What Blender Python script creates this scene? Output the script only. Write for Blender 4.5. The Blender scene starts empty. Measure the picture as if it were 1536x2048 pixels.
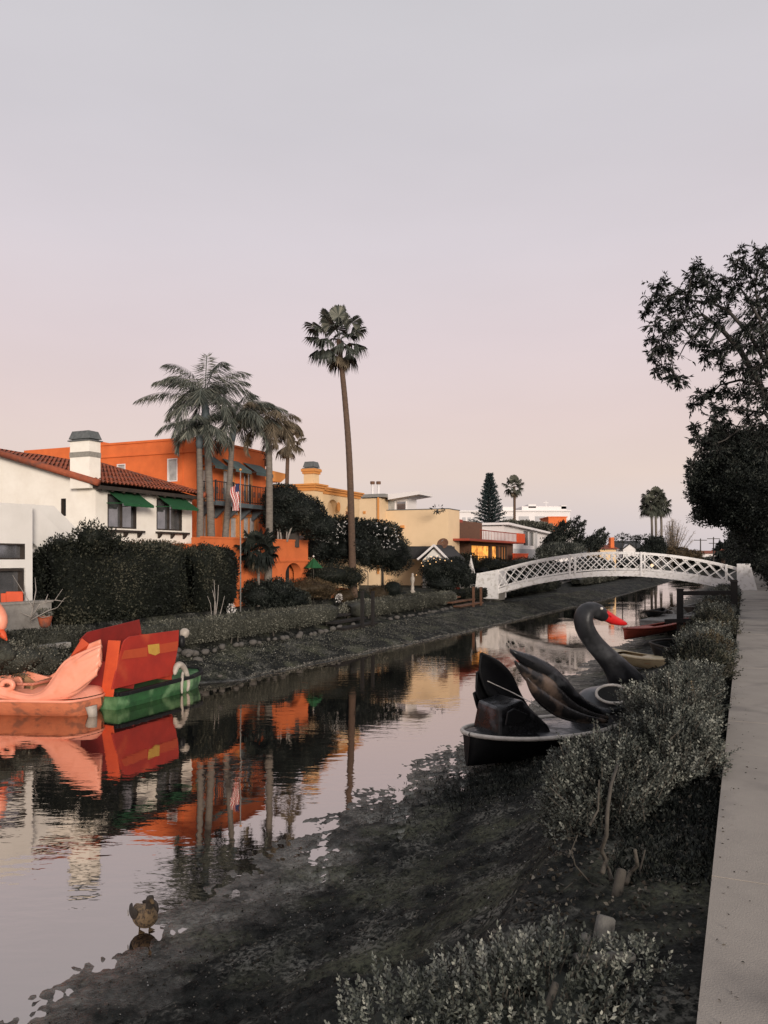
import bpy, bmesh, math, random
import numpy as np
from math import sin, cos, pi, radians as R
from mathutils import Vector, Matrix

SC = bpy.context.scene
# ---------------------------------------------------------------- camera, sky, sun
CAMZ = 3.0; FPX = 1600.0; HOR = 1115.0
cam_d = bpy.data.cameras.new('camera'); cam = bpy.data.objects.new('camera', cam_d)
SC.collection.objects.link(cam); SC.camera = cam
cam.location = (0, 0, CAMZ); cam.rotation_euler = (R(90), 0, 0)
cam_d.sensor_fit = 'HORIZONTAL'; cam_d.sensor_width = 36; cam_d.lens = 36*FPX/1536
cam_d.shift_y = (HOR-1024)/1536; cam_d.clip_start = .05; cam_d.clip_end = 9000
SC.view_settings.view_transform = 'Standard'; SC.view_settings.look = 'None'
SC.view_settings.exposure = 0; SC.view_settings.gamma = 1
SUN_EL = 9; SUN_AZ = (0.30, -0.95)
world = bpy.data.worlds.new('World'); SC.world = world; world.use_nodes = True
nt = world.node_tree; nt.nodes.clear()
wo = nt.nodes.new('ShaderNodeOutputWorld'); bg = nt.nodes.new('ShaderNodeBackground')
tc = nt.nodes.new('ShaderNodeTexCoord'); sx = nt.nodes.new('ShaderNodeSeparateXYZ')
rmp = nt.nodes.new('ShaderNodeValToRGB'); sky = nt.nodes.new('ShaderNodeTexSky')
sky.sky_type = 'NISHITA'; sky.sun_disc = False; sky.sun_elevation = R(SUN_EL)
sky.sun_rotation = math.atan2(SUN_AZ[0], SUN_AZ[1])
mxs = nt.nodes.new('ShaderNodeMix'); mxs.data_type = 'RGBA'; mxs.inputs[0].default_value = .9
skm = nt.nodes.new('ShaderNodeMix'); skm.data_type = 'RGBA'; skm.blend_type = 'MULTIPLY'; skm.inputs[0].default_value = 1
skm.inputs[7].default_value = (.1, .1, .1, 1)
def lin(c): return tuple((x/255/12.92 if x/255 <= .04045 else ((x/255+.055)/1.055)**2.4) for x in c)
stops = [(0.0, (212, 204, 209)), (.03, (220, 208, 211)), (.10, (235, 213, 204)), (.17, (234, 212, 208)),
         (.26, (231, 214, 216)), (.36, (225, 215, 220)), (.46, (217, 211, 216)), (.60, (210, 207, 211)), (1.0, (186, 188, 194))]
cr = rmp.color_ramp
while len(cr.elements) < len(stops): cr.elements.new(.5)
for e, (p, c) in zip(cr.elements, stops): e.position = p; e.color = (*lin(c), 1)
L = nt.links.new
L(tc.outputs['Generated'], sx.inputs[0]); L(sx.outputs['Z'], rmp.inputs[0])
L(sky.outputs[0], skm.inputs[6]); L(skm.outputs[2], mxs.inputs[6]); L(rmp.outputs[0], mxs.inputs[7])
hz = nt.nodes.new('ShaderNodeTexNoise'); hz.inputs['Scale'].default_value = 2.2; hz.inputs['Detail'].default_value = 4
hm = nt.nodes.new('ShaderNodeMapping'); hm.inputs['Scale'].default_value = (1, 1, 3.5); hr = nt.nodes.new('ShaderNodeMapRange')
hr.inputs[1].default_value = .3; hr.inputs[2].default_value = .7; hr.inputs[3].default_value = .965; hr.inputs[4].default_value = 1.03   # faint uneven dusk haze
hv = nt.nodes.new('ShaderNodeVectorMath'); hv.operation = 'SCALE'
L(tc.outputs['Generated'], hm.inputs[0]); L(hm.outputs[0], hz.inputs['Vector']); L(hz.outputs[0], hr.inputs[0]); L(mxs.outputs[2], hv.inputs[0]); L(hr.outputs[0], hv.inputs['Scale']); L(hv.outputs[0], bg.inputs[0]); bg.inputs[1].default_value = 1.0; L(bg.outputs[0], wo.inputs[0])
sl = bpy.data.lights.new('sun', 'SUN'); so = bpy.data.objects.new('sun', sl); SC.collection.objects.link(so)
sl.energy = 3.3; sl.angle = R(14); sl.color = (1.0, .90, .80)
sv = Vector((SUN_AZ[0]*cos(R(SUN_EL)), SUN_AZ[1]*cos(R(SUN_EL)), sin(R(SUN_EL)))).normalized()
so.rotation_euler = sv.to_track_quat('Z', 'Y').to_euler()

# ---------------------------------------------------------------- canal frame and photo-to-world helpers
X0, Y0 = 1.07, 2.74
UA, UB = 0.4113, 0.9115                    # canal direction; s runs along it, t across it to the far bank
def W(s, t, z=0): return Vector((X0+UA*s-UB*t, Y0+UB*s+UA*t, z))
def Dp(px, py, d): return Vector(((px-768)/FPX*d, d, CAMZ-(py-HOR)/FPX*d))
def ST(v): x = v[0]-X0; y = v[1]-Y0; return (x*UA+y*UB, -x*UB+y*UA)
def onT(px, py, T):
    k = (px-768)/FPX; d = (T-(X0*UB-Y0*UA))/(UA-UB*k); s, _ = ST((k*d, d)); return s, CAMZ-(py-HOR)/FPX*d
def onS(px, py, S):
    k = (px-768)/FPX; d = (S+X0*UA+Y0*UB)/(UA*k+UB); _, t = ST((k*d, d)); return t, CAMZ-(py-HOR)/FPX*d
def dd(px, T): return (T+.1513)/(UA-UB*(px-768)/FPX)     # camera depth at which photo column px meets the line t=T
def onZ(px, py, z): d = (CAMZ-z)*FPX/(py-HOR); return Vector(((px-768)/FPX*d, d, z))
ROT_C = math.atan2(UB, UA)                 # heading of the canal

rng = np.random.default_rng(7); random.seed(7)
# ---------------------------------------------------------------- materials
def newmat(name):
    m = bpy.data.materials.new(name); m.use_nodes = True; n = m.node_tree.nodes; b = n['Principled BSDF']; return m, m.node_tree, b
def pmat(name, c1, c2=None, scale=4, rough=.8, bump=.0, bscale=40, metal=0, spec=.4, lo=.35, hi=.7, detail=8, coat=0, rough2=None, stretch=None, c3=None, s3=1.5):
    m, t, b = newmat(name); n = t.nodes; l = t.links.new
    c2 = c2 or tuple(x*.8 for x in c1)
    tc = n.new('ShaderNodeTexCoord'); src = tc.outputs['Object']
    if stretch:
        mp = n.new('ShaderNodeMapping'); mp.inputs['Scale'].default_value = stretch; l(src, mp.inputs[0]); src = mp.outputs[0]
    nz = n.new('ShaderNodeTexNoise'); nz.inputs['Scale'].default_value = scale; nz.inputs['Detail'].default_value = detail; nz.inputs['Roughness'].default_value = .65
    l(src, nz.inputs['Vector'])
    mr = n.new('ShaderNodeMapRange'); mr.inputs[1].default_value = lo; mr.inputs[2].default_value = hi; l(nz.outputs[0], mr.inputs[0])
    mx = n.new('ShaderNodeMix'); mx.data_type = 'RGBA'; mx.inputs[6].default_value = (*c1, 1); mx.inputs[7].default_value = (*c2, 1); l(mr.outputs[0], mx.inputs[0])
    out = mx.outputs[2]
    if c3:
        n3 = n.new('ShaderNodeTexNoise'); n3.inputs['Scale'].default_value = s3; n3.inputs['Detail'].default_value = 6; l(src, n3.inputs['Vector'])
        r3 = n.new('ShaderNodeMapRange'); r3.inputs[1].default_value = .52; r3.inputs[2].default_value = .66; l(n3.outputs[0], r3.inputs[0])
        m3 = n.new('ShaderNodeMix'); m3.data_type = 'RGBA'; m3.inputs[7].default_value = (*c3, 1); l(out, m3.inputs[6]); l(r3.outputs[0], m3.inputs[0]); out = m3.outputs[2]
    l(out, b.inputs['Base Color'])
    b.inputs['Roughness'].default_value = rough; b.inputs['Metallic'].default_value = metal; b.inputs['Specular IOR Level'].default_value = spec
    b.inputs['Coat Weight'].default_value = coat
    if rough2 is not None:
        rr = n.new('ShaderNodeMapRange'); rr.inputs[3].default_value = rough; rr.inputs[4].default_value = rough2; rr.inputs[1].default_value = .45; rr.inputs[2].default_value = .6
        l(nz.outputs[0], rr.inputs[0]); l(rr.outputs[0], b.inputs['Roughness'])
    if bump:
        nb = n.new('ShaderNodeTexNoise'); nb.inputs['Scale'].default_value = bscale; nb.inputs['Detail'].default_value = 5; l(src, nb.inputs['Vector'])
        bp = n.new('ShaderNodeBump'); bp.inputs['Strength'].default_value = bump; bp.inputs['Distance'].default_value = .02; l(nb.outputs[0], bp.inputs['Height']); l(bp.outputs[0], b.inputs['Normal'])
    return m
def fmat(name, cols, rough=.6, spec=.15, trans=.0):
    m, t, b = newmat(name); n = t.nodes; l = t.links.new
    at = n.new('ShaderNodeAttribute'); at.attribute_name = 'v'
    rp = n.new('ShaderNodeValToRGB'); e = rp.color_ramp
    while len(e.elements) < len(cols): e.elements.new(.5)
    for i, c in enumerate(cols): e.elements[i].position = i/(len(cols)-1); e.elements[i].color = (*c, 1)
    l(at.outputs['Fac'], rp.inputs[0]); l(rp.outputs[0], b.inputs['Base Color'])
    b.inputs['Roughness'].default_value = rough; b.inputs['Specular IOR Level'].default_value = spec
    return m
def litmat():
    m = pmat('lit_room', (1.0, .46, .09), (.30, .09, .02), 2.2, .8, lo=.40, hi=.62); b = m.node_tree.nodes['Principled BSDF']; m.node_tree.links.new(b.inputs['Base Color'].links[0].from_socket, b.inputs['Emission Color']); b.inputs['Emission Strength'].default_value = 1.0; return m
def emat(name, c, strength):
    m, t, b = newmat(name); b.inputs['Base Color'].default_value = (*c, 1); b.inputs['Emission Color'].default_value = (*c, 1); b.inputs['Emission Strength'].default_value = strength; return m

M = {}
M['white'] = pmat('white_stucco', (.86, .81, .72), (.76, .70, .61), 1.7, .9, .25, 60)
M['white2'] = pmat('pale_stucco', (.76, .73, .68), (.68, .65, .60), 1.2, .9, .2, 60)
M['orange'] = pmat('orange_stucco', (.72, .165, .042), (.56, .122, .032), 1.7, .85, .25, 50)
M['orange2'] = pmat('orange_terrace', (.66, .16, .045), (.50, .12, .035), 1.4, .85, .25, 50)
M['yellow'] = pmat('yellow_stucco', (.76, .54, .31), (.68, .48, .27), 1.0, .9, .2, 50)
M['ochre'] = pmat('ochre_trim', (.66, .28, .075), (.54, .22, .06), 2, .85, .15, 40)
M['beige'] = pmat('beige_stucco', (.72, .53, .33), (.65, .475, .29), .8, .9, .15, 50)
M['tile'] = pmat('roof_tile', (.34, .085, .035), (.20, .05, .025), 7, .8, .4, 30, c3=(.12, .06, .045), s3=3)
M['dark'] = pmat('dark_wood', (.045, .033, .025), (.02, .016, .013), 6, .7, .3, 30)
M['brown'] = pmat('brown_wood', (.16, .075, .04), (.08, .04, .025), 8, .7, .3, 30)
M['woodframe'] = pmat('orange_wood_frame', (.55, .22, .07), (.40, .15, .05), 8, .5)
M['grey'] = pmat('grey_wood', (.26, .25, .235), (.15, .145, .135), 6, .85, .3, 30, stretch=(1, 1, 4))
M['lead'] = pmat('weathered_metal_cap', (.16, .17, .165), (.085, .09, .09), 9, .55, .2, 20, metal=.3)
M['stone'] = pmat('limestone_band', (.30, .28, .24), (.2, .185, .16), 14, .9, .3, 30)
M['iron'] = pmat('black_iron', (.02, .021, .022), (.012, .012, .013), 8, .5)
M['bluegrey'] = pmat('blue_grey_paint', (.10, .125, .135), (.065, .08, .09), 5, .7, .1)
M['awning'] = pmat('grey_green_awning', (.085, .125, .12), (.06, .09, .088), 3, .8)
M['green'] = pmat('green_awning', (.012, .085, .028), (.008, .06, .02), 3, .85)
M['glass'] = pmat('window_glass', (.34, .34, .35), (.22, .225, .23), 3, .05, spec=1.0, metal=.75)
M['glassl'] = pmat('curtained_glass', (.42, .42, .40), (.25, .25, .245), 5, .15, spec=.8, coat=.3)
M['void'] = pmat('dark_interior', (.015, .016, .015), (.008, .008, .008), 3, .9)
M['bridge'] = pmat('white_painted_timber', (.86, .83, .80), (.78, .75, .72), 2, .7, .15, 30, c3=(.62, .585, .54), s3=6)
M['concrete'] = pmat('path_concrete', (.34, .302, .26), (.265, .235, .205), 1.6, .9, .25, 120, c3=(.185, .165, .148), s3=1.1)
M['kerb'] = pmat('kerb_concrete', (.33, .31, .28), (.2, .185, .165), 5, .9, .3, 50)
M['trunk'] = pmat('palm_trunk', (.19, .165, .14), (.10, .085, .07), 5, .9, .5, 18, stretch=(1, 1, 5))
M['trunk2'] = pmat('brown_palm_trunk', (.125, .078, .052), (.065, .042, .03), 6, .9, .6, 16, stretch=(1, 1, 5))
M['bark'] = pmat('dark_bark', (.055, .048, .042), (.025, .022, .02), 8, .9, .5, 25)
M['palebark'] = pmat('pale_bark', (.32, .29, .26), (.2, .175, .155), 8, .9, .4, 25)
M['stake'] = pmat('weathered_stake', (.16, .152, .135), (.08, .075, .066), 14, .9, .5, 40)
M['greybark'] = pmat('grey_stem', (.085, .074, .06), (.04, .035, .028), 10, .9, .4, 30)
M['rock'] = pmat('rounded_rock', (.12, .11, .098), (.06, .055, .05), 7, .9, .4, 20)
M['blackwood'] = pmat('tarred_timber', (.016, .013, .011), (.007, .006, .006), 6, .8, .3, 30)
M['red'] = pmat('red_painted_panel', (.37, .026, .013), (.26, .018, .010), 2.2, .6, .15, 14, c3=(.44, .062, .022), s3=1.3)
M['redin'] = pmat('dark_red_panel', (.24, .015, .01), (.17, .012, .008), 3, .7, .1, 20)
M['orred'] = pmat('orange_red_panel', (.62, .085, .022), (.5, .06, .018), 3, .6, .1, 20)
M['tape'] = pmat('yellow_patch', (.5, .3, .05), (.42, .22, .04), 8, .6)
M['hullgreen'] = pmat('green_hull', (.026, .115, .034), (.012, .05, .018), 4, .5, .15, 20, c3=(.17, .31, .15), s3=1.6)
M['blackp'] = pmat('black_paint', (.010, .0105, .011), (.005, .005, .006), 5, .5, .15, 12, spec=.25)
M['blackw'] = pmat('worn_black_with_highlights', (.012, .0125, .014), (.005, .005, .006), 4, .18, .35, 7, c3=(.075, .078, .084), s3=3.2, rough2=.5)  # grey patches: wear, plus highlights of the glossy facets put into the colour
M['feather'] = pmat('worn_brown_black_paint', (.03, .027, .026), (.010, .010, .010), 5, .26, .4, 9, c3=(.17, .12, .09), s3=3.0)
M['silver'] = pmat('dull_grey_and_edge_highlight', (.10, .104, .112), (.05, .052, .056), 6, .35, .3, 9, c3=(.02, .02, .022), s3=4)  # grey of the bow hump; on the feather edges it paints a highlight
M['rim'] = pmat('worn_white_rim', (.70, .65, .58), (.42, .39, .35), 9, .6)
M['beak'] = pmat('red_beak', (.55, .018, .018), (.42, .012, .014), 6, .35)
M['pink'] = pmat('salmon_pink_fibreglass', (.82, .33, .22), (.76, .28, .18), 2.5, .42, .12, 8, c3=(.70, .25, .15), s3=3)
M['pinkhull'] = pmat('dirty_salmon_hull', (.66, .21, .10), (.50, .15, .075), 4, .5, .1, 12, c3=(.32, .12, .07), s3=5)
M['tan'] = pmat('tan_cockpit', (.36, .20, .10), (.22, .12, .06), 6, .7)
M['whitep'] = pmat('dirty_white_plastic', (.46, .41, .35), (.26, .225, .19), 6, .6, .1, 12)
M['rust'] = pmat('rust_red_paint', (.36, .06, .032), (.22, .04, .022), 6, .6, .2, 20)
M['kayak'] = pmat('yellowed_kayak', (.52, .43, .27), (.38, .30, .17), 4, .45)
M['lit'] = litmat()
M['litdim'] = emat('dim_lit_window', (.55, .2, .05), .55)
M['bulb'] = emat('warm_bulb', (1.0, .60, .28), 1.6)
M['flagred'] = pmat('flag_red', (.42, .03, .03), None, 5, .8)
M['flagwhite'] = pmat('flag_white', (.7, .62, .58), None, 5, .8)
M['flagblue'] = pmat('flag_blue', (.02, .03, .09), None, 5, .8)
M['slate'] = pmat('dark_shingle', (.035, .034, .034), (.018, .018, .018), 14, .8, .3, 40)
M['canvas'] = pmat('white_canvas', (.74, .70, .66), (.62, .58, .54), 4, .9)
M['farwhite'] = pmat('far_white_wall', (.72, .68, .66), (.66, .62, .60), .3, .9)
M['fargrey'] = pmat('far_grey_wall', (.45, .44, .44), (.38, .37, .37), .3, .9)
M['duckbody'] = pmat('mottled_brown_feathers', (.26, .175, .095), (.06, .042, .03), 45, .8, .3, 60, lo=.45, hi=.6)
M['duckdark'] = pmat('dark_brown_feathers', (.07, .055, .042), (.03, .024, .02), 40, .8, .3, 60)
M['bill'] = pmat('dull_bill', (.16, .10, .04), None, 10, .5)
# foliage
M['f_dark'] = fmat('dark_glossy_leaves', [(.004, .005, .0045), (.014, .018, .015), (.065, .07, .058)])
M['f_hedge'] = fmat('dark_hedge_leaves', [(.005, .006, .005), (.018, .021, .015), (.085, .08, .056)])
M['f_brown'] = fmat('brownish_hedge_leaves', [(.022, .017, .010), (.065, .045, .025), (.12, .085, .045)])
M['f_grey'] = fmat('grey_green_leaves', [(.022, .023, .018), (.085, .085, .067), (.27, .26, .21)])
M['f_salt'] = fmat('silvery_saltbush_leaves', [(.013, .015, .013), (.058, .064, .055), (.24, .245, .21)])
M['f_saltb'] = fmat('olive_brown_leaves', [(.022, .018, .011), (.055, .044, .025), (.13, .105, .065)])
M['f_near'] = fmat('pale_sage_leaves', [(.026, .030, .025), (.10, .108, .09), (.33, .33, .28)])
M['f_palm'] = fmat('palm_leaflets', [(.022, .027, .023), (.075, .083, .070), (.27, .265, .215)])
M['f_palmb'] = fmat('dry_palm_leaflets', [(.05, .042, .03), (.12, .095, .065), (.24, .19, .13)])
M['f_fan'] = fmat('fan_palm_leaves', [(.03, .034, .026), (.07, .075, .058), (.17, .165, .13)])
M['f_pine'] = fmat('blue_green_needles', [(.012, .022, .024), (.03, .045, .046), (.07, .085, .08)])
M['f_bare'] = fmat('bare_twigs', [(.16, .12, .085), (.25, .19, .14), (.36, .28, .2)])
M['f_white'] = fmat('white_blossom', [(.5, .47, .45), (.68, .65, .62), (.8, .76, .74)])

# ---------------------------------------------------------------- object helpers
col = SC.collection
def tag(o, label=None, cat=None, group=None, kind=None):
    if label: o['label'] = label
    if cat: o['category'] = cat
    if group: o['group'] = group
    if kind: o['kind'] = kind
    return o
def thing(name, label, cat, loc=(0, 0, 0), rz=0, group=None):
    o = bpy.data.objects.new(name, None); col.objects.link(o); o.location = loc; o.rotation_euler = (0, 0, rz)
    o.empty_display_size = .2
    return tag(o, label, cat, group)
def rootloc(p):
    v = Vector((0, 0, 0))
    while p is not None: v += p.location; p = p.parent
    return v
class MB:
    def __init__(s, tr=None): s.v = []; s.f = []; s.mi = []; s.tr = tr
    def add(s, vs, fs, mi=0):
        b = len(s.v)
        for p in vs: s.v.append(tuple(s.tr(*p)) if s.tr else tuple(p))
        for f in fs: s.f.append(tuple(b+i for i in f)); s.mi.append(mi)
    def box(s, x0, x1, y0, y1, z0, z1, mi=0):
        if x0 > x1: x0, x1 = x1, x0
        if y0 > y1: y0, y1 = y1, y0
        if z0 > z1: z0, z1 = z1, z0
        s.add([(x0,y0,z0),(x1,y0,z0),(x1,y1,z0),(x0,y1,z0),(x0,y0,z1),(x1,y0,z1),(x1,y1,z1),(x0,y1,z1)],
              [(0,3,2,1),(4,5,6,7),(0,1,5,4),(1,2,6,5),(2,3,7,6),(3,0,4,7)], mi)
    def prism(s, pts, off, mi=0):              # polygon pts extruded by vector off
        n = len(pts); q = [tuple(Vector(p)+Vector(off)) for p in pts]
        s.add(list(pts)+q, [tuple(range(n))[::-1], tuple(range(n, 2*n))]+[(i, (i+1) % n, n+(i+1) % n, n+i) for i in range(n)], mi)
    def bar(s, a, b, w, h=None, up=(0, 0, 1), mi=0):
        h = h or w; a = Vector(a); b = Vector(b); d = (b-a).normalized(); u = Vector(up)
        if abs(d.dot(u)) > .98: u = Vector((1, 0, 0))
        sd = d.cross(u).normalized()*w/2; uu = sd.cross(d).normalized()*h/2
        vs = [a-sd-uu, a+sd-uu, a+sd+uu, a-sd+uu, b-sd-uu, b+sd-uu, b+sd+uu, b-sd+uu]
        s.add(vs, [(0,3,2,1)[::-1],(4,5,6,7)[::-1],(0,1,5,4)[::-1],(1,2,6,5)[::-1],(2,3,7,6)[::-1],(3,0,4,7)[::-1]], mi)
    def tube(s, pts, rad, n=8, mi=0, sq=(1, 1), cap=True):
        pts = [Vector(p) for p in pts]
        if not hasattr(rad, '__len__'): rad = [rad]*len(pts)
        up = Vector((0, 0, 1)); vs = []; N = len(pts); pu = None
        for i, p in enumerate(pts):
            d = (pts[min(i+1, N-1)]-pts[max(i-1, 0)]).normalized()
            if pu is None:
                r = Vector((0, 1, 0)) if abs(d.y) < .9 else Vector((1, 0, 0)); pu = (r-d*r.dot(d)).normalized()
            else: pu = (pu-d*pu.dot(d)).normalized()
            w = d.cross(pu); r = rad[i]; r1, r2 = (r if hasattr(r, '__len__') else (r*sq[0], r*sq[1]))
            for k in range(n): a = 2*pi*k/n; vs.append(p+pu*cos(a)*r1+w*sin(a)*r2)
        fs = [(i*n+k, i*n+(k+1) % n, (i+1)*n+(k+1) % n, (i+1)*n+k) for i in range(N-1) for k in range(n)]
        if cap: fs += [tuple(range(n))[::-1], tuple(range((N-1)*n, N*n))]
        s.add(vs, fs, mi)
    def lathe(s, c, prof, n=16, mi=0):
        vs = [(c[0]+r*cos(2*pi*k/n), c[1]+r*sin(2*pi*k/n), c[2]+z) for r, z in prof for k in range(n)]
        m = len(prof)
        fs = [(i*n+k, i*n+(k+1) % n, (i+1)*n+(k+1) % n, (i+1)*n+k) for i in range(m-1) for k in range(n)]
        fs += [tuple(range(n))[::-1], tuple(range((m-1)*n, m*n))]; s.add(vs, fs, mi)
    def grid(s, rows, mi=0, close=False, two=None):           # rows of points -> sheet ; two = thickness vector fn
        n = len(rows[0]); vs = [p for r in rows for p in r]
        s.add(vs, [(i*n+k, i*n+k+1, (i+1)*n+k+1, (i+1)*n+k) for i in range(len(rows)-1) for k in range(n-1)]+
              ([(i*n+n-1, i*n, (i+1)*n, (i+1)*n+n-1) for i in range(len(rows)-1)] if close else []), mi)
    def build(s, name, mat, parent=None, world=True, smooth=False, loc=None, solid=0, sub=0, bev=0):
        me = bpy.data.meshes.new(name); off = Vector((0, 0, 0))
        if world: off = rootloc(parent) if parent else Vector(loc or (0, 0, 0))
        me.from_pydata([tuple(Vector(p)-off) for p in s.v], [], s.f)
        for m in (mat if isinstance(mat, (list, tuple)) else [mat]): me.materials.append(M[m] if isinstance(m, str) else m)
        me.polygons.foreach_set('material_index', s.mi)
        if smooth is True: me.polygons.foreach_set('use_smooth', [True]*len(s.f))
        me.update(); o = bpy.data.objects.new(name, me); col.objects.link(o)
        if smooth and smooth is not True: me.shade_auto = None if False else None
        if parent: o.parent = parent
        elif loc is not None: o.location = loc
        if solid:
            md = o.modifiers.new('solid', 'SOLIDIFY'); md.thickness = solid; md.offset = 0
        if bev:
            md = o.modifiers.new('bevel', 'BEVEL'); md.width = bev; md.segments = 2; md.limit_method = 'ANGLE'
        if sub:
            md = o.modifiers.new('sub', 'SUBSURF'); md.levels = sub; md.render_levels = sub
        return o
def copy_tree(o, parent=None, loc=None, rz=None, label=None, group=None):
    c = o.copy(); col.objects.link(c)
    if parent: c.parent = parent
    if loc is not None: c.location = loc
    if rz is not None: c.rotation_euler = (0, 0, rz)
    if label: c['label'] = label
    if group: c['group'] = group
    for ch in [x for x in SC.objects if x.parent == o]: copy_tree(ch, c)
    return c

def wn(P, f, seed=0):                      # smooth pseudo noise -1..1 on (N,3)
    r = np.random.default_rng(seed); o = np.zeros(len(P))
    for k in range(5):
        d = r.normal(size=3); d /= np.linalg.norm(d); o += np.sin((P@d)*f*(1+.45*k)*2+r.uniform(0, 6.28)) / (1+.3*k)
    return o/3
class FB:                                  # foliage builder: quads with a per-face value
    def __init__(s, seed=0): s.V = []; s.F = []; s.a = []; s.n = 0; s.r = np.random.default_rng(seed+11)
    def quads(s, V, F, a): s.V.append(V); s.F.append(F+s.n); s.a.append(a); s.n += len(V)
    def leaf(s, P, D, L, Wd, a=None, fold=.25):
        N = len(P); D = D/np.maximum(np.linalg.norm(D, axis=1, keepdims=True), 1e-6)
        S = np.cross(D, s.r.normal(size=(N, 3))); S /= np.maximum(np.linalg.norm(S, axis=1, keepdims=True), 1e-6); Nn = np.cross(S, D)
        L = np.broadcast_to(L, N)[:, None]*s.r.uniform(.65, 1.2, (N, 1)); Wd = np.broadcast_to(Wd, N)[:, None]*s.r.uniform(.7, 1.2, (N, 1))
        V = np.stack([P, P+D*L*.45+S*Wd/2+Nn*Wd*fold, P+D*L, P+D*L*.45-S*Wd/2+Nn*Wd*fold], 1).reshape(-1, 3)
        s.quads(V, np.arange(4*N).reshape(N, 4), s.r.uniform(0, 1, N)**1.3 if a is None else a)
    def sphere(s, c, rad, amp=.12, f=2, seed=0, nu=20, nv=12, a=.25):
        u = np.linspace(0, 2*pi, nu, endpoint=False); v = np.linspace(.12, pi-.12, nv)
        U, Vv = np.meshgrid(u, v); d = np.stack([np.cos(U)*np.sin(Vv), np.sin(U)*np.sin(Vv), np.cos(Vv)], -1).reshape(-1, 3)
        P = d*np.array(rad)*(1+amp*wn(d, f, seed))[:, None]+np.array(c)
        F = np.array([(i*nu+k, i*nu+(k+1) % nu, (i+1)*nu+(k+1) % nu, (i+1)*nu+k) for i in range(nv-1) for k in range(nu)])
        s.quads(P, F, np.full(len(F), a))
    def blob(s, c, rad, n, L, Wd, amp=.15, f=2, seed=0, core=.8, up=.3, spread=.16, out=.8):
        d = s.r.normal(size=(n, 3)); d /= np.linalg.norm(d, axis=1, keepdims=True)
        k = (1+amp*wn(d, f, seed)+amp*.6*wn(d, f*3, seed+5))*(1-np.abs(s.r.normal(0, spread, n))*.9+spread*.35)
        P = d*np.array(rad)*k[:, None]+np.array(c)
        D = d*out+s.r.normal(size=(n, 3))*.7+np.array((0, 0, up)); tone = np.clip(.45+.4*wn(P, 2.2/max(rad), seed+9)+s.r.normal(0, .17, n), 0, 1)
        s.leaf(P, D, L, Wd, tone)
        if core: s.sphere(c, [x*core for x in rad], amp, f, seed)
    def build(s, name, mat, parent=None, loc=None):
        V = np.concatenate(s.V); F = np.concatenate(s.F).astype(np.int32); a = np.concatenate(s.a).astype(np.float32)
        off = rootloc(parent) if parent else Vector(loc or (0, 0, 0)); V = V-np.array(off)
        me = bpy.data.meshes.new(name); me.vertices.add(len(V)); me.vertices.foreach_set('co', V.astype(np.float32).ravel())
        me.loops.add(F.size); me.loops.foreach_set('vertex_index', F.ravel()); me.polygons.add(len(F))
        me.polygons.foreach_set('loop_start', np.arange(0, F.size, 4, dtype=np.int32)); me.polygons.foreach_set('loop_total', np.full(len(F), 4, dtype=np.int32))
        at = me.attributes.new('v', 'FLOAT', 'FACE'); at.data.foreach_set('value', a)
        me.materials.append(M[mat]); me.update(calc_edges=True); o = bpy.data.objects.new(name, me); col.objects.link(o)
        if parent: o.parent = parent
        elif loc is not None: o.location = loc
        return o

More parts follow.
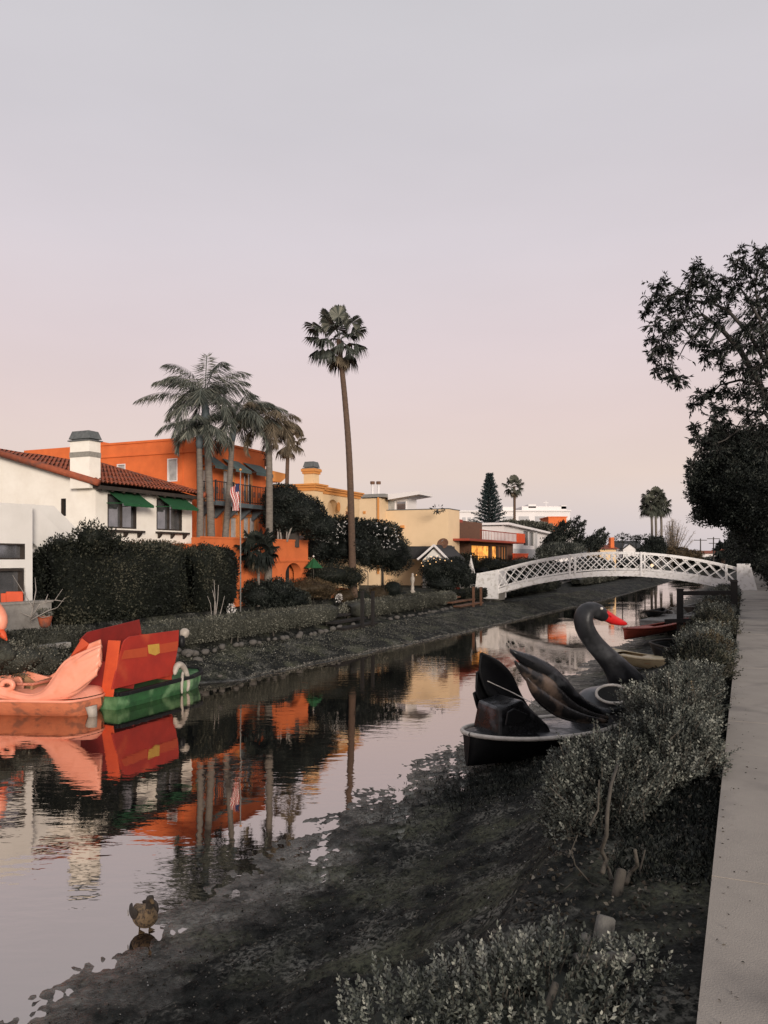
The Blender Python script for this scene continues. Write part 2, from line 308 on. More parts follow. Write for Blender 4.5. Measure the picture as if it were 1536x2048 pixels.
# ---------------------------------------------------------------- terrain, water, path
def e0(s): return np.interp(s, [-20, 9.5, 13, 200], [13.75, 13.75, 12.9, 12.9])
def tl(s): return np.interp(s, [-20, 8, 11.5, 13.5, 30, 54, 90, 150], [13.6, 13.4, 12.4, 11.05, 9.9, 8.9, 8.4, 8.0])
def tr_(s): return np.interp(s, [-20, 0, 8, 14, 40, 150], [4.4, 4.35, 4.35, 4.0, 3.9, 4.2])
def terrain_z(S, T):
    L_ = tl(S); Rt = tr_(S); P = np.stack([S, T, 0*S], -1).reshape(-1, 3)
    w = wn(P, 2.1, 3).reshape(S.shape)*.25+wn(P, .6, 4).reshape(S.shape)*.35
    q = T-(Rt-4.3)*np.clip(T/4, 0, 1)+w*.5*np.clip(T-1.2, 0, 1)
    zr = np.interp(q, [-.2, .0, .3, .95, 1.3, 1.8, 2.6, 3.3, 4.3, 5.2, 7.0], [1.30, 1.30, 1.27, 1.14, .72, .38, .13, .035, -.006, -.12, -.6])
    q2 = T-L_+w*.25
    zl = np.interp(q2, [-3, -1, 0, .4, 1.75, 2.1, 3.0], [-.6, -.25, 0, .16, .46, .5, .56])
    z = np.where(T < 7.4, zr, zl)
    E0 = e0(S); edge = np.clip((T-E0)/.5, 0, 1); z = np.where(T > E0, np.minimum(np.maximum(z, .5+edge*.25), .5+edge*.3), z)
    z = np.where(T > E0+.7, .80+.50*np.clip((T-15.0)/.25, 0, 1), z); z = np.where(T < -.05, 1.30, z)
    far = np.clip((S-150)/12, 0, 1); z = z*(1-far)+1.30*far
    mud = np.clip(np.minimum(T-.1, E0-T), 0, .4)/.4*(1-far)
    hi = np.clip(np.abs(z)/.12, 0, 1); b = wn(P, 2.6, 18).reshape(S.shape)*.010+wn(P, 7, 8).reshape(S.shape)*(.007+.016*hi)+wn(P*(1, 2.2, 1), 19, 9).reshape(S.shape)*(.006+.008*hi)+wn(P*(1, 1.8, 1), 47, 10).reshape(S.shape)*(.003+.006*hi)
    rr = np.random.default_rng(5).normal(0, 1, S.shape)*(.0018+.003*hi)
    win = np.clip((S-3.2)/1.2, 0, 1)*np.clip((10.5-S)/1.5, 0, 1)*np.clip((T-2.7)/.5, 0, 1)*np.clip((4.6-T)/.4, 0, 1)
    pud = np.clip(wn(P*(1.0, 3.0, 1), 3.2, 31)+.8*wn(P*(1, 2.2, 1), 13, 32)-.30, 0, 1).reshape(S.shape)*.11*win      # shallow puddles on the flat
    return z+mud*(b+rr)-pud
def geo(a, b, st, g):
    o = [a]; 
    while o[-1] < b: o.append(o[-1]+st); st *= g
    return o
ss = np.array([-400, -150, -60, -30, -15, -8, -5]+list(np.arange(-3.5, 10, .04))+geo(10, 160, .045, 1.012)[0:]+geo(168, 5000, 12, 1.35))
ss = np.unique(ss)
ts = np.array([-3000, -1200, -500, -200, -90, -40, -18, -9, -5, -3, -2, -1.7, -.3, -.1]+list(np.arange(0, 4.8, .04))+list(np.arange(4.8, 9, .2))+list(np.arange(9, 14, .06))+[15.0, 15.25]+geo(14.1, 3000, .5, 1.35))
ts = np.unique(ts)
S_, T_ = np.meshgrid(ss, ts, indexing='ij'); Z_ = terrain_z(S_, T_)
Vg = np.stack([X0+UA*S_-UB*T_, Y0+UB*S_+UA*T_, Z_], -1).reshape(-1, 3); nS, nT = S_.shape
I, J = np.meshgrid(np.arange(nS-1), np.arange(nT-1), indexing='ij'); b0 = (I*nT+J).ravel()
Fg = np.stack([b0, b0+nT, b0+nT+1, b0+1], 1)
M['mud'] = None
def mudmat():
    m, t, b = newmat('canal_mud'); n = t.nodes; l = t.links.new
    tcn = n.new('ShaderNodeTexCoord')
    def noise(sc, det=8, ro=.65): x = n.new('ShaderNodeTexNoise'); x.inputs['Scale'].default_value = sc; x.inputs['Detail'].default_value = det; x.inputs['Roughness'].default_value = ro; l(tcn.outputs['Object'], x.inputs['Vector']); return x
    def mix(f, a, c): x = n.new('ShaderNodeMix'); x.data_type = 'RGBA'; l(f, x.inputs[0]) ; (l(a, x.inputs[6]) if not isinstance(a, tuple) else setattr(x.inputs[6], 'default_value', (*a, 1))); (l(c, x.inputs[7]) if not isinstance(c, tuple) else setattr(x.inputs[7], 'default_value', (*c, 1))); return x.outputs[2]
    def rg(o, a, c): x = n.new('ShaderNodeMapRange'); x.inputs[1].default_value = a; x.inputs[2].default_value = c; l(o, x.inputs[0]); return x.outputs[0]
    a = noise(9); b2 = noise(.9, 5); c = noise(60, 4); d = noise(1.7, 6); e = noise(26, 6)
    k = mix(rg(a.outputs[0], .38, .68), (.004, .005, .0045), (.036, .037, .033))
    g2 = n.new('ShaderNodeMath'); g2.operation = 'MULTIPLY'; l(rg(b2.outputs[0], .50, .66), g2.inputs[0]); l(rg(e.outputs[0], .36, .60), g2.inputs[1]); k = mix(g2.outputs[0], k, (.115, .118, .078))
    f2 = n.new('ShaderNodeMath'); f2.operation = 'MULTIPLY'; l(rg(d.outputs[0], .52, .62), f2.inputs[0]); l(rg(e.outputs[0], .46, .58), f2.inputs[1])
    k = mix(f2.outputs[0], k, (.15, .145, .125))
    l(k, b.inputs['Base Color'])
    rr = n.new('ShaderNodeMapRange'); rr.inputs[1].default_value = .35; rr.inputs[2].default_value = .65; rr.inputs[3].default_value = .55; rr.inputs[4].default_value = .95; l(c.outputs[0], rr.inputs[0]); l(rr.outputs[0], b.inputs['Roughness'])
    b.inputs['Specular IOR Level'].default_value = .08
    bp = n.new('ShaderNodeBump'); bp.inputs['Strength'].default_value = .8; bp.inputs['Distance'].default_value = .03; l(e.outputs[0], bp.inputs['Height'])
    bp2 = n.new('ShaderNodeBump'); bp2.inputs['Strength'].default_value = .6; bp2.inputs['Distance'].default_value = .012; l(c.outputs[0], bp2.inputs['Height']); l(bp.outputs[0], bp2.inputs['Normal']); l(bp2.outputs[0], b.inputs['Normal'])
    # wet film on the mud just above the waterline and in its hollows
    sz = n.new('ShaderNodeSeparateXYZ'); l(tcn.outputs['Object'], sz.inputs[0]); zf = n.new('ShaderNodeMapRange'); zf.inputs[1].default_value = .040; zf.inputs[2].default_value = -.004; l(sz.outputs['Z'], zf.inputs[0])
    wm = n.new('ShaderNodeMath'); wm.operation = 'MULTIPLY'; l(zf.outputs[0], wm.inputs[0]); l(rg(noise(5, 7).outputs[0], .28, .56), wm.inputs[1])
    w2 = n.new('ShaderNodeMath'); w2.operation = 'MULTIPLY'; l(wm.outputs[0], w2.inputs[0]); w2.inputs[1].default_value = .36
    gw = n.new('ShaderNodeBsdfGlossy'); gw.inputs['Roughness'].default_value = .10; gw.inputs['Color'].default_value = (.80, .77, .70, 1); l(bp2.outputs[0], gw.inputs['Normal'])
    bp2.inputs['Strength'].default_value = .45; bp.inputs['Strength'].default_value = .55
    ms = n.new('ShaderNodeMixShader'); l(w2.outputs[0], ms.inputs[0]); l(b.outputs[0], ms.inputs[1]); l(gw.outputs[0], ms.inputs[2]); l(ms.outputs[0], n['Material Output'].inputs[0])
    return m
M['mud'] = mudmat()
g = FB(); g.quads(Vg, Fg[:, ::-1][:, ::-1], np.zeros(len(Fg))); go = g.build('ground', 'mud'); tag(go, 'dark muddy canal banks and the ground around them', 'ground', kind='structure')
go.data.polygons.foreach_set('use_smooth', [True]*len(Fg))
def watermat():
    m, t, b = newmat('canal_water'); n = t.nodes; l = t.links.new
    out = n['Material Output']; n.remove(b)
    gl = n.new('ShaderNodeBsdfGlossy'); gl.inputs['Roughness'].default_value = .015; gl.inputs['Color'].default_value = (.97, .89, .83, 1)
    df = n.new('ShaderNodeBsdfDiffuse'); df.inputs['Color'].default_value = (.012, .013, .013, 1)
    fr = n.new('ShaderNodeFresnel'); fr.inputs['IOR'].default_value = 1.33
    mr = n.new('ShaderNodeMapRange'); mr.inputs[1].default_value = 0; mr.inputs[2].default_value = 1; mr.inputs[3].default_value = .50; mr.inputs[4].default_value = 1.0; l(fr.outputs[0], mr.inputs[0])
    mx = n.new('ShaderNodeMixShader'); l(mr.outputs[0], mx.inputs[0]); l(df.outputs[0], mx.inputs[1]); l(gl.outputs[0], mx.inputs[2]); l(mx.outputs[0], out.inputs[0])
    tcn = n.new('ShaderNodeTexCoord'); mp = n.new('ShaderNodeMapping'); mp.inputs['Scale'].default_value = (.7, 1.6, 1); l(tcn.outputs['Object'], mp.inputs[0])
    a = n.new('ShaderNodeTexNoise'); a.inputs['Scale'].default_value = 3.2; a.inputs['Detail'].default_value = 3; l(mp.outputs[0], a.inputs['Vector'])
    # calm and rippled patches
    c = n.new('ShaderNodeTexNoise'); c.inputs['Scale'].default_value = .35; c.inputs['Detail'].default_value = 2; l(tcn.outputs['Object'], c.inputs['Vector'])
    r2 = n.new('ShaderNodeMapRange'); r2.inputs[1].default_value = .4; r2.inputs[2].default_value = .65; r2.inputs[3].default_value = .15; r2.inputs[4].default_value = 1; l(c.outputs[0], r2.inputs[0])
    bp = n.new('ShaderNodeBump'); bp.inputs['Distance'].default_value = .0042; l(r2.outputs[0], bp.inputs['Strength']); l(a.outputs[0], bp.inputs['Height'])
    l(bp.outputs[0], gl.inputs['Normal']); l(bp.outputs[0], fr.inputs['Normal'])
    return m
M['water'] = watermat()
mb = MB(W); mb.add([(-60, 1.8, 0), (158, 1.8, 0), (158, 13.9, 0), (-60, 13.9, 0)], [(0, 1, 2, 3)])
tag(mb.build('water', 'water'), 'still canal water mirroring the sky and houses', 'water', kind='structure')
mb = MB(W); q = -4.2
while q < 160:
    st = 1.4
    mb.box(q+.0035, q+st-.0035, -1.55, 0.0, 1.20, 1.40+(.002 if int(q) % 2 else 0)); q += st
mb.box(-4.2, 160, -1.54, -.015, 1.1, 1.393, 1)
tag(mb.build('path', ['concrete', 'void']), 'concrete footpath slabs along the canal bank', 'path', kind='structure')
mb = MB(W); mb.box(14, 150, 13.95, 14.95, .7, .83)
tag(mb.build('walkway', 'kerb'), 'far bank concrete walkway behind the low hedge', 'path', kind='structure')
# ================================================================ BUILDINGS
def wall(mb, ax, a0, a1, z0, z1, P, dep, holes=()):
    """wall slab with rectangular openings; ax 's': faces the canal at t=P ; ax 't': faces the camera side at s=P"""
    A = sorted({a0, a1}|{h[0] for h in holes}|{h[1] for h in holes}); Z = sorted({z0, z1}|{h[2] for h in holes}|{h[3] for h in holes})
    for i in range(len(A)-1):
        for j in range(len(Z)-1):
            ca = (A[i]+A[i+1])/2; cz = (Z[j]+Z[j+1])/2
            if ca < a0 or ca > a1 or cz < z0 or cz > z1: continue
            if any(h[0] < ca < h[1] and h[2] < cz < h[3] for h in holes): continue
            if ax == 's': mb.box(A[i], A[i+1], P, P+dep, Z[j], Z[j+1])
            else: mb.box(P, P+dep, A[i], A[i+1], Z[j], Z[j+1])
def abox(mb, ax, a0, a1, z0, z1, P, q0, q1, mi=0):
    if ax == 's': mb.box(a0, a1, P+q0, P+q1, z0, z1, mi)
    else: mb.box(P+q0, P+q1, a0, a1, z0, z1, mi)
def window(parent, ax, a0, a1, z0, z1, P, fm='dark', gm='glass', fw=.05, mull=0, trans=0, name='window', q=.06, frame_out=0.0, label=None):
    if a0 > a1: a0, a1 = a1, a0
    f = MB(W)
    abox(f, ax, a0, a1, z1-fw, z1, P, frame_out, q+.05); abox(f, ax, a0, a1, z0, z0+fw, P, frame_out, q+.05)
    abox(f, ax, a0, a0+fw, z0+fw, z1-fw, P, frame_out, q+.05); abox(f, ax, a1-fw, a1, z0+fw, z1-fw, P, frame_out, q+.05)
    for k in range(mull):
        c = a0+(a1-a0)*(k+1)/(mull+1); abox(f, ax, c-fw*.4, c+fw*.4, z0+fw, z1-fw, P, frame_out+.012, q+.05)
    for k in range(trans):
        c = z0+(z1-z0)*(k+1)/(trans+1); abox(f, ax, a0+fw, a1-fw, c-fw*.3, c+fw*.3, P, frame_out+.018, q+.05)
    fo = f.build(name, fm, parent)
    if label: fo['label'] = label
    g_ = MB(W); abox(g_, ax, a0+fw*.5, a1-fw*.5, z0+fw*.5, z1-fw*.5, P, q, q+.02); g_.build('pane', gm, fo)
    return fo
def pxw(ax, P, x0, x1, y0, y1):            # window rectangle read from the photo on a wall plane
    f = onT if ax == 's' else onS; xm = (x0+x1)/2; ym = (y0+y1)/2
    a = f(x0, ym, P)[0]; b = f(x1, ym, P)[0]; zt = f(xm, y0, P)[1]; zb = f(xm, y1, P)[1]
    return (min(a, b), max(a, b), zb, zt)
def root(name, label, cat, s, t, z=1.3, group=None): return thing(name, label, cat, W(s, t, z), 0, group)

def tiles(s0, s1, ta, za, tb, zb, r=.085, course=.33):
    """barrel-tiled roof slope between eave (ta,za) and ridge (tb,zb)"""
    mb = MB(W); Ln = math.hypot(tb-ta, zb-za); nc = max(2, int(Ln/course)); ns = int((s1-s0)/(2*r)); w = (s1-s0)/ns
    uz = (tb-ta)/Ln; ut = -(zb-za)/Ln
    for c in range(nc):
        rows = []
        for e in (0, 1):
            f = (c+e)/nc; lift = (.035 if e == 0 else .0); row = []
            for k in range(ns*6+1):
                ph = k/6; h = abs(sin(pi*ph))*r*.9+lift; jit = .008*sin(c*3.1+int(ph)*5.7)
                row.append((s0+ph*w, ta+(tb-ta)*f+ut*h, za+(zb-za)*f+uz*(h+jit)))
            rows.append(row)
        mb.grid(rows)
    return mb
def cap_chimney(parent, s0, s1, t0, t1, z0, zt, zc, cm, band=None, trim=None, capm='lead', taper=.78):
    b = MB(W); b.box(s0, s1, t0, t1, z0, zt); ch = b.build('chimney', cm, parent)
    if band: x = MB(W); x.box(s0-.012, s1+.012, t0-.012, t1+.012, band[0], band[1]); x.build('stone_band', 'stone', ch)
    if trim: x = MB(W); x.box(s0-.09, s1+.09, t0-.09, t1+.09, zt-.12, zt); x.box(s0-.05, s1+.05, t0-.05, t1+.05, zt-.22, zt-.12); x.build('moulding', trim, ch)
    cs = (s0+s1)/2; ct = (t0+t1)/2; hs = (s1-s0)/2+.03; ht = (t1-t0)/2+.03; x = MB(W)
    x.box(cs-hs-.02, cs+hs+.02, ct-ht-.02, ct+ht+.02, zt+.004, zt+.035)
    zz = zt+.07; x.box(cs-hs*.8, cs+hs*.8, ct-ht*.8, ct+ht*.8, zt+.035, zz)
    x.add([(cs-hs,ct-ht,zz),(cs+hs,ct-ht,zz),(cs+hs,ct+ht,zz),(cs-hs,ct+ht,zz)]+[(cs+a*hs*taper,ct+c*ht*taper,zc) for a, c in ((-1,-1),(1,-1),(1,1),(-1,1))],
          [(0,3,2,1),(4,5,6,7),(0,1,5,4),(1,2,6,5),(2,3,7,6),(3,0,4,7)])
    x.build('metal_cap', capm, ch); return ch

# ---- white house with tiled roof
TW, SW = 17.0, 14.75; SE = onT(384, 1000, TW)[0]
h = root('white_house', 'white stucco house with red tiled gable roof, square chimney and two green awnings', 'house', SW+2, TW+2)
ez = 5.08; rz_, rt = 6.23, 21.3
mb = MB(W)
wins = [pxw('s', TW, 215, 273, 990, 1057), pxw('s', TW, 313, 364, 998, 1061)]
wall(mb, 's', SW, SE, 1.2, ez, TW, .25, wins)
slit = pxw('t', SW, 122, 132, 997, 1032)
rzat = lambda t: ez+(rz_-ez)*(t-TW)/(rt-TW)
wall(mb, 't', TW+.25, rt*2-TW, 1.2, ez, SW, .25, [slit]); mb.box(SE-.25, SE, TW+.25, rt*2-TW, 1.2, ez)
for s_ in (SW, SE-.25): mb.prism([(s_, TW, ez), (s_, 2*rt-TW, ez), (s_, rt, rz_)], (.25, 0, 0))
mb.box(SW+.25, SE-.25, TW+.6, rt*2-TW, 1.2, ez-.05)
mb.build('wall', 'white', h)
ov = .38; sl_ = (rz_-ez)/(rt-TW)
rf = tiles(SW-.28, SE+.22, TW-ov, ez-ov*sl_+.13, rt, rz_+.13)
rb = tiles(SW-.28, SE+.22, 2*rt-TW+ov, ez-ov*sl_+.13, rt, rz_+.13); rf.v += rb.v; n0 = len(rf.v)-len(rb.v); rf.f += [tuple(n0+i for i in f) for f in rb.f]; rf.mi += rb.mi
# verge tiles rolled over the gable edge
for s_ in (SW-.28, SE+.22):
    rf.tube([(s_, TW-ov, ez-ov*sl_+.15), (s_, rt, rz_+.15)], .10, 8)
roof = rf.build('roof', 'tile', h, smooth=True)
x = MB(W); x.add([(SW-.2,TW-ov+.03,ez-ov*sl_+.03),(SE+.16,TW-ov+.03,ez-ov*sl_+.03),(SE+.16,rt,rz_+.05),(SW-.2,rt,rz_+.05)], [(0,1,2,3)])
x.box(SW-.2, SE+.16, TW-ov+.02, TW-ov+.10, ez-ov*sl_-.02, ez-ov*sl_+.09)
for k in range(11):
    c = SW-.1+k*(SE-SW+.2)/10; x.bar((c, TW-ov+.05, ez-ov*sl_-.02), (c, TW+.1, ez-.0), .06, .09)
x.build('eave', 'dark', roof)
cs0 = onT(147, 950, TW+.5)[0]
cap_chimney(h, SW-.25, onT(201, 950, onS(179, 950, SW-.25)[0])[0], onS(179, 950, SW-.25)[0], onS(140, 950, SW-.25)[0], 5.0, 6.36, 6.66, 'white', band=(5.90, 6.05))
for i, r_ in enumerate(wins):
    window(h, 's', *r_, TW, 'dark', 'glass', .045, mull=1, q=.09)
    x = MB(W); x.box(r_[0]-.05, r_[1]+.22, TW-.16, TW, r_[2]-.11, r_[2]-.05)
    for k in range(3):
        c = r_[0]+.1+k*(r_[1]-r_[0]-.02)/2; x.prism([(c-.05, TW, r_[2]-.11), (c-.05, TW-.13, r_[2]-.11), (c-.05, TW-.09, r_[2]-.18), (c-.05, TW, r_[2]-.27)], (.1, 0, 0))
    x.build('window_sill', 'dark', h)
    a = MB(W); w0, w1, zt, zb, pr = r_[0]-.03, r_[1]+.05, r_[3]+.10, r_[3]-.30, .62
    rows = []
    for k in range(9):
        f = k/8; rows.append([(w0+(w1-w0)*j/12, TW-.02-pr*f, zt+(zb-zt)*f-.02*sin(pi*f)+.006*sin(j*1.3)*f) for j in range(13)])
    a.grid(rows); a.grid([[(w0+(w1-w0)*j/12, TW-.02-pr, zb) for j in range(13)], [(w0+(w1-w0)*j/12, TW-.02-pr, zb-.07-.008*(j % 2)) for j in range(13)]])
    a.bar((w0, TW, zb+.02), (w0, TW-pr, zb), .018); a.bar((w1, TW, zb+.02), (w1, TW-pr, zb), .018)
    a.build('awning', 'green', h, solid=.008)
window(h, 't', *slit, SW, 'dark', 'void', .02, q=.1)
x = MB(W); x.box(SW+.4, SE-.02, TW-.03, TW, 1.3, 3.45); x.build('brick_base', 'orange2', h)

# ---- white flat-roofed block with outside stair
TB = 15.5; sB = onT(65, 1010, TB)[0]; zB = onT(65, 1010, TB)[1]
h = root('flat_roofed_block', 'white flat-roofed building with wide dark openings and solid-sided outside stair at the left edge', 'house', sB-3, TB+2)
o1 = (sB-4.5, onT(50, 1100, TB)[0], onT(30, 1119, TB)[1], onT(30, 1087, TB)[1])
o2 = (sB-4.5, onT(51, 1150, TB)[0], 1.25, onT(30, 1136, TB)[1])
o3 = (onT(68, 1150, TB)[0], onT(75, 1150, TB)[0], 1.25, 2.9)
mb = MB(W); wall(mb, 's', sB-6, sB, 1.2, zB, TB, .22, [o1, o2]); mb.box(sB-.22, sB, TB+.22, TB+4, 1.2, zB); mb.box(sB-6, sB-.22, TB+.22, TB+4, zB-.5, zB-.1)
mb.box(sB-6, sB-.22, TB+2.6, TB+4, 1.2, zB-.5)
mb.box(sB, sB+.9, TB+.9, TB+1.1, 1.2, 2.95); mb.build('wall', 'white2', h)
window(h, 's', *o1, TB, 'dark', 'glass', .04, q=.12)
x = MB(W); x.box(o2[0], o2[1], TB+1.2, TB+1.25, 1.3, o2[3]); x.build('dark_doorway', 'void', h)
window(h, 's', o2[0]+1.5, o2[1]-.05, 1.3, o2[3]-.02, TB, 'dark', 'glass', .05, mull=1, q=.14, name='glass_door')
st = MB(W)
for tt, dy in ((TB+.35, 0), (TB+1.35, 0)):
    a0, az = onT(68 if dy == 0 else 80, 1010, tt); a1, bz = onT(156, 1095, tt)
    if tt > TB+1: a0, az = onT(108, 1012, tt); a1, bz = onT(158, 1062, tt)
    lo = .95
    st.prism([(a0-1.0, tt, az), (a0, tt, az), (a1, tt, bz), (a1, tt, bz-lo), (a0, tt, az-lo), (a0-1.0, tt, az-lo)], (0, .12, 0))
for k in range(9):
    f = k/9; st.box(sB+.2+f*3.0, sB+.55+f*3.0, TB+.47, TB+1.35, zB-.9-f*2.0-.15, zB-.9-f*2.0)
st.build('outside_stair', 'white2', h)

# ---- orange three-storey house
TO = 17.8; SO, zO = onT(392, 875, TO); SO2 = onT(531, 900, TO)[0]
h = root('orange_house', 'orange stucco house with long iron balcony, grey awnings and arched terrace', 'house', SO+2, TO+2)
sw = [pxw('t', SO, 234, 251, 928, 951), pxw('t', SO, 335, 355, 917, 963)]
tO2 = onS(200, 900, SO)[0]
d_up = [pxw('s', TO, 405, 424, 938, 1003), pxw('s', TO, 446, 470, 940, 1003), pxw('s', TO, 487, 505, 945, 1005)]
d_lo = [pxw('s', TO, 406, 424, 1020, 1086), pxw('s', TO, 447, 476, 1032, 1080), pxw('s', TO, 486, 513, 1032, 1080)]
mb = MB(W); wall(mb, 's', SO, SO2, 1.2, zO, TO, .25, d_up+d_lo); wall(mb, 't', TO+.25, tO2+4, 1.2, zO, SO, .25, sw)
mb.box(SO2-.25, SO2, TO+.25, tO2+4, 1.2, zO); mb.box(SO+.25, SO2-.25, TO+.5, tO2+4, 1.2, zO-.25)
mb.box(SO+.8, SO+4, onS(140, 900, SO+.8)[0]-.05, onS(105, 900, SO+.8)[0], 5, onS(120, 897, SO+.8)[1]); mb.box(SO+1, SO+4, tO2+3.6, tO2+6.5, 5, zO-.45)
mb.box(SO-.05, SO+.5, tO2-.05, tO2+.25, zO-.1, zO+.12)
mb.box(SO-.45, SO, TO, TO+.5, 1.2, 3.9)
mb.build('wall', 'orange', h)
x = MB(W); x.box(SO-.05, SO, TO-.05, tO2, zO-.52, zO-.47); x.box(SO-.04, SO2+.04, TO-.04, TO, zO-.05, zO+.03); x.box(SO-.04, SO, TO, tO2, zO-.05, zO+.03)
for a0, a1, z0, z1 in [pxw('t', SO, 326, 366, 890, 971)]:
    x.box(SO-.02, SO, a0, a0+.03, z0, z1); x.box(SO-.02, SO, a0, a1, z0-.03, z0)
x.build('parapet_trim', 'orange', h)
for i, r_ in enumerate(sw): window(h, 't', *r_, SO, 'farwhite', 'glassl', .035, q=.05, frame_out=-.015)
for i, r_ in enumerate(d_up): window(h, 's', *r_, TO, 'woodframe', 'glassl' if i != 2 else 'glass', .05, mull=1, q=.07, name='balcony_door')
for i, r_ in enumerate(d_lo):
    f = window(h, 's', *r_, TO, 'woodframe', 'glassl', .06, mull=1, q=.07, name='french_door')
    z1 = r_[3]
    if i: window(h, 's', r_[0], r_[1], z1+.03, z1+.27, TO-.03, 'woodframe', 'glassl', .03, mull=4, q=.02, name='transom_window')
    x = MB(W); x.box(r_[0]-.1, r_[0]-.002, TO-.04, TO, r_[2], z1+.3); x.box(r_[1]+.002, r_[1]+.1, TO-.04, TO, r_[2], z1+.3); x.box(r_[0]-.1, r_[1]+.1, TO-.045, TO, z1+.3, z1+.36); x.build('door_surround', 'woodframe', h)
for (x0, x1) in ((402, 428), (444, 476), (486, 520)):
    a = MB(W); s0_ = onT(x0, 930, TO)[0]; s1_ = onT(x1, 930, TO)[0]; zt = 6.72; zb = 6.33; pr = .62
    a.grid([[(s0_+(s1_-s0_)*j/8, TO-.01-pr*k/4, zt+(zb-zt)*k/4) for j in range(9)] for k in range(5)])
    a.grid([[(s0_, TO-.01-pr, zb), (s1_, TO-.01-pr, zb)], [(s0_, TO-.01-pr, zb-.12), (s1_, TO-.01-pr, zb-.12)]])
    a.bar((s0_, TO, zb), (s0_, TO-pr, zb), .02); a.bar((s1_, TO, zb), (s1_, TO-pr, zb), .02); a.build('awning', 'awning', h, solid=.01)
bz = onT(470, 1012, TO-.7)[1]; b0_ = SO+.15; b1_ = SO2-.05
x = MB(W); x.box(b0_, b1_, TO-.75, TO, bz-.02, bz+.10); x.box(b0_-.03, b1_+.03, TO-.79, TO-.75, bz-.04, bz+.12)
for k in range(6):
    c = b0_+.1+k*(b1_-b0_-.25)/5; x.prism([(c, TO, bz-.02), (c, TO-.6, bz-.02), (c, TO-.5, bz-.09), (c, TO-.08, bz-.45), (c, TO, bz-.45)], (.07, 0, 0))
bal = x.build('balcony', 'bluegrey', h)
x = MB(W); zr = bz+.82
for (p, q_) in (((b0_, TO-.74), (b1_, TO-.74)), ((b0_, TO-.74), (b0_, TO)), ((b1_, TO-.74), (b1_, TO))):
    x.bar((p[0], p[1], zr), (q_[0], q_[1], zr), .045, .03); x.bar((p[0], p[1], bz+.18), (q_[0], q_[1], bz+.18), .025)
    n_ = max(2, int(math.hypot(q_[0]-p[0], q_[1]-p[1])/.11))
    for k in range(n_+1):
        f = k/n_; c = (p[0]+(q_[0]-p[0])*f, p[1]+(q_[1]-p[1])*f); x.bar((*c, bz+.1), (*c, zr), .018)
        if k % 3 == 1:
            pts = [(c[0]+.05*cos(a)*(1 if q_[0] != p[0] else 0), c[1]+.05*cos(a)*(0 if q_[0] != p[0] else 1), bz+.5+.13*sin(a)) for a in np.linspace(0, 2*pi, 9)]; x.tube(pts, .011, 4)
for k in range(5): c = b0_+k*(b1_-b0_)/4; x.bar((c, TO-.745, bz), (c, TO-.745, zr+.05), .05)
x.build('iron_railing', 'iron', bal)
x = MB(W); lt = onT(527, 925, TO)
x.box(lt[0]-.09, lt[0]+.02, TO-.22, TO-.1, lt[1]-.16, lt[1]+.14); x.box(lt[0]-.05, lt[0]-.02, TO-.1, TO, lt[1]+.1, lt[1]+.14); x.build('wall_lantern', 'brown', h)
# terrace
TT = 15.9; sA = onT(430, 1100, TT)[0]; sZ = onT(616, 1100, TT)[0]; zT = onT(520, 1079, TT)[1]
h2 = root('arched_terrace_wall', 'orange stucco terrace wall with arched opening below the palms', 'wall', sA+2, TT)
ar0, arz = onT(571, 1150, TT); ar1 = onT(603, 1150, TT)[0]; azt = onT(586, 1126, TT)[1]
mb = MB(W); wall(mb, 's', sA-.8, sZ, 1.2, azt+.05, TT, .35, [(ar0, ar1, 1.0, azt+.05)]); mb.box(sA-.8, sZ, TT, TT+.35, azt+.05, zT)
ac = (ar0+ar1)/2; hw = (ar1-ar0)/2; asz = azt-hw*.75
for sgn in (-1, 1):
    pts = [(ac+sgn*hw, TT, azt+.05), (ac, TT, azt+.05)]+[(ac+sgn*hw*sin(a), TT, asz+(azt-asz)*cos(a)) for a in np.linspace(0, pi/2, 9)]
    mb.prism(pts, (0, .35, 0))
mb.box(sZ-.35, sZ, TT+.35, TO+3, 1.2, zT); mb.box(sA-.8, sZ-.35, TT+.36, TO, zT-.4, zT-.2)
mb.build('wall', 'orange2', h2)
zl = onT(560, 1121, TT)[1]
x = MB(W); x.box(sA-.8, sZ+.05, TT-.06, TT, zl-.05, zl+.02); x.box(sA-.8, sZ+.03, TT-.02, TT, zT-.02, zT+.04); x.build('ledge', 'orange2', h2)
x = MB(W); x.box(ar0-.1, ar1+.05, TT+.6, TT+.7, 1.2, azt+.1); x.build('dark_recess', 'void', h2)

# ---- yellow house with arches
TY = 17.0; SY, zc = onT(629, 975, TY-.35)
SY2 = onT(719, 996, TY)[0]; zc = onT(690, 988, TY)[1]
h = root('yellow_villa', 'yellow stucco villa with ochre cornice, blind arches and tall capped chimney', 'house', SY+3, TY+3)
mb = MB(W)
arches = []
for cx, r, yt, yb in ((666, 14, 999, 1050), (699, 9.5, 1010, 1056)):
    a0 = onT(cx-r, 1020, TY)[0]; a1 = onT(cx+r, 1020, TY)[0]; zt = onT(cx, yt, TY)[1]; arches.append((a0, a1, zt))
ho = [(a0, a1, 3.0, zt) for a0, a1, zt in arches]
wall(mb, 's', SY+.05, SY2, 1.2, zc, TY, .3, ho)
for a0, a1, zt in arches:
    c = (a0+a1)/2; hw = (a1-a0)/2; zs = zt-hw*1.15
    for sgn in (-1, 1): mb.prism([(c+sgn*hw, TY, zt), (c, TY, zt)]+[(c+sgn*hw*sin(a), TY, zs+(zt-zs)*cos(a)) for a in np.linspace(0, pi/2, 10)], (0, .3, 0))
mb.box(SY+.05, SY2, TY+.32, TY+8, 1.2, zc); mb.box(SY, SY+.75, TY-.35, TY+.3, 1.2, zc+.0)
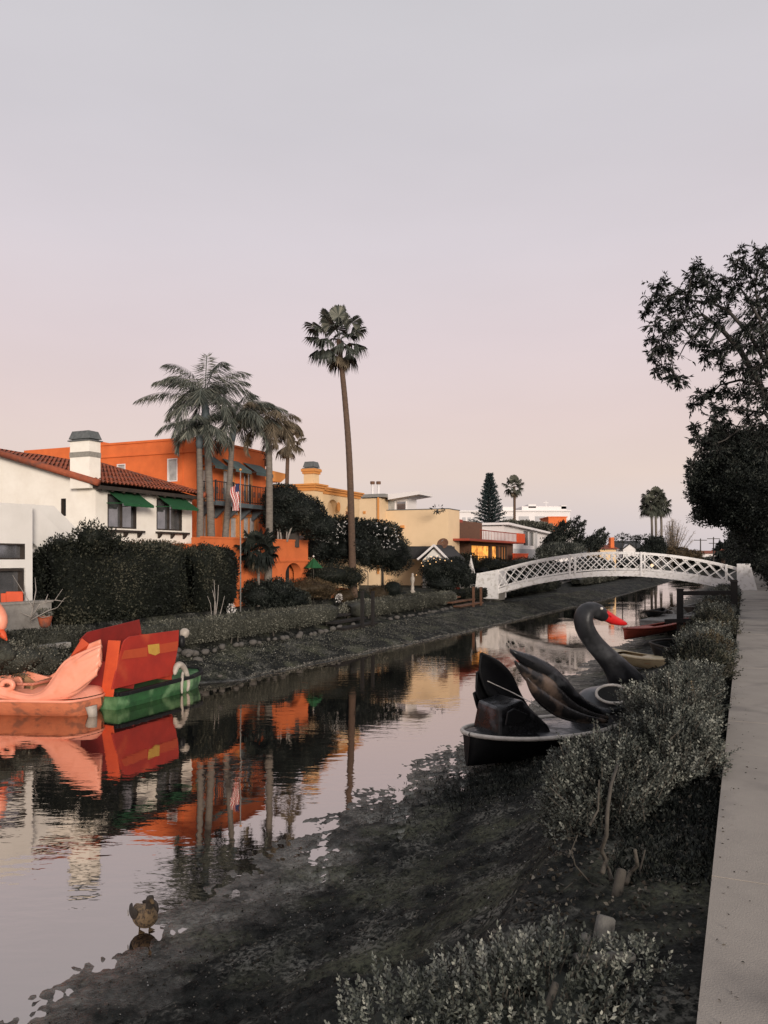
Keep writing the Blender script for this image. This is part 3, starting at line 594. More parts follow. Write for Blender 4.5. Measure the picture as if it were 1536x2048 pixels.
mb.build('wall', 'yellow', h)
x = MB(W)
for q0, q1, o_ in ((-.14, 0, .05), (0, .09, .12), (.09, .16, .18)):
    x.box(SY+.75+o_, SY2+o_, TY-o_, TY+8, zc+q0, zc+q1); x.box(SY-o_, SY+.75+o_, TY-.35-o_, TY+8, zc+q0+.02, zc+q1+.02)
x.build('cornice', 'ochre', h)
t0_, t1_ = onS(636, 950, SY)[0], onS(606, 950, SY)[0]
ch = cap_chimney(h, SY+.02, onT(638, 950, onS(627, 950, SY)[0])[0], onS(627, 950, SY)[0], onS(607, 950, SY)[0], zc+.18, 6.82, 7.13, 'yellow', trim='ochre')
for cx, cy in ((642, 1022), (691, 1032)):
    sl0, z0 = onT(cx, cy, TY); x = MB(W); x.box(sl0-.05, sl0+.05, TY-.16, TY-.05, z0-.12, z0+.1); x.box(sl0-.07, sl0+.07, TY-.18, TY-.03, z0+.1, z0+.13); x.prism([(sl0-.05, TY-.16, z0+.13), (sl0+.05, TY-.16, z0+.13), (sl0, TY-.1, z0+.22)], (0, .1, 0)); x.bar((sl0, TY-.1, z0+.2), (sl0, TY, z0+.2), .03); x.build('wall_lantern', 'brown', h)
sm, zm = onT(676, 1014, TY); x = MB(W)
x.tube([(sm+.11*cos(a), TY-.03, zm+.2*sin(a)) for a in np.linspace(0, 2*pi, 16)], .03, 5); x.box(sm-.07, sm+.07, TY-.04, TY, zm-.13, zm+.13); x.build('wall_plaque', 'ochre', h)

# orange-roofed corner of another villa
sR, zR = onT(545, 955, 21)
h = root('villa_roof_corner', 'ochre flared roof corner of a house rising behind the hill-shaped green tree', 'house', sR+1, 22)
mb = MB(W); mb.box(sR-2, sR+.2, 21.3, 25, 1.2, zR+.1); mb.build('wall', 'yellow', h)
mb = MB(W); mb.prism([(sR-2.2, 20.6, zR-.25), (sR+.1, 20.6, zR-.25), (sR+.75, 20.6, zR+.1), (sR+.55, 20.6, zR+.22), (sR-2.2, 20.6, zR+.3)], (0, 5, 0)); mb.build('roof', 'ochre', h)

# ---- beige modern house
TG = 16.0; SG, zG = onT(897, 1018, TG); SG2 = onT(918, 1020, TG)[0]; tG = onS(773, 1026, SG)[0]
h = root('beige_house', 'plain beige modern house with flat overhanging roof, glazed penthouse and two steel flues', 'house', SG+1, TG+3)
mb = MB(W); mb.box(SG, SG2+.1, TG, tG+3, 1.2, zG); mb.box(SG-.9, SG+2, tG+.02, tG+3.2, 1.2, zG+.72); mb.build('wall', 'beige', h)
mb = MB(W); mb.box(SG-.03, SG2+.13, TG-.03, tG, zG, zG+.05); mb.build('parapet_cap', 'lead', h)
ta = onS(848, 990, SG+.2)[0]; tb = onS(716, 1000, SG-1)[0]; zs = onS(790, 992, SG)[1]
mb = MB(W); mb.box(SG-1.1, SG+1.7, tG-.35, tb, zs-.12, zs+.08); mb.build('roof_slab', 'grey', h)
mb = MB(W); mb.prism([(SG-.6, tG-.36, zs-.26), (SG-.6, ta, zs+.0), (SG-.6, ta, zs+.2), (SG-.6, tG-.36, zs+.09)], (2.3, 0, 0)); mb.build('sloping_canopy', 'farwhite', h)
r1 = pxw('t', SG+.3, 777, 790, 1000, 1025); r2 = pxw('t', SG+.3, 791, 812, 1001, 1023)
tt = onS(812, 1010, SG+.3)[0]
mb = MB(W); mb.box(SG+.32, SG+1.8, tt-.1, tG, zG, zs-.06); mb.build('penthouse', 'farwhite', h)
window(h, 't', *r1, SG+.27, 'farwhite', 'glassl', .03, q=.0); window(h, 't', r2[0], r2[1]-.1, r2[2]+.1, r2[3]-.05, SG+.27, 'farwhite', 'glass', .03, mull=1, q=.0)
for px_ in (745, 757):
    t_, z_ = onS(px_, 988, SG+.3); x = MB(W); zt = onS(px_, 963, SG+.3)[1]
    c = W(SG+.3, t_, 0); x.tr = None
    x.lathe((c.x, c.y, 0), [(.085, zs+.08), (.12, zs+.1), (.085, zs+.14), (.085, zt-.18)], 12); fl = x.build('steel_flue', 'farwhite', h, smooth=True)
    x = MB(); x.lathe((c.x, c.y, 0), [(.11, zt-.18), (.145, zt-.16), (.145, zt), (.10, zt+.01)], 12); x.build('flue_cap', 'brown', fl)
x = MB(W); t_, zd = onS(768, 1000, SG-.9); x.bar((SG-1.0, tG+.1, zs-.1), (SG-1.0, tG+.1, 2), .09); t2, z2 = onS(806, 1056, SG); x.bar((SG-.07, t2, z2), (SG-.07, tG, z2-.1), .09); x.box(SG-.2, SG, t2-.1, t2+.1, z2-.05, z2+.16); x.build('drain_pipe', 'ochre', h)
rr_ = pxw('t', SG, 894, 901, 1092, 1111); window(h, 's', SG+.35, SG+.75, rr_[2], rr_[3], TG, 'farwhite', 'glass', .04, q=-.02, frame_out=-.05)
x = MB(W); t_, z_ = onS(729, 1025, SG-.9); x.box(SG-.95, SG-.9, t_-.08, t_+.08, z_-.08, z_+.08); x.build('wall_vent', 'ochre', h)

# ---- small gabled cottage
SC_ = 39.2; h0 = onS(866, 1092, SC_)
h = root('gabled_cottage', 'small white cottage with dark shingle roof below the beige house', 'house', SC_+1, h0[0])
tp, zp = onS(871, 1091, SC_); tl0 = onS(896, 1112, SC_)[0]; tr0 = onS(842, 1119, SC_)[0]; zl_ = onS(893, 1112, SC_)[1]; zr0 = onS(843, 1118, SC_)[1]
mb = MB(W); mb.prism([(SC_, tl0+.1, 1.2), (SC_, tr0-.1, 1.2), (SC_, tr0-.1, zr0-.05), (SC_, tp, zp-.08), (SC_, tl0+.1, zr0-.05)], (2.6, 0, 0)); mb.build('wall', 'white2', h)
mb = MB(W)
mb.prism([(SC_-.2, tp, zp+.04), (SC_-.2, tl0-.1, zr0), (SC_-.2, tl0-.1, zr0-.08), (SC_-.2, tp, zp-.06)], (2.9, 0, 0)); mb.prism([(SC_-.2, tp, zp+.04), (SC_-.2, tr0+.1, zr0), (SC_-.2, tr0+.1, zr0-.08), (SC_-.2, tp, zp-.06)], (2.9, 0, 0))
mb.box(SC_+.9, SC_+2.7, tp-.2, onS(815, 1100, SC_+.9)[0]+1.2, zr0, zp-.02)
mb.build('roof', 'slate', h)
mb = MB(W); mb.bar((SC_-.23, tp, zp+.02), (SC_-.23, tl0-.1, zr0-.03), .05, .11); mb.bar((SC_-.23, tp, zp+.02), (SC_-.23, tr0+.12, zr0-.03), .05, .11); mb.build('barge_board', 'farwhite', h)
# satellite dish
c = W(*[SC_+1, onS(886, 1088, SC_+1)[0]], onS(886, 1088, SC_+1)[1])
h = thing('satellite_dish', 'round grey satellite dish above the cottage roof', 'satellite dish', c-Vector((0, 0, .5)))
mb = MB(); rows = []
ax_ = Vector((-.35, -.8, .45)).normalized(); e1 = ax_.cross(Vector((0, 0, 1))).normalized(); e2 = ax_.cross(e1)
for r in np.linspace(0.02, .34, 6): rows.append([c+(e1*cos(a)+e2*sin(a))*r+ax_*(r*r*.6) for a in np.linspace(0, 2*pi, 18, endpoint=False)])
mb.grid(rows, close=True); mb.build('dish', 'brown', h, smooth=True, solid=.015)
mb = MB(); mb.bar(c-ax_*.02, c-Vector((0, 0, .8)), .045); mb.bar(c-e2*.3, c+ax_*.32, .02); mb.build('mast', 'grey', h)

# ---- dark timber house with lit room
TD = 15.8; SD = onT(941, 1100, TD)[0]; SD2 = onT(1026, 1100, TD)[0]
z = lambda y, x=975: onT(x, y, TD)[1]
h = root('timber_house', 'dark brown timber house with glowing lit room, deck rails and red balcony panel', 'house', SD+3, TD+3)
r1 = (onT(943, 1105, TD)[0], onT(981, 1105, TD)[0], z(1123), z(1091)); r2 = (onT(984, 1105, TD)[0], onT(996, 1105, TD)[0], z(1122), z(1091)); r3 = (onT(999, 1105, TD)[0], onT(1014, 1105, TD)[0], z(1124), z(1091))
mb = MB(W); wall(mb, 's', SD-.2, SD2, 1.2, z(1084), TD, .2, [r1, r2, r3]); mb.box(SD-.2, SD, TD+.2, TD+5, 1.2, z(1084)); mb.box(SD, SD2, TD+3, TD+5, 1.2, z(1084)); mb.box(SD, SD2, TD+.2, TD+3, z(1088), z(1084))
mb.box(SD-2.6, SD-.4, TD+1.2, TD+6, 1.2, z(1042)); mb.box(SD+.4, SD2-2.0, TD+1.8, TD+6, z(1084), z(1040)); mb.build('wall', 'brown', h)
for r_, gm, fl in ((r1, 'lit', 0), (r2, 'lit', 0), (r3, 'litdim', 2)):
    f = MB(W); wi = window(h, 's', *r_, TD, 'dark', gm, .04, mull=fl, q=.16, name='lit_window')
for k in range(7):
    x = MB(W); c0 = r1[0]+.15+k*(r1[1]-r1[0]-.3)/6; x.box(c0, c0+.22, TD+.10, TD+.14, r1[2]+.02, r1[2]+.2+.1*(k % 3)); x.build('indoor_chair', 'brown', h)
x = MB(W); x.box(r1[0], r1[1], TD+.05, TD+.08, r1[2]+.34, r1[2]+.38); x.build('inner_rail', 'brown', h)
x = MB(W); x.box(SD-2.8, SD2+.1, TD-.8, TD+2, z(1085), z(1081)); x.prism([(SD-2.7, TD+1.0, z(1052)), (SD-2.7, TD+6, z(1030)), (SD-2.7, TD+6, z(1026)), (SD-2.7, TD+1.0, z(1046))], (2.6, 0, 0))
x.prism([(SD+.2, TD+1.4, z(1046)), (SD+.2, TD+6, z(1028)), (SD+.2, TD+6, z(1023)), (SD+.2, TD+1.4, z(1040))], (2.4, 0, 0)); x.build('deck', 'rust', h)
x = MB(W); x.bar((SD-.3, TD-.75, z(1064)), (SD2-1.9, TD-.75, z(1064)), .06)
for k in range(26):
    c0 = SD-.3+k*(SD2-1.6-SD)/25; x.bar((c0, TD-.75, z(1083)), (c0, TD-.75, z(1064)), .025)
x.build('railing', 'rust', h)
x = MB(W); x.box(SD2-1.9, SD2+.12, TD-.9, TD-.78, z(1083), z(1063)); x.build('red_balcony_panel', 'orred', h)
x = MB(W); p0 = onT(1028, 1115, TD-.6)[0]; p1 = onT(1055, 1115, TD-.6)[0]; x.box(p0, p1, TD-.65, TD-.5, z(1126), z(1108)); x.box(p0-.05, p1+.05, TD-.68, TD-.47, z(1108), z(1106)); x.build('red_planter_panel', 'orred', h)
x = MB(W); x.box(SD-.5, SD2+.5, TD-.9, TD, 1.2, z(1127)); x.build('deck_base', 'dark', h)

# ---- white modern house with sloping roof
TH = 17.0; SH = onT(1008, 1090, TH)[0]; SH2 = onT(1095, 1090, TH)[0]; zz = lambda y, x=1050: onT(x, y, TH)[1]
h = root('white_modern_house', 'white modern house with sloping white roof and tall dark windows behind the footbridge', 'house', SH+3, TH+3)
w1 = (onT(1047, 1075, TH)[0], onT(1056, 1075, TH)[0], zz(1091), zz(1062)); w2 = (onT(1059, 1075, TH)[0], onT(1067, 1075, TH)[0], zz(1091), zz(1063))
mb = MB(W); zA = zz(1052, 1020); zE = zz(1066, 1090)
wall(mb, 's', SH, SH2, 1.2, zE, TH, .2, [w1, w2]); mb.prism([(SH, TH, zE), (SH2, TH, zE), (SH2, TH, zE+.02), (SH, TH, zA)], (0, .2, 0)); mb.box(SH, SH+.2, TH+.2, TH+6, 1.2, zA-.05); mb.box(SH2-.2, SH2, TH+.2, TH+6, 1.2, zE-.05); mb.box(SH-.2, SH2, TH+1, TH+6, 1.2, zE-.3)
mb.build('wall', 'farwhite', h)
mb = MB(W); mb.prism([(SH-.4, TH-.5, zA+.02), (SH2+.9, TH-.5, zE-.12), (SH2+.9, TH-.5, zE+.05), (SH-.4, TH-.5, zA+.2)], (0, 6, 0)); mb.build('roof', 'farwhite', h)
for w_ in (w1, w2): window(h, 's', *w_, TH, 'grey', 'glass', .05, q=.1)
w3 = (onT(1070, 1110, TH)[0], onT(1075, 1110, TH)[0], zz(1126), zz(1096)); window(h, 's', *w3, TH, 'grey', 'glass', .04, q=-.02, frame_out=-.04)
mb = MB(W); a0 = onT(1069, 1090, TH)[0]; mb.box(a0-.12, a0, TH-.25, TH, 1.2, zE-.05); mb.box(SH+2.5, SH2-2.4, TH-.15, TH, 1.2, zz(1098)); mb.build('grey_panel', 'fargrey', h)

# ---- far apartment slabs
def slab(name, label, px0, px1, ytop, ybot, d, rows, dep=14, extra=None, m='farwhite', skew=0):
    a = Dp(px0, ytop, d); b = Dp(px1, ytop, d); zt = a.z; r = thing(name, label, 'apartment building', (a.x, d, 1.3))
    mb = MB(); mb.box(a.x, b.x, d, d+dep, 1.2, zt); mb.box(a.x-.2, b.x+.2, d-.3, d+dep, zt, zt+.25); mb.build('wall', m, r)
    wds = (b.x-a.x)
    for j in range(rows):
        z1 = zt-.9-j*2.9; n = max(3, int(wds/3.2)); x = MB()
        x.box(a.x+.2, b.x-.2, d-.5, d-.02, z1-2.1, z1-1.35) if j % 2 == 0 else x.box(a.x+.2, b.x-.2, d-.3, d-.02, z1-1.9, z1-1.5); x.build('balcony_band', 'farwhite', r)
        for k in range(n):
            c = a.x+.5+k*(wds-1)/n; w = MB(); w.box(c, c+(wds-1)/n*.62, d-.06, d-.01, z1-1.35, z1); w.build('window', 'fargrey', r)
    return r
dA = 150
r = slab('apartment_building', 'long white apartment block on the horizon behind the palm and pine, with rooftop plant', 1000, 1140, 1023, 1090, dA, 2)
x = MB()
for (p0, p1, yt, yb) in ((1002, 1024, 1015, 1023), (1040, 1128, 1014, 1023), (1053, 1068, 1010, 1014), (1118, 1128, 1012, 1016)):
    a = Dp(p0, yt, dA+3); b = Dp(p1, yb, dA+3); x.box(a.x, b.x, dA+1, dA+8, b.z-.3, a.z)
a = Dp(1092, 1014, dA+3); x.bar((a.x, dA+3, a.z-1), (a.x, dA+3, a.z+1.2), .12); x.bar((a.x-.5, dA+3, a.z+.8), (a.x+.5, dA+3, a.z+.8), .1); x.build('rooftop_plant', 'farwhite', r)
slab('apartment_building', 'pale stepped apartment block left of the conical pine', 919, 962, 1024, 1075, 135, 3, m='farwhite')
x0_, x1_ = Dp(1097, 1035, 96), Dp(1133, 1057, 96)
r = thing('orange_block', 'bright orange flat-roofed block in front of the white apartment block', 'building', (x0_.x, 96, 1.3))
mb = MB(); mb.box(x0_.x, x1_.x, 96, 101, x1_.z-.3, x0_.z); mb.build('wall', 'orange', r)
mb = MB(); mb.box(x0_.x-.1, x1_.x+.1, 95.9, 101.1, x0_.z, x0_.z+.12); mb.build('parapet', 'orange', r)
mb = MB(); mb.box(x0_.x+.3, x1_.x+1.6, 97, 101, 1.2, x1_.z-.3); mb.build('lower_storey', 'farwhite', r)

# ---- far cottages beyond the bridge
def cottage(label, px0, px1, ye, yr, d, wm='farwhite', rm='slate', gable=True, chim=None, yb=1112):
    a = Dp(px0, ye, d); b = Dp(px1, yr, d); r = thing('cottage', label, 'house', (a.x, d, 1.3)); ze = a.z; zr = b.z; w = b.x-a.x
    mb = MB(); mb.box(a.x, b.x, d, d+6, 1.2, ze); mb.build('wall', wm, r)
    mb = MB(); mb.prism([(a.x-.3, d-.5, ze), (a.x-.3, d+3, zr), (a.x-.3, d+6.5, ze)], (w+.6, 0, 0)); mb.build('roof', rm, r)
    if gable:
        c = a.x+w*.42; mb = MB(); mb.prism([(c-w*.32, d-1.2, ze-.25), (c+w*.32, d-1.2, ze-.25), (c, d-1.2, ze+(zr-ze)*.55)], (0, 3, 0)); mb.box(c-w*.3, c+w*.3, d-1.1, d, 1.2, ze-.25); mb.build('porch', wm, r)
        mb = MB(); mb.bar((c-w*.36, d-1.3, ze-.3), (c, d-1.3, ze+(zr-ze)*.62), .5, .14); mb.bar((c+w*.36, d-1.3, ze-.3), (c, d-1.3, ze+(zr-ze)*.62), .5, .14); mb.build('porch_roof', rm, r)
    for k in range(2):
        c = a.x+w*(.2+.45*k); mb = MB(); mb.box(c, c+w*.15, d-.06-1.06*gable, d-.01-1.06*gable, ze-1.6, ze-.6); mb.build('window', 'fargrey', r)
    if chim: p = Dp(chim[0], chim[1], d+1); q_ = Dp(chim[2], 1100, d+1); mb = MB(); mb.box(p.x, q_.x, d+.5, d+1.4, 1.3, p.z); mb.build('chimney', 'orange2', r)
    return r
cottage('white cottage with dark gabled roof in the middle distance over the bridge', 1234, 1284, 1097, 1081, 128)
cottage('low tan cottage with tall orange brick chimney beyond the bridge', 1200, 1232, 1098, 1089, 92, 'yellow', 'tile', False, chim=(1219, 1075, 1226))
cottage('pale low house at the far end of the canal beside small palm', 1404, 1436, 1107, 1101, 150, 'farwhite', 'tile', False)
cottage('far tan-roofed house at the canal end, close to the dark hedge', 1444, 1476, 1104, 1097, 165, 'white2', 'tile', False)

# ---- arched white footbridge
SBR = 40.3
def bt(px, py): return onS(px, py, SBR)
top = [bt(*p) for p in ((996, 1147), (1031, 1129), (1086, 1117.5), (1130, 1112), (1173, 1109.5), (1232, 1108), (1283, 1109), (1341, 1113), (1414, 1125), (1476, 1138))]
bot = [bt(*p) for p in ((996, 1185), (1068, 1163), (1120, 1156), (1173, 1151), (1232, 1149), (1283, 1149.5), (1356, 1155), (1443, 1171), (1476, 1180))]
def fitq(pts): a = np.array(pts); return np.poly1d(np.polyfit(a[:, 0], a[:, 1], 2))
ft, fb = fitq(top), fitq(bot); tA_, tB_ = top[0][0], top[-1][0]
ft.c[0:1]
h = root('footbridge', 'arched white painted footbridge with lattice rails crossing the canal', 'bridge', SBR, (tA_+tB_)/2, 1.3)
N = 40; tv = np.linspace(tA_, tB_, N+1)
for sd, so_ in ((0, 'near'), (1, 'far')):
    sx_ = SBR+sd*1.5
    x = MB(W)
    for i in range(N): x.add([(sx_-.07, tv[i], fb(tv[i])-.10), (sx_+.07, tv[i], fb(tv[i])-.10), (sx_+.07, tv[i], fb(tv[i])+.17), (sx_-.07, tv[i], fb(tv[i])+.17), (sx_-.07, tv[i+1], fb(tv[i+1])-.12), (sx_+.07, tv[i+1], fb(tv[i+1])-.12), (sx_+.07, tv[i+1], fb(tv[i+1])+.17), (sx_-.07, tv[i+1], fb(tv[i+1])+.17)], [(0,1,2,3),(7,6,5,4),(0,4,5,1),(1,5,6,2),(2,6,7,3),(3,7,4,0)])
    x.build('arched_beam', 'bridge', h)
    for fn_, of_, wd_, nm_ in ((ft, .02, .125, 'handrail'), (fb, .25, .07, 'bottom_rail')):
        x = MB(W)
        for i in range(N): x.bar((sx_, tv[i], fn_(tv[i])+of_), (sx_, tv[i+1], fn_(tv[i+1])+of_), wd_, wd_)
        x.build(nm_, 'bridge', h)
    x = MB(W); zlo = lambda t: fb(t)+.24; nb = 21; sp = (tA_-tB_)/nb; bw_ = .05 if sd == 0 else .032
    for k in range(nb):
        a = tB_+k*sp; b = a+sp*1.5
        if b > tA_: b = tA_
        x.bar((sx_-.02, a, zlo(a)), (sx_-.02, b, ft(b)), .03, bw_); x.bar((sx_+.02, b, zlo(b)), (sx_+.02, a, ft(a)), .03, bw_)
    x.build('lattice', 'bridge', h)
    x = MB(W)
    for t_ in [bt(p, 1120)[0] for p in (1140, 1283, 1452)]+[tA_]:
      x = MB(W); x.bar((sx_-.05, t_, fb(t_)-.1), (sx_-.05, t_, ft(t_)+.1), .09, .13)
      x.build('rail_post', 'bridge', h)
x = MB(W)
for i in range(N*2):
    a = tB_+(tA_-tB_)*i/(N*2); b = tB_+(tA_-tB_)*(i+1)/(N*2)-.015; x.add([(SBR+.08, a, fb(a)+.02), (SBR+1.42, a, fb(a)+.02), (SBR+1.42, b, fb(b)+.02), (SBR+.08, b, fb(b)+.02), (SBR+.08, a, fb(a)-.03), (SBR+1.42, a, fb(a)-.03), (SBR+1.42, b, fb(b)-.03), (SBR+.08, b, fb(b)-.03)], [(0,1,2,3),(7,6,5,4),(0,4,5,1),(1,5,6,2),(2,6,7,3),(3,7,4,0)])
x.build('deck', 'grey', h)
tl1 = bt(953, 1170)[0]; zl1 = bt(975, 1147)[1]
for sd in (0, 1):
    s0_ = SBR-.12+sd*1.55; x = MB(W)
    x.prism([(s0_, tA_-.02, .7), (s0_, tl1+.1, .7), (s0_, tl1-.05, zl1), (s0_, tA_-.02, ft(tA_)+.1)], (.2, 0, 0)); x.build('parapet_wall', 'bridge', h)
    x = MB(W); tr1 = bt(1503, 1180)[0]-.2; zr1 = bt(1488, 1131)[1]
    x.prism([(s0_-.12, tB_+.05, 1.0), (s0_-.12, tr1-.15, 1.0), (s0_-.12, tr1+.25, zr1+.08), (s0_-.12, tB_+.05, zr1+.08)], (.34, 0, 0)); x.build('parapet_wall', 'bridge', h)
for a_, b_, c_, e_ in ((tA_, tl1+1, .6, 1.45), (tB_-.8, tB_, 1.0, 1.46)): x = MB(W); x.box(SBR+.2, SBR+1.4, a_, b_, c_, e_); x.build('abutment', 'kerb', h)
# ================================================================ VEGETATION
def nrm(v): return v/np.maximum(np.linalg.norm(v, axis=-1, keepdims=True), 1e-9)
def frond(fb, base, az, el, Ln, droop, n=38, ll=.5, w=.035, hang=.6, a0=None, roll=0):
    r = fb.r; m = 14; P = [np.array(base, float)]; T = []
    for i in range(m):
        e = el-droop*(i/m)**1.3; d = np.array((cos(az)*cos(e), sin(az)*cos(e), sin(e))); T.append(d); P.append(P[-1]+d*Ln/m)
    P = np.array(P); T = np.array(T+[T[-1]]); side = nrm(np.cross(T, (0, 0, 1.0)))
    fb.V.append(np.concatenate([P-side*.018, P+side*.018])); q = np.array([(i, i+1, m+2+i, m+1+i) for i in range(m)]); fb.F.append(q+fb.n); fb.a.append(np.full(m, .5)); fb.n += 2*(m+1)
    f = np.repeat(np.linspace(.08, .995, n), 2); sg = np.tile([-1, 1], n); ix = f*m; i0 = np.minimum(ix.astype(int), m-1); fr = (ix-i0)[:, None]
    PP = P[i0]*(1-fr)+P[i0+1]*fr; TT = T[i0]; SS = np.cross(TT, (0, 0, 1.0)); SS = nrm(SS)*sg[:, None]; env = np.sin(np.pi*(f*.86+.1))**.6
    D = SS*r.uniform(.6, 1.1, (2*n, 1))+TT*(.55+.9*f[:, None]**2)+np.array((0, 0, -1))*hang*(.5+r.uniform(0, .7, (2*n, 1)))+r.normal(0, .08, (2*n, 3))
    fb.leaf(PP, D, ll*env, w, np.clip((.45 if a0 is None else a0)+r.normal(0, .22, 2*n), 0, 1), fold=.05)
def fanleaf(fb, base, d, pet, rad, n=22, a0=.45, droop=.35):
    r = fb.r; d = nrm(np.array(d, float)); B = np.array(base, float)+d*pet
    s = nrm(np.cross(d, np.array((0, 0, 1.0))+r.normal(0, .1, 3))); up = np.cross(s, d)
    fb.V.append(np.array([base-s*.012, base+s*.012, B+s*.012, B-s*.012])); fb.F.append(np.array([[0, 1, 2, 3]])+fb.n); fb.a.append(np.array([.6])); fb.n += 4
    an = np.linspace(-1.75, 1.75, n)+r.normal(0, .04, n); D = d*np.cos(an)[:, None]+s*np.sin(an)[:, None]+up*(.15-droop*.4)+np.array((0, 0, -droop))*(np.abs(an)/1.75)[:, None]
    LL = rad*(1-.25*np.abs(an)/1.75)
    tone = np.clip(a0+r.normal(0, .15, n), 0, 1)
    D = nrm(D); S2 = nrm(np.cross(D, up)); w = rad*.15
    P0 = np.repeat(B[None], n, 0); P1 = P0+D*LL[:, None]*.62; P2 = P0+D*LL[:, None]*.8+np.array((0, 0, -1))*LL[:, None]*droop*.12; P3 = P0+D*LL[:, None]*.95+np.array((0, 0, -1))*LL[:, None]*droop*.6
    V = np.stack([P0, P1+S2*w/2, P2, P1-S2*w/2], 1).reshape(-1, 3); fb.quads(V, np.arange(4*n).reshape(n, 4), tone)
    V = np.stack([P1+S2*w*.35, P3, P3+S2*.006, P1-S2*w*.35], 1).reshape(-1, 3); fb.quads(V, np.arange(4*n).reshape(n, 4), tone)
def ptrunk(pts, r0, r1, n=14, seg=40, flare=1.25):
    pts = [Vector(p) for p in pts]; out = []; rad = []
    for i in range(seg+1):
        f = i/seg*(len(pts)-1); k = min(int(f), len(pts)-2); g_ = f-k
        p0 = pts[max(k-1, 0)]; p1 = pts[k]; p2 = pts[k+1]; p3 = pts[min(k+2, len(pts)-1)]
        out.append(.5*((2*p1)+(p2-p0)*g_+(2*p0-5*p1+4*p2-p3)*g_*g_+(3*p1-p0-3*p2+p3)*g_**3))
        F_ = i/seg; rad.append((r0+(r1-r0)*F_)*(1+(flare-1)*max(0, 1-F_*7))*(1+.035*(i % 2)))
    mb = MB(); mb.tube(out, rad, n); return mb
def king_palm(label, base, topp, r, nf, Ln, droop, seed, shaft=1.0, mat='f_palm', extra=(), tr='trunk', az0=0, elr=(.15, 1.35)):
    t = thing('king_palm', label, 'palm tree', base, 0, 'feather palms in front of the orange house'); fb = FB(seed)
    d = Vector(topp)-Vector(base); q = Vector(topp)-d.normalized()*shaft
    ptrunk([base, Vector(base)+d*.5+Vector((.04, 0, 0)), q], r*1.1, r*.8, seg=60).build('trunk', tr, t, smooth=True)
    mb = MB(); mb.tube([q, q+d.normalized()*shaft*.25, q+d.normalized()*shaft*.7, q+d.normalized()*shaft*1.05], [r*.85, r*1.12, r*.9, r*.5], 12); mb.build('crownshaft', 'bluegrey' if shaft > .3 else 'brown', t, smooth=True)
    for i in range(nf):
        az = az0+i*2.4+fb.r.normal(0, .15); el = elr[1]-(elr[1]-elr[0])*(i/nf)**.8+fb.r.normal(0, .08)
        frond(fb, np.array(topp)+(0, 0, .05), az, el, Ln*fb.r.uniform(.85, 1.1), droop*(.8+.5*i/nf), ll=Ln*.34, n=88, w=.026, hang=1.15)
    for az, el, ln, dr in extra: frond(fb, np.array(topp), az, el, ln, dr, ll=.62, n=96, w=.028, a0=.6, hang=1.15)
    fb.build('fronds', mat, t); return t
def at15(px, py, d): return Dp(px, py, d)
def gb(px, d, z=1.3): return Vector(((px-768)/FPX*d, d, z))
king_palm('feather palm with the leftmost pale trunk, low grey fronds beside the white house', gb(397, 26.9), Dp(399, 853, 26.9), .115, 11, 1.5, 1.5, 1, .75, elr=(-.2, .9), extra=[(2.9, .1, 1.0, 1.3), (-2.0, .1, .9, 1.6), (.2, .2, .9, 1.5)])
king_palm('tallest feather palm with upright spear frond and long left-reaching fronds', gb(426, 27.5), Dp(410, 795, 27.5), .13, 13, 2.1, 1.6, 2, .9, elr=(-.1, 1.3), extra=[(1.4, 1.5, 1.5, .1), (3.14, .3, 2.5, .9), (2.75, 1.0, 1.9, 1.3), (3.4, .75, 1.9, 1.3), (.25, .9, 1.7, 1.3), (3.0, -.1, 1.6, .9)], az0=.5)
king_palm('feather palm standing close against the tallest one, its fronds sweeping right', gb(437, 28.1), Dp(468, 838, 28.1), .11, 13, 1.95, 1.6, 3, .8, elr=(-.2, 1.2), extra=[(.1, .7, 2.0, 1.3), (.0, .35, 1.8, 1.3), (-.4, .1, 1.4, 1.4), (.5, 1.0, 1.7, 1.4)], az0=1.1)
king_palm('feather palm with straight pale trunk and brownish crown right of the flagpole', gb(535, 28.5), Dp(538, 848, 28.5), .13, 14, 1.7, 1.8, 4, .45, 'f_palmb', elr=(-.3, 1.2), extra=[(.1, .5, 1.4, 1.8), (3.1, .5, 1.3, 1.6), (.1, .1, 1.1, 1.6)], az0=2.0)
def fan_palm(label, base, topp, mid, r0, r1, nl, pet, rad, seed, skirt=8, group=None, mat='f_fan', tr='trunk2', nseg=22, drp=.5):
    t = thing('fan_palm', label, 'palm tree', base, 0, group); fb = FB(seed); topp = np.array(topp)
    ptrunk([base]+list(mid)+[topp], r0, r1, seg=70, flare=1.35).build('trunk', tr, t, smooth=True)
    for i in range(nl):
        el = 1.45-2.25*(i/nl)**.9; az = i*2.4+fb.r.normal(0, .2); d = (cos(az)*cos(el), sin(az)*cos(el), sin(el))
        fanleaf(fb, topp+fb.r.normal(0, .03, 3), d, pet*fb.r.uniform(.8, 1.1), rad*fb.r.uniform(.85, 1.15), nseg, .45+.2*sin(el), drp+.3*(el < 0))
    fb.build('fronds', mat, t)
    if skirt:
        fb = FB(seed+50)
        for i in range(skirt):
            az = i*2.4; el = -1.0-fb.r.uniform(0, .35); fanleaf(fb, topp-(0, 0, .15+.1*fb.r.uniform()), (cos(az)*cos(el), sin(az)*cos(el), sin(el)), pet*.7, rad*.8, 14, .6, .3)
        fb.build('dry_skirt', 'f_palmb', t)
    return t
dT = 33.9
fan_palm('tall lone fan palm with slender brown leaning trunk in the middle of the photo', gb(706, dT), Dp(677, 680, dT), [Dp(700, 950, dT), Dp(690, 800, dT)], .155, .10, 30, .92, .72, 21, skirt=6, mat='f_palm')
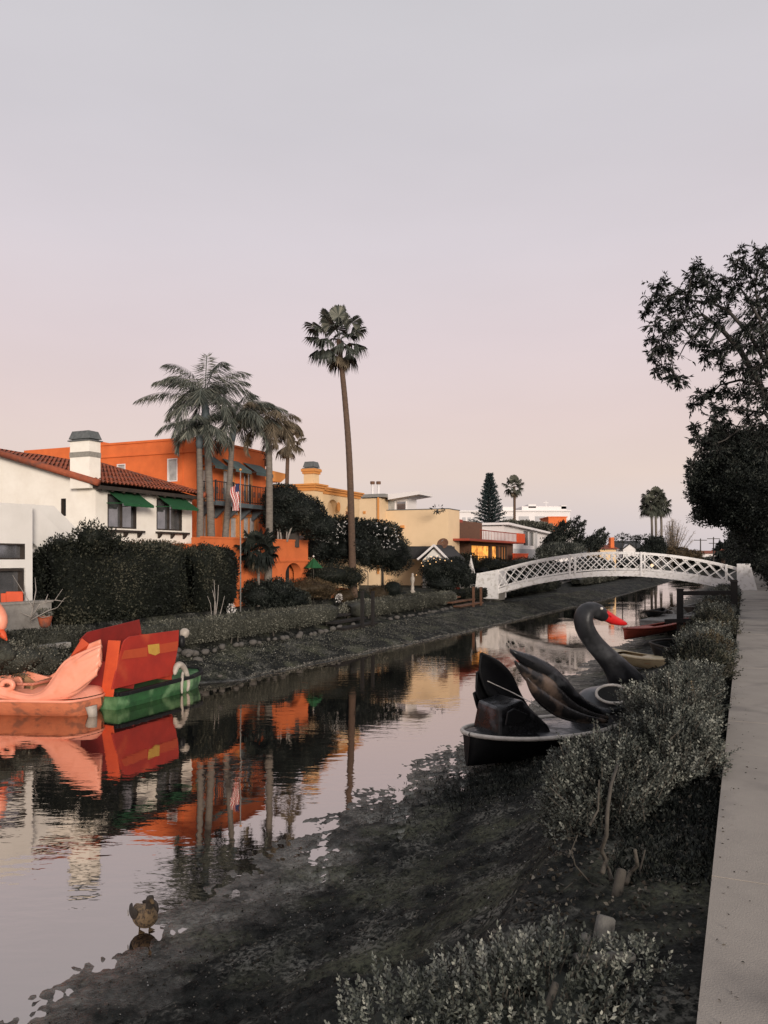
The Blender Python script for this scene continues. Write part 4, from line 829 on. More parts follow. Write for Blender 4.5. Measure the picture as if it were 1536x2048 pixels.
fan_palm('small distant fan palm rising behind the orange house right of the feather palms', gb(573, 37), Dp(577, 882, 37), [Dp(574, 970, 37)], .10, .08, 16, .55, .5, 22, skirt=5, mat='f_palmb')
fan_palm('small slim fan palm standing right of the tall conical pine', gb(1028, 100), Dp(1028, 973, 100), [Dp(1029, 1010, 100)], .17, .15, 20, .85, .85, 23, skirt=4)
for k, (px, py, lb) in enumerate(((1303, 1010, 'left fan palm of the cluster of three far beyond the bridge'), (1311, 998, 'tallest, middle fan palm of the cluster of three far beyond the bridge'), (1322, 1012, 'right fan palm of the cluster of three far beyond the bridge'))):
    fan_palm(lb, gb(px, 100+k), Dp(px-2, py, 100+k), [Dp(px+1, 1055, 100+k)], .15, .14, 24, .9, 1.0, 24+k, skirt=10, group='cluster of three far fan palms', tr='trunk')
fan_palm('short stubby fan palm in front of the terrace wall beside the straight palm trunk', gb(517, 27.8), Dp(517, 1100, 27.8), [], .055, .045, 24, .40, .55, 31, skirt=5, mat='f_dark', tr='trunk')
fan_palm('tiny dark palm at the far end of the canal near the pale low house', gb(1446, 120), Dp(1446, 1100, 120), [], .3, .25, 18, .7, 1.3, 32, skirt=4, mat='f_dark')

def tree(name, label, cat, base, blobs, mat, L_, Wd, trunk=None, tr='bark', group=None, core=.8, dens=1.0, seed=1, spread=.16, amp=.2, up=.3, crown='crown', T=None):
    if T is not None:                      # set the whole tree back to the garden line t=T, keeping its proportions
        px = 768+FPX*base[0]/base[1]; f = dd(px, T)/base[1]; eye = Vector((0, 0, CAMZ)); mv = lambda p: eye+(Vector(p)-eye)*f
        base = Vector((base[0]*f, base[1]*f, 1.3)); blobs = [(tuple(mv(c)), tuple(x*f for x in r_), n) for c, r_, n in blobs]
        trunk = [([(mv(p) if p[2] > 1.35 or i else Vector((p[0]*f, p[1]*f, 1.1))) for i, p in enumerate(pts)], a*f, b*f) for pts, a, b in trunk] if trunk else None
    t = thing(name, label, cat, base, 0, group); fb = FB(seed)
    for i, (c, rad, n) in enumerate(blobs): fb.blob(c, rad, int(n*dens), L_, Wd, amp, 2.2, seed*13+i, core, up, spread)
    fb.build(crown, mat, t)
    if trunk:
        mb = MB()
        for pts, r0, r1 in trunk: mb.tube(pts, list(np.linspace(r0, r1, len(pts))), 7)
        mb.build('trunk' if name.endswith('tree') or name.endswith('pine') else 'stem', tr, t, smooth=True)
    return t
def B(px, py, d, rx, rz, n, ry=None): return (tuple(Dp(px, py, d)), (rx, ry or rx, rz), n)

# big dark hedge on the left
def boxhedge(fb, s0, s1, t0, t1, z0, z1, n, L_, Wd, amp=.12, seed=0, round_=.25, core=.9):
    r = fb.r; u = r.uniform(-1, 1, (n, 3)); ax = r.choice(3, n, p=[.15, .5, .35]); sg = r.choice([-1., 1.], n)
    for k in range(3): u[ax == k, k] = sg[ax == k]
    ln = np.linalg.norm(u, axis=1, keepdims=True); q = u*(1-round_*(ln-1)/(3**.5-1)*.8)
    hs, ht, hz = (s1-s0)/2, (t1-t0)/2, (z1-z0)/2
    q2 = q*np.array((hs, ht, hz)); k = 1+amp*wn(q2+seed, 1.6, seed)/np.maximum(ln[:, 0], .6)+r.normal(0, .05, n)
    loc = q2*np.array([1, 1, 1])+nrm(u/np.array((hs, ht, hz)))*((k-1)*min(ht, hz)*1.3)[:, None]-nrm(u)*np.abs(r.normal(0, .05, (n, 1)))
    C = np.array(((s0+s1)/2, (t0+t1)/2, (z0+z1)/2)); X = loc+C
    P = np.stack([X0+UA*X[:, 0]-UB*X[:, 1], Y0+UB*X[:, 0]+UA*X[:, 1], X[:, 2]], 1)
    dn = np.stack([UA*u[:, 0]-UB*u[:, 1], UB*u[:, 0]+UA*u[:, 1], u[:, 2]], 1)
    tone = np.clip(.42+.34*wn(P, .8, seed+3)+.2*wn(P, 3.5, seed+4)+r.normal(0, .17, n), 0, 1)
    fb.leaf(P, nrm(dn)*.8+r.normal(size=(n, 3))*.7+np.array((0, 0, .35)), L_, Wd, tone)
    # solid inner mass
    m = 10; M_ = max(6, int((s1-s0)/.5)); rows = []; ins = min(.22, (s1-s0)*.1)
    for i in range(M_+1):
        f = i/M_; s_ = s0+ins+(s1-s0-2*ins)*f; ring = []
        en = .72 if i in (0, M_) else 1
        for a in np.linspace(0, 2*pi, m*2, endpoint=False):
            ca, sa = cos(a), sin(a); rr = 1/max(abs(ca), abs(sa)); rr = min(rr, 1.22)*core*en
            ring.append((s_, C[1]+ht*ca*rr*.96, C[2]+hz*sa*rr*.97))
        rows.append(ring)
    V = np.array([tuple(W(*p)) for rg in rows for p in rg]); k = m*2
    F = np.array([(i*k+j, i*k+(j+1) % k, (i+1)*k+(j+1) % k, (i+1)*k+j) for i in range(M_) for j in range(k)]+[(i0*k+j, i0*k+j+1, i0*k+k-2-j, i0*k+k-1-j) for i0 in (0, M_) for j in range(k//2-1)])
    fb.quads(V, F, np.full(len(F), .2))
def hedge(name, label, s0, s1, t0, t1, z0, z1, n, L_, Wd, mat, cat='hedge', group=None, seed=0, stems=0, amp=.12, tops=(), round_=.25):
    t = thing(name, label, cat, W((s0+s1)/2, (t0+t1)/2, z0), 0, group); fb = FB(seed); boxhedge(fb, s0, s1, t0, t1, z0, z1, n, L_, Wd, amp, seed, round_)
    for c, rad, k in tops: fb.blob(c, rad, k, L_, Wd, .25, 2.5, seed+5, .6, .6, .3)
    fb.build('foliage', mat, t)
    if stems:
        mb = MB(W)
        for k in range(stems):
            s_ = s0+(k+.5+random.uniform(-.3, .3))*(s1-s0)/stems; tt = t0+(t1-t0)*random.uniform(.1, .5); mb.tube([(s_, tt, z0-.3), (s_+random.uniform(-.1, .1), tt, z0+.05), (s_+random.uniform(-.2, .2), tt-.05, z0+.4)], [.025, .02, .012], 5)
        mb.build('stems', 'greybark', t)
    return t
T0 = 15.15
sa = onT(100, 1100, T0)[0]; sb = onT(388, 1100, T0)[0]; zt = onT(330, 1087, T0)[1]
hedge('tall_hedge', 'tall dark clipped hedge in front of the white house, scruffy brown shoots on top', sa, sb, T0, T0+1.1, 1.25, zt, 26000, .085, .042, 'f_hedge', seed=3, amp=.16,
      tops=[(tuple(Dp(178, 1075, 20.5)), (.42, .3, .38), 900), (tuple(Dp(205, 1082, 20.8)), (.4, .3, .3), 700), (tuple(Dp(120, 1088, 20)), (.25, .3, .22), 350), (tuple(Dp(232, 1088, 21)), (.3, .3, .2), 300)])
sc_ = onT(383, 1100, T0)[0]; sd_ = onT(484, 1100, T0)[0]; zt2 = onT(440, 1093, T0)[1]
t = hedge('tall_hedge', 'tall dark hedge block with bare pale stems showing at its foot', sc_, sd_, T0-.15, T0+1.0, 1.25, zt2, 12000, .085, .042, 'f_hedge', seed=4, amp=.2, round_=.4)
mb = MB()
for (a, b_, r0) in (((432, 1228), (425, 1180), .022), ((430, 1228), (437, 1170), .022), ((437, 1228), (449, 1192), .018), ((424, 1225), (414, 1190), .016), ((428, 1228), (428, 1160), .02)):
    p = Dp(*a, 24.8); q = Dp(*b_, 24.8); mb.tube([p-Vector((0, 0, .2)), p.lerp(q, .5)+Vector((.03, 0, 0)), q], [r0*.7, r0*.55, r0*.4], 5)
mb.build('pale_stems', 'palebark', t)
x = thing('brownish_hedge_top', 'russet clipped bush top along the foot of the white house wall', 'bush', W(17, 16.5, 1.3)); fb = FB(9); boxhedge(fb, onT(225, 1090, 16.4)[0], onT(388, 1090, 16.4)[0], 16.25, 16.8, 1.3, onT(300, 1080, 16.4)[1], 6000, .06, .03, .1, 5); fb.build('foliage', 'f_brown', x)

# low clipped hedges along the far bank
T1 = 12.95
def px2s(px, T=T1): return onT(px, 1200, T)[0]
H = 'low clipped hedges along the far bank'
hedge('low_hedge', 'straggly grey-green hedge stretch behind the pink and red boats', px2s(-40, 13.8), px2s(200, 13.8), 13.8, 14.7, .75, 1.36, 15000, .062, .03, 'f_grey', group=H, seed=11, stems=0, amp=.3)
hedge('low_hedge', 'long clipped grey-green hedge left of the small wooden jetty', px2s(215), px2s(692), T1, T1+.95, .72, 1.36, 24000, .062, .03, 'f_grey', group=H, seed=12, stems=14, amp=.15)
hedge('low_hedge', 'clipped grey-green hedge between the two wooden jetties', px2s(706), px2s(922), T1, T1+.95, .72, 1.34, 16000, .07, .034, 'f_grey', group=H, seed=13, stems=12, amp=.13)
hedge('low_hedge', 'short clipped hedge between the second jetty and the bridge', px2s(926), px2s(994), T1, T1+.95, .75, 1.30, 7000, .08, .04, 'f_hedge', group=H, seed=14, stems=5)
hedge('low_hedge', 'dark low hedge seen under the left half of the bridge', SBR+2, px2s(1118, 12.6)+1, 12.4, 13.5, .7, 1.35, 9000, .1, .05, 'f_hedge', group=H, seed=15)
hedge('low_hedge', 'lighter low hedge seen under the middle of the bridge', px2s(1163, 12.2), px2s(1240, 12.2), 12.2, 13.3, .7, 1.3, 8000, .13, .06, 'f_grey', group=H, seed=16)
hedge('low_hedge', 'small dark hedge far under the right half of the bridge', px2s(1245, 12.2), px2s(1300, 12.2), 12.0, 13.2, .7, 1.4, 6000, .16, .08, 'f_dark', group=H, seed=17)

# garden trees and shrubs on the far bank
tree('rounded_tree', 'big dark green tree clipped into a slope above the terrace wall', 'tree', W(24, 17.6, 1.3),
     [B(566, 1000, 31, .75, .62, 3600), B(600, 1025, 31, 1.0, .66, 5200), B(565, 1040, 31, .8, .5, 3000), B(635, 1053, 31, .75, .5, 3200)], 'f_dark', .085, .045, seed=41, core=.86, amp=.12,
     trunk=[([Dp(556, 1083, 30.7), Dp(556, 1062, 30.7), Dp(550, 1045, 30.8)], .04, .03), ([Dp(563, 1083, 30.7), Dp(560, 1060, 30.7), Dp(568, 1040, 30.8)], .04, .025), ([Dp(574, 1083, 30.7), Dp(580, 1062, 30.7), Dp(592, 1040, 30.8)], .045, .025), ([Dp(573, 1078, 30.7), Dp(574, 1058, 30.7), Dp(573, 1040, 30.8)], .03, .02)], tr='palebark')
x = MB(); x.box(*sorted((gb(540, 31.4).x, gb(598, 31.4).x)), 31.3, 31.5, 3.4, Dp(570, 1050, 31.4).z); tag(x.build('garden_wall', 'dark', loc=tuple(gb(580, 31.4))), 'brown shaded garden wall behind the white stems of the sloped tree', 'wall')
t = tree('flowering_tree', 'dark broad-leaved tree dotted with white blossom behind the tall fan palm', 'tree', gb(660, 30),
     [B(650, 1075, 30, .85, .55, 3800), B(690, 1060, 30.5, .9, .5, 3800), B(640, 1100, 29.6, .8, .5, 2600), B(750, 1062, 31.5, 1.0, .38, 3600), B(700, 1095, 30, 1.0, .6, 3000)], 'f_dark', .13, .05, T=16.4, seed=42, core=.72, amp=.25,
     trunk=[([gb(665, 30, 1.0), Dp(662, 1110, 30), Dp(655, 1085, 30)], .1, .06)])
fb = FB(43)
for i in range(150):
    px = random.uniform(632, 800); py = random.uniform(1042, 1088)+(max(0, px-740)*.2); 
    c = np.array(Dp(px, py, (29.2 if px < 705 else 30.5)*1.168)); 
    fb.leaf(c+fb.r.normal(0, .02, (4, 3)), fb.r.normal(size=(4, 3)), .055, .04, np.full(4, .6))
fb.build('blossom', 'f_white', t)
tree('feathery_shrub', 'large dark feathery shrub right of the tall palm trunk', 'shrub', gb(765, 29),
     [B(765, 1105, 29, .85, .65, 4800), B(790, 1120, 29.2, .55, .5, 2600), B(735, 1110, 29.3, .45, .5, 1800), B(795, 1090, 29.6, .35, .3, 900)], 'f_dark', .16, .03, T=15.9, seed=44, core=.75, amp=.25, trunk=[([gb(765, 29, 1.0), Dp(765, 1130, 29)], .06, .04)])
tree('rounded_shrub', 'wide low olive shrub in front of the orange terrace arch', 'shrub', gb(650, 26),
     [B(655, 1150, 26, 1.0, .33, 4200), B(610, 1160, 26, .55, .28, 2000), B(700, 1156, 26, .5, .3, 1800)], 'f_hedge', .09, .03, T=15.5, seed=45, core=.8, amp=.15, trunk=[([gb(650, 26, 1.0), Dp(650, 1160, 26)], .05, .04)])
tree('rounded_shrub', 'russet-brown rounded shrub below the olive one', 'shrub', gb(615, 25),
     [B(615, 1176, 25, .85, .28, 3600), B(648, 1180, 25, .4, .25, 1400)], 'f_brown', .06, .03, T=15.3, seed=46, core=.82, amp=.15, trunk=[([gb(615, 25, 1.0), Dp(615, 1178, 25)], .05, .04)])
tree('dark_shrub', 'dark green shrub right of the big hedge with paler leaves at its foot', 'shrub', gb(530, 23.5),
     [B(515, 1190, 23.5, .55, .42, 3200), B(555, 1185, 23.8, .5, .4, 2800), B(590, 1198, 24, .4, .3, 1600)], 'f_dark', .08, .04, T=15.2, seed=47, core=.84, trunk=[([gb(530, 23.5, 1.0), Dp(530, 1190, 23.5)], .05, .04)])
for k, (px, py, r_, lb, mt) in enumerate(((690, 1193, .33, 'round russet bush left of the twin dark jetty posts', 'f_brown'), (755, 1190, .35, 'round russet bush right of the twin dark jetty posts', 'f_brown'), (722, 1196, .32, 'dark bush between the two russet bushes at the jetty', 'f_hedge'), (785, 1180, .35, 'dark shrub at the right end of the russet bushes', 'f_dark'), (610, 1203, .2, 'small pale grey bush beside the white box', 'f_grey'), (555, 1205, .22, 'small pale bush at the left of the white box', 'f_grey'))):
    tree('small_bush', lb, 'bush', gb(px, 26.5), [B(px, py, 26.5, r_, r_*.9, 1300)], mt, .05, .025, T=15.15, seed=60+k, core=.82, group='small bushes behind the low hedge', trunk=[([gb(px, 26.5, 1.0), Dp(px, py, 26.5)], .03, .02)])
tree('climbing_shrub', 'dark leafy shrub strung with warm fairy lights beside the white parasol', 'shrub', gb(885, 36),
     [B(868, 1140, 36, .6, .5, 2400), B(905, 1138, 36, .75, .55, 3400), B(930, 1155, 36, .4, .5, 1400), B(885, 1165, 36, .8, .4, 1800)], 'f_dark', .1, .05, T=15.1, seed=48, core=.84, trunk=[([gb(890, 36, 1.0), Dp(890, 1150, 36)], .06, .04)])
tree('dark_shrub', 'dark shrubs massed in front of the timber house', 'shrub', gb(960, 46),
     [B(935, 1125, 46, .6, .5, 1500), B(985, 1133, 47, 1.3, .45, 2600), B(1040, 1130, 50, 1.2, .4, 1600)], 'f_hedge', .12, .06, T=14.7, seed=49, core=.86)
# conical pine
def pine(label, base, top, rbase, seed):
    t = thing('conical_pine', label, 'pine tree', base); fb = FB(seed); Hh = top.z-base[2]; mb = MB(); mb.tube([base, top], [.35, .05], 8); mb.build('trunk', 'bark', t, smooth=True)
    nt_ = 22
    for k in range(nt_):
        f = k/nt_; zc_ = base[2]+Hh*(.22+.78*f); rr = rbase*(1-f)**.95*(1.0 if k % 2 else .82)+.08
        nb_ = 10
        for j in range(nb_):
            a = j*2*pi/nb_+k*.7; e = .15+.5*f; L2 = rr*fb.r.uniform(.8, 1.1); n = 70
            u = fb.r.uniform(.15, 1, n)[:, None]; d = np.array((cos(a)*cos(e), sin(a)*cos(e), sin(e)-.15)); P = np.array((base[0], base[1], zc_))+d*L2*u+np.array((0, 0, 1))*(u**2)*.25+fb.r.normal(0, .10, (n, 3))*(1, 1, .4)
            fb.leaf(P, d+fb.r.normal(0, .4, (n, 3))+(0, 0, .4), .28, .10)
    fb.build('crown', 'f_pine', t); return t
pine('tall conical dark pine behind the timber house', gb(979, 100), Dp(977, 948, 100), 3.3, 51)
tree('flat_topped_shrub', 'long low olive treetops between the white roof and the white apartment block', 'shrub', gb(1060, 85),
     [B(1050, 1052, 85, 1.3, .45, 1200), B(1083, 1056, 85, 1.2, .5, 1200), B(1020, 1047, 88, .7, .3, 500)], 'f_grey', .3, .15, seed=52, core=.85)
# junipers
t = thing('juniper', 'dark windswept juniper with pointed shoots leaning right above the bridge', 'juniper', gb(1150, 62)); fb = FB(53)
for i in range(46):
    px = random.uniform(1085, 1200); ytop = np.interp(px, [1085, 1100, 1120, 1138, 1155, 1170, 1185, 1200], [1088, 1068, 1050, 1046, 1060, 1066, 1060, 1082]); py = random.uniform(ytop+6, 1110)
    c = np.array(Dp(px, py, 62+random.uniform(-1.5, 1.5))); n = 220; u = fb.r.uniform(0, 1, n)[:, None]; d = np.array((.45+random.uniform(-.1, .3), random.uniform(-.3, .3), .8)); P = c+d*u*1.0+fb.r.normal(0, .24, (n, 3))*(1-.85*u); fb.leaf(P, d+fb.r.normal(0, .3, (n, 3)), .2, .08)
fb.build('crown', 'f_dark', t)
tree('grey_shrub', 'pale grey-green feathery shrub in front of the dark juniper', 'shrub', gb(1125, 55), [B(1110, 1102, 55, 1.0, .45, 2600), B(1140, 1100, 55, .9, .4, 2400), B(1090, 1108, 55, .6, .4, 1200)], 'f_salt', .22, .04, seed=54, core=.8, up=.8)
tree('round_bush', 'round dark bush below the three far fan palms', 'bush', gb(1309, 92), [B(1309, 1094, 92, 1.25, 1.15, 2600), B(1290, 1104, 91, .8, .6, 900)], 'f_dark', .22, .12, seed=55, core=.85)
tree('olive_shrub', 'olive-brown shrubs beyond the right half of the bridge', 'shrub', gb(1360, 95), [B(1355, 1108, 95, 1.8, .8, 1800), B(1385, 1110, 96, 1.2, .6, 900), B(1330, 1106, 95, 1.2, .6, 900)], 'f_brown', .22, .1, seed=56, core=.8)
t = thing('bare_tree', 'pale leafless tree right of the far fan palm cluster', 'bare tree', gb(1345, 96)); fb = FB(57); mb = MB()
b0_ = np.array(gb(1342, 96, 1.3)); mb.tube([b0_, b0_+(0.1, 0, 1.5)], [.2, .14], 6)
for i in range(52):
    px = random.gauss(1345, 17); tip = np.array(Dp(px, random.uniform(1036, 1085)+abs(px-1345)*.6, 96+random.uniform(-1, 1))); s = b0_+(0.1, 0, random.uniform(.6, 1.8)); mid_ = s*.5+tip*.5+(0, 0, -.2); mb.tube([s, mid_, tip], [.06, .04, .015], 4)
    u = fb.r.uniform(.25, 1, 60)[:, None]; P = s*(1-u)**2+2*mid_*u*(1-u)+tip*u*u; fb.leaf(P+fb.r.normal(0, .08, P.shape), nrm(tip-s)+fb.r.normal(0, .6, P.shape), .45, .03)
mb.build('trunk', 'greybark', t); fb.build('twigs', 'f_bare', t)
for k, (px, py, r_, lb) in enumerate(((1245, 1076, .45, 'small dark treetop left above the dark-roofed cottage'), (1272, 1078, .3, 'smallest treetop behind the dark-roofed cottage roof'), (1290, 1078, .5, 'small treetop just left of the far fan palm cluster'), (875, 1019, .5, 'potted leafy plants peeking over the beige parapet'))):
    d_ = 95 if k < 3 else 46.5
    tree('small_tree', lb, 'tree', gb(px, d_) if k < 3 else Dp(px, 1025, d_), [B(px, py, d_, r_*(2 if k < 3 else .8), r_*(1 if k < 3 else .35), 260 if k < 3 else 45)], 'f_dark', .3 if k < 3 else .2, .08, seed=70+k, core=.3 if k < 3 else 0, trunk=[([gb(px, d_) if k < 3 else Dp(px, 1027, d_), Dp(px, py, d_)], .08, .05)])
# poles
for k, (px, ytop, lb) in enumerate(((1401, 1077, 'left utility pole with crossarm at the far end of the canal'), (1427, 1074, 'right, taller utility pole with two crossarms at the far end of the canal'), (1449, 1080, 'thin bare pole right of the two utility poles'))):
    d_ = 140; t = thing('utility_pole', lb, 'utility pole', gb(px, d_), 0, 'poles at the canal end'); p = Dp(px, ytop, d_); mb = MB(); mb.tube([gb(px, d_, 1.2), p], [.13, .09], 6); mb.build('pole', 'bark', t)
    if k < 2: mb = MB(); mb.bar(p-Vector((1.1, 0, .3)), p+Vector((1.1, 0, -.3)), .12); [mb.bar(p-Vector((.8, 0, 1.1)), p+Vector((.8, 0, -1.1)), .12) if k else None]; mb.build('crossarm', 'bark', t)
# distant green masses right of the path
t = thing('path_side_hedge', 'dark overgrown hedge along the right side of the footpath', 'hedge', W(30, -2.4, 1.3)); fb = FB(80)
for i in range(26):
    s_ = 18+i*4.4; hz = random.uniform(1.0, 1.5)*(1 if s_ < 70 else 1.3); c = W(s_, -3.2+random.uniform(-.25, .15)-(.5 if s_ < 30 else 0), 1.3+hz*.8); fb.blob(tuple(c), (2.2, 1.9, hz), 2400 if s_ < 60 else 900, .12 if s_ < 60 else .2, .06 if s_ < 60 else .1, .22, 2, i, .84)
fb.build('foliage', 'f_dark', t)
t = thing('path_side_shrubs', 'dark shrubs leaning over the far right of the footpath beyond the bridge', 'shrub', W(48, -1.8, 1.3)); fb = FB(81)
for (px, py, d_, r_) in ((1500, 1100, 50, 1.3), (1490, 1078, 55, 1.3), (1515, 1060, 45, 1.5), (1484, 1098, 62, 1.2), (1478, 1110, 75, 1.2), (1525, 1110, 42, 1.1)): fb.blob(tuple(Dp(px, py, d_)), (r_, r_, r_*.9), 2000, .15, .07, .25, 2, int(px), .84)
fb.build('foliage', 'f_dark', t)
# dense tree right of the path
lace = [B(1400+random.uniform(-12, 30), random.uniform(930, 1035), 30, random.uniform(.2, .4), random.uniform(.15, .35), 260) for _ in range(26)]+[B(random.uniform(1425, 1540), random.uniform(862, 900), 30, .35, .3, 330) for _ in range(12)]
t = tree('dense_tree', 'dense dark leafy tree overhanging the footpath on the right', 'tree', W(26, -2.2, 1.3),
     [B(1455, 970, 30, 1.1, .95, 9000), B(1500, 920, 30, 1.3, 1.0, 9000), B(1500, 1000, 29, 1.4, 1.0, 9000), B(1425, 1000, 30, .55, .6, 3200), B(1445, 935, 30, .7, .5, 3600), B(1545, 960, 29, 1.6, 1.5, 7000), B(1455, 1030, 30, .75, .4, 3500), B(1405, 985, 30, .3, .5, 1200), B(1530, 1040, 29, 1.1, .9, 4500), B(1412, 950, 30, .35, .35, 700), B(1520, 1085, 30, .8, .9, 2600)]+lace, 'f_dark', .12, .055, seed=82, core=.5, amp=.4, spread=.34,
     trunk=[([W(26, -2.2, 1.2), W(26, -2.2, 4), W(26, -1.6, 6)], .3, .18)])
# overhanging tree, limbs grown towards clumps of drooping leaves
t = thing('overhanging_tree', 'open-branched tree reaching over the upper right with drooping leaf clusters', 'tree', W(14.5, -3.2, 1.3)); fb = FB(83); mb = MB()
d0 = 15.0
limbs = [[(1640, 900), (1560, 860), (1520, 770), (1480, 700), (1440, 655), (1405, 630)], [(1560, 860), (1540, 740), (1500, 670), (1455, 620), (1420, 605), (1375, 600)], [(1540, 740), (1520, 640), (1490, 590), (1470, 560)],
         [(1560, 870), (1530, 825), (1500, 822), (1465, 818)], [(1480, 700), (1450, 670), (1430, 645), (1400, 640)], [(1440, 655), (1400, 660), (1370, 690), (1355, 720)], [(1520, 770), (1480, 760), (1440, 770), (1410, 800)], [(1530, 825), (1490, 850), (1450, 880), (1400, 900)], [(1520, 640), (1510, 570), (1520, 530)], [(1405, 630), (1370, 640), (1335, 680), (1320, 720)], [(1375, 600), (1340, 595), (1310, 590)], [(1335, 680), (1345, 730), (1350, 755)]]
lp = []
for li, l_ in enumerate(limbs):
    pts = [np.array(Dp(x, y, d0+.35*sin(li*2+k*.9))) for k, (x, y) in enumerate(l_)]; r0 = .68*[.12, .07, .05, .06, .035, .03, .045, .035, .035, .025, .02, .015][li]
    mb.tube(pts, list(np.linspace(r0, r0*.35, len(pts))), 6)
    for a, b_ in zip(pts[:-1], pts[1:]): lp += [a*(1-f)+b_*f for f in np.linspace(0, 1, 6)]
mb.tube([W(14.5, -3.2, 1.2), W(14.5, -3.1, 3.2), np.array(Dp(1640, 900, d0))], [.3, .24, .13], 9)
lp = np.array(lp)
cl = [(1300,600,14),(1290,625,12),(1320,570,16),(1330,615,20),(1345,590,18),(1310,650,14),(1335,660,22),(1320,690,16),(1310,710,14),(1340,700,16),(1300,680,8),(1325,735,16),(1345,755,16),(1360,765,10),(1310,745,8),(1355,640,24),(1375,620,24),(1370,590,20),(1390,570,18),(1405,550,16),(1395,530,12),(1420,565,18),(1440,590,16),(1415,600,20),(1400,650,18),(1430,640,16),(1385,680,16),(1410,690,12),(1385,545,10),(1450,560,10),(1465,590,14),(1475,570,10),(1450,620,12),(1475,520,14),(1490,540,18),(1500,565,18),(1515,520,20),(1530,545,20),(1520,500,12),(1535,580,14),(1480,500,8),(1505,600,14),(1530,610,18),(1510,640,20),(1490,660,16),(1500,690,22),(1530,680,24),(1470,690,14),(1440,700,10),(1440,720,12),(1410,715,14),(1425,700,10),(1460,740,16),(1490,740,24),(1520,730,28),(1450,775,16),(1480,790,20),(1510,780,26),(1430,785,12),(1400,790,12),(1390,810,14),(1410,790,10),(1430,810,10),(1450,820,14),(1430,835,16),(1440,860,16),(1455,845,10),(1420,870,12),(1395,880,16),(1400,905,16),(1412,885,14),(1435,900,16),(1445,880,12),(1390,860,10),(1382,935,8),(1380,950,5),(1385,925,6),(1470,870,12),(1500,860,18),(1530,850,24),(1525,890,20),(1495,830,12),(1530,800,26),(1480,820,8)]
for (x, y, r_) in cl:
    c = np.array(Dp(x, y, d0+random.uniform(-.8, .8))); k = np.argmin(((lp-c)**2).sum(1)); s = lp[k]; mb.tube([s, (s+c)/2+np.array((0, 0, .06)), c], [.014, .010, .005], 4)
    rw = r_*d0/FPX; ns = max(3, int(r_*1.25))
    for j in range(ns):
        e = c+fb.r.normal(0, rw*.75, 3)*np.array((1, .8, .8)); mb.tube([c, e], [.004, .0025], 3, cap=False); n = 9
        P = c*(1-(u := fb.r.uniform(.3, 1.1, n)[:, None]))+e*u; D = nrm(e-c+1e-6)*.7+fb.r.normal(0, .5, (n, 3))+(0, 0, -.55); fb.leaf(P, D, .105, .030, np.clip(fb.r.normal(.4, .25, n), 0, 1))
mb.build('branches', 'bark', t, smooth=True); fb.build('crown', 'f_dark', t)
# palm fronds at the right edge
t = thing('roadside_palm', 'feather palm at the right edge, its long fronds hanging among the branches', 'palm tree', W(13, -3.0, 1.3)); fb = FB(84)
pc = np.array(Dp(1600, 640, 15.6)); ptrunk([W(13.5, -2.9, 1.2), pc*.5+np.array(W(13.5, -2.9, 1.2))*.5, pc], .16, .13).build('trunk', 'trunk', t, smooth=True)
for az, el, ln, dr in ((3.1, .5, 2.1, 1.9), (2.9, .15, 1.9, 1.7), (3.5, .9, 1.6, 2.3), (3.3, -.2, 1.7, 1.2), (2.5, .4, 1.8, 1.8), (3.8, .2, 1.7, 1.6), (0, .5, 2, 1.5), (1.2, .7, 2, 1.5), (5, .6, 2, 1.5)): frond(fb, pc, az, el, ln, dr, n=56, ll=.5, w=.022, hang=1.0, a0=.35)
fb.build('fronds', 'f_palm', t)

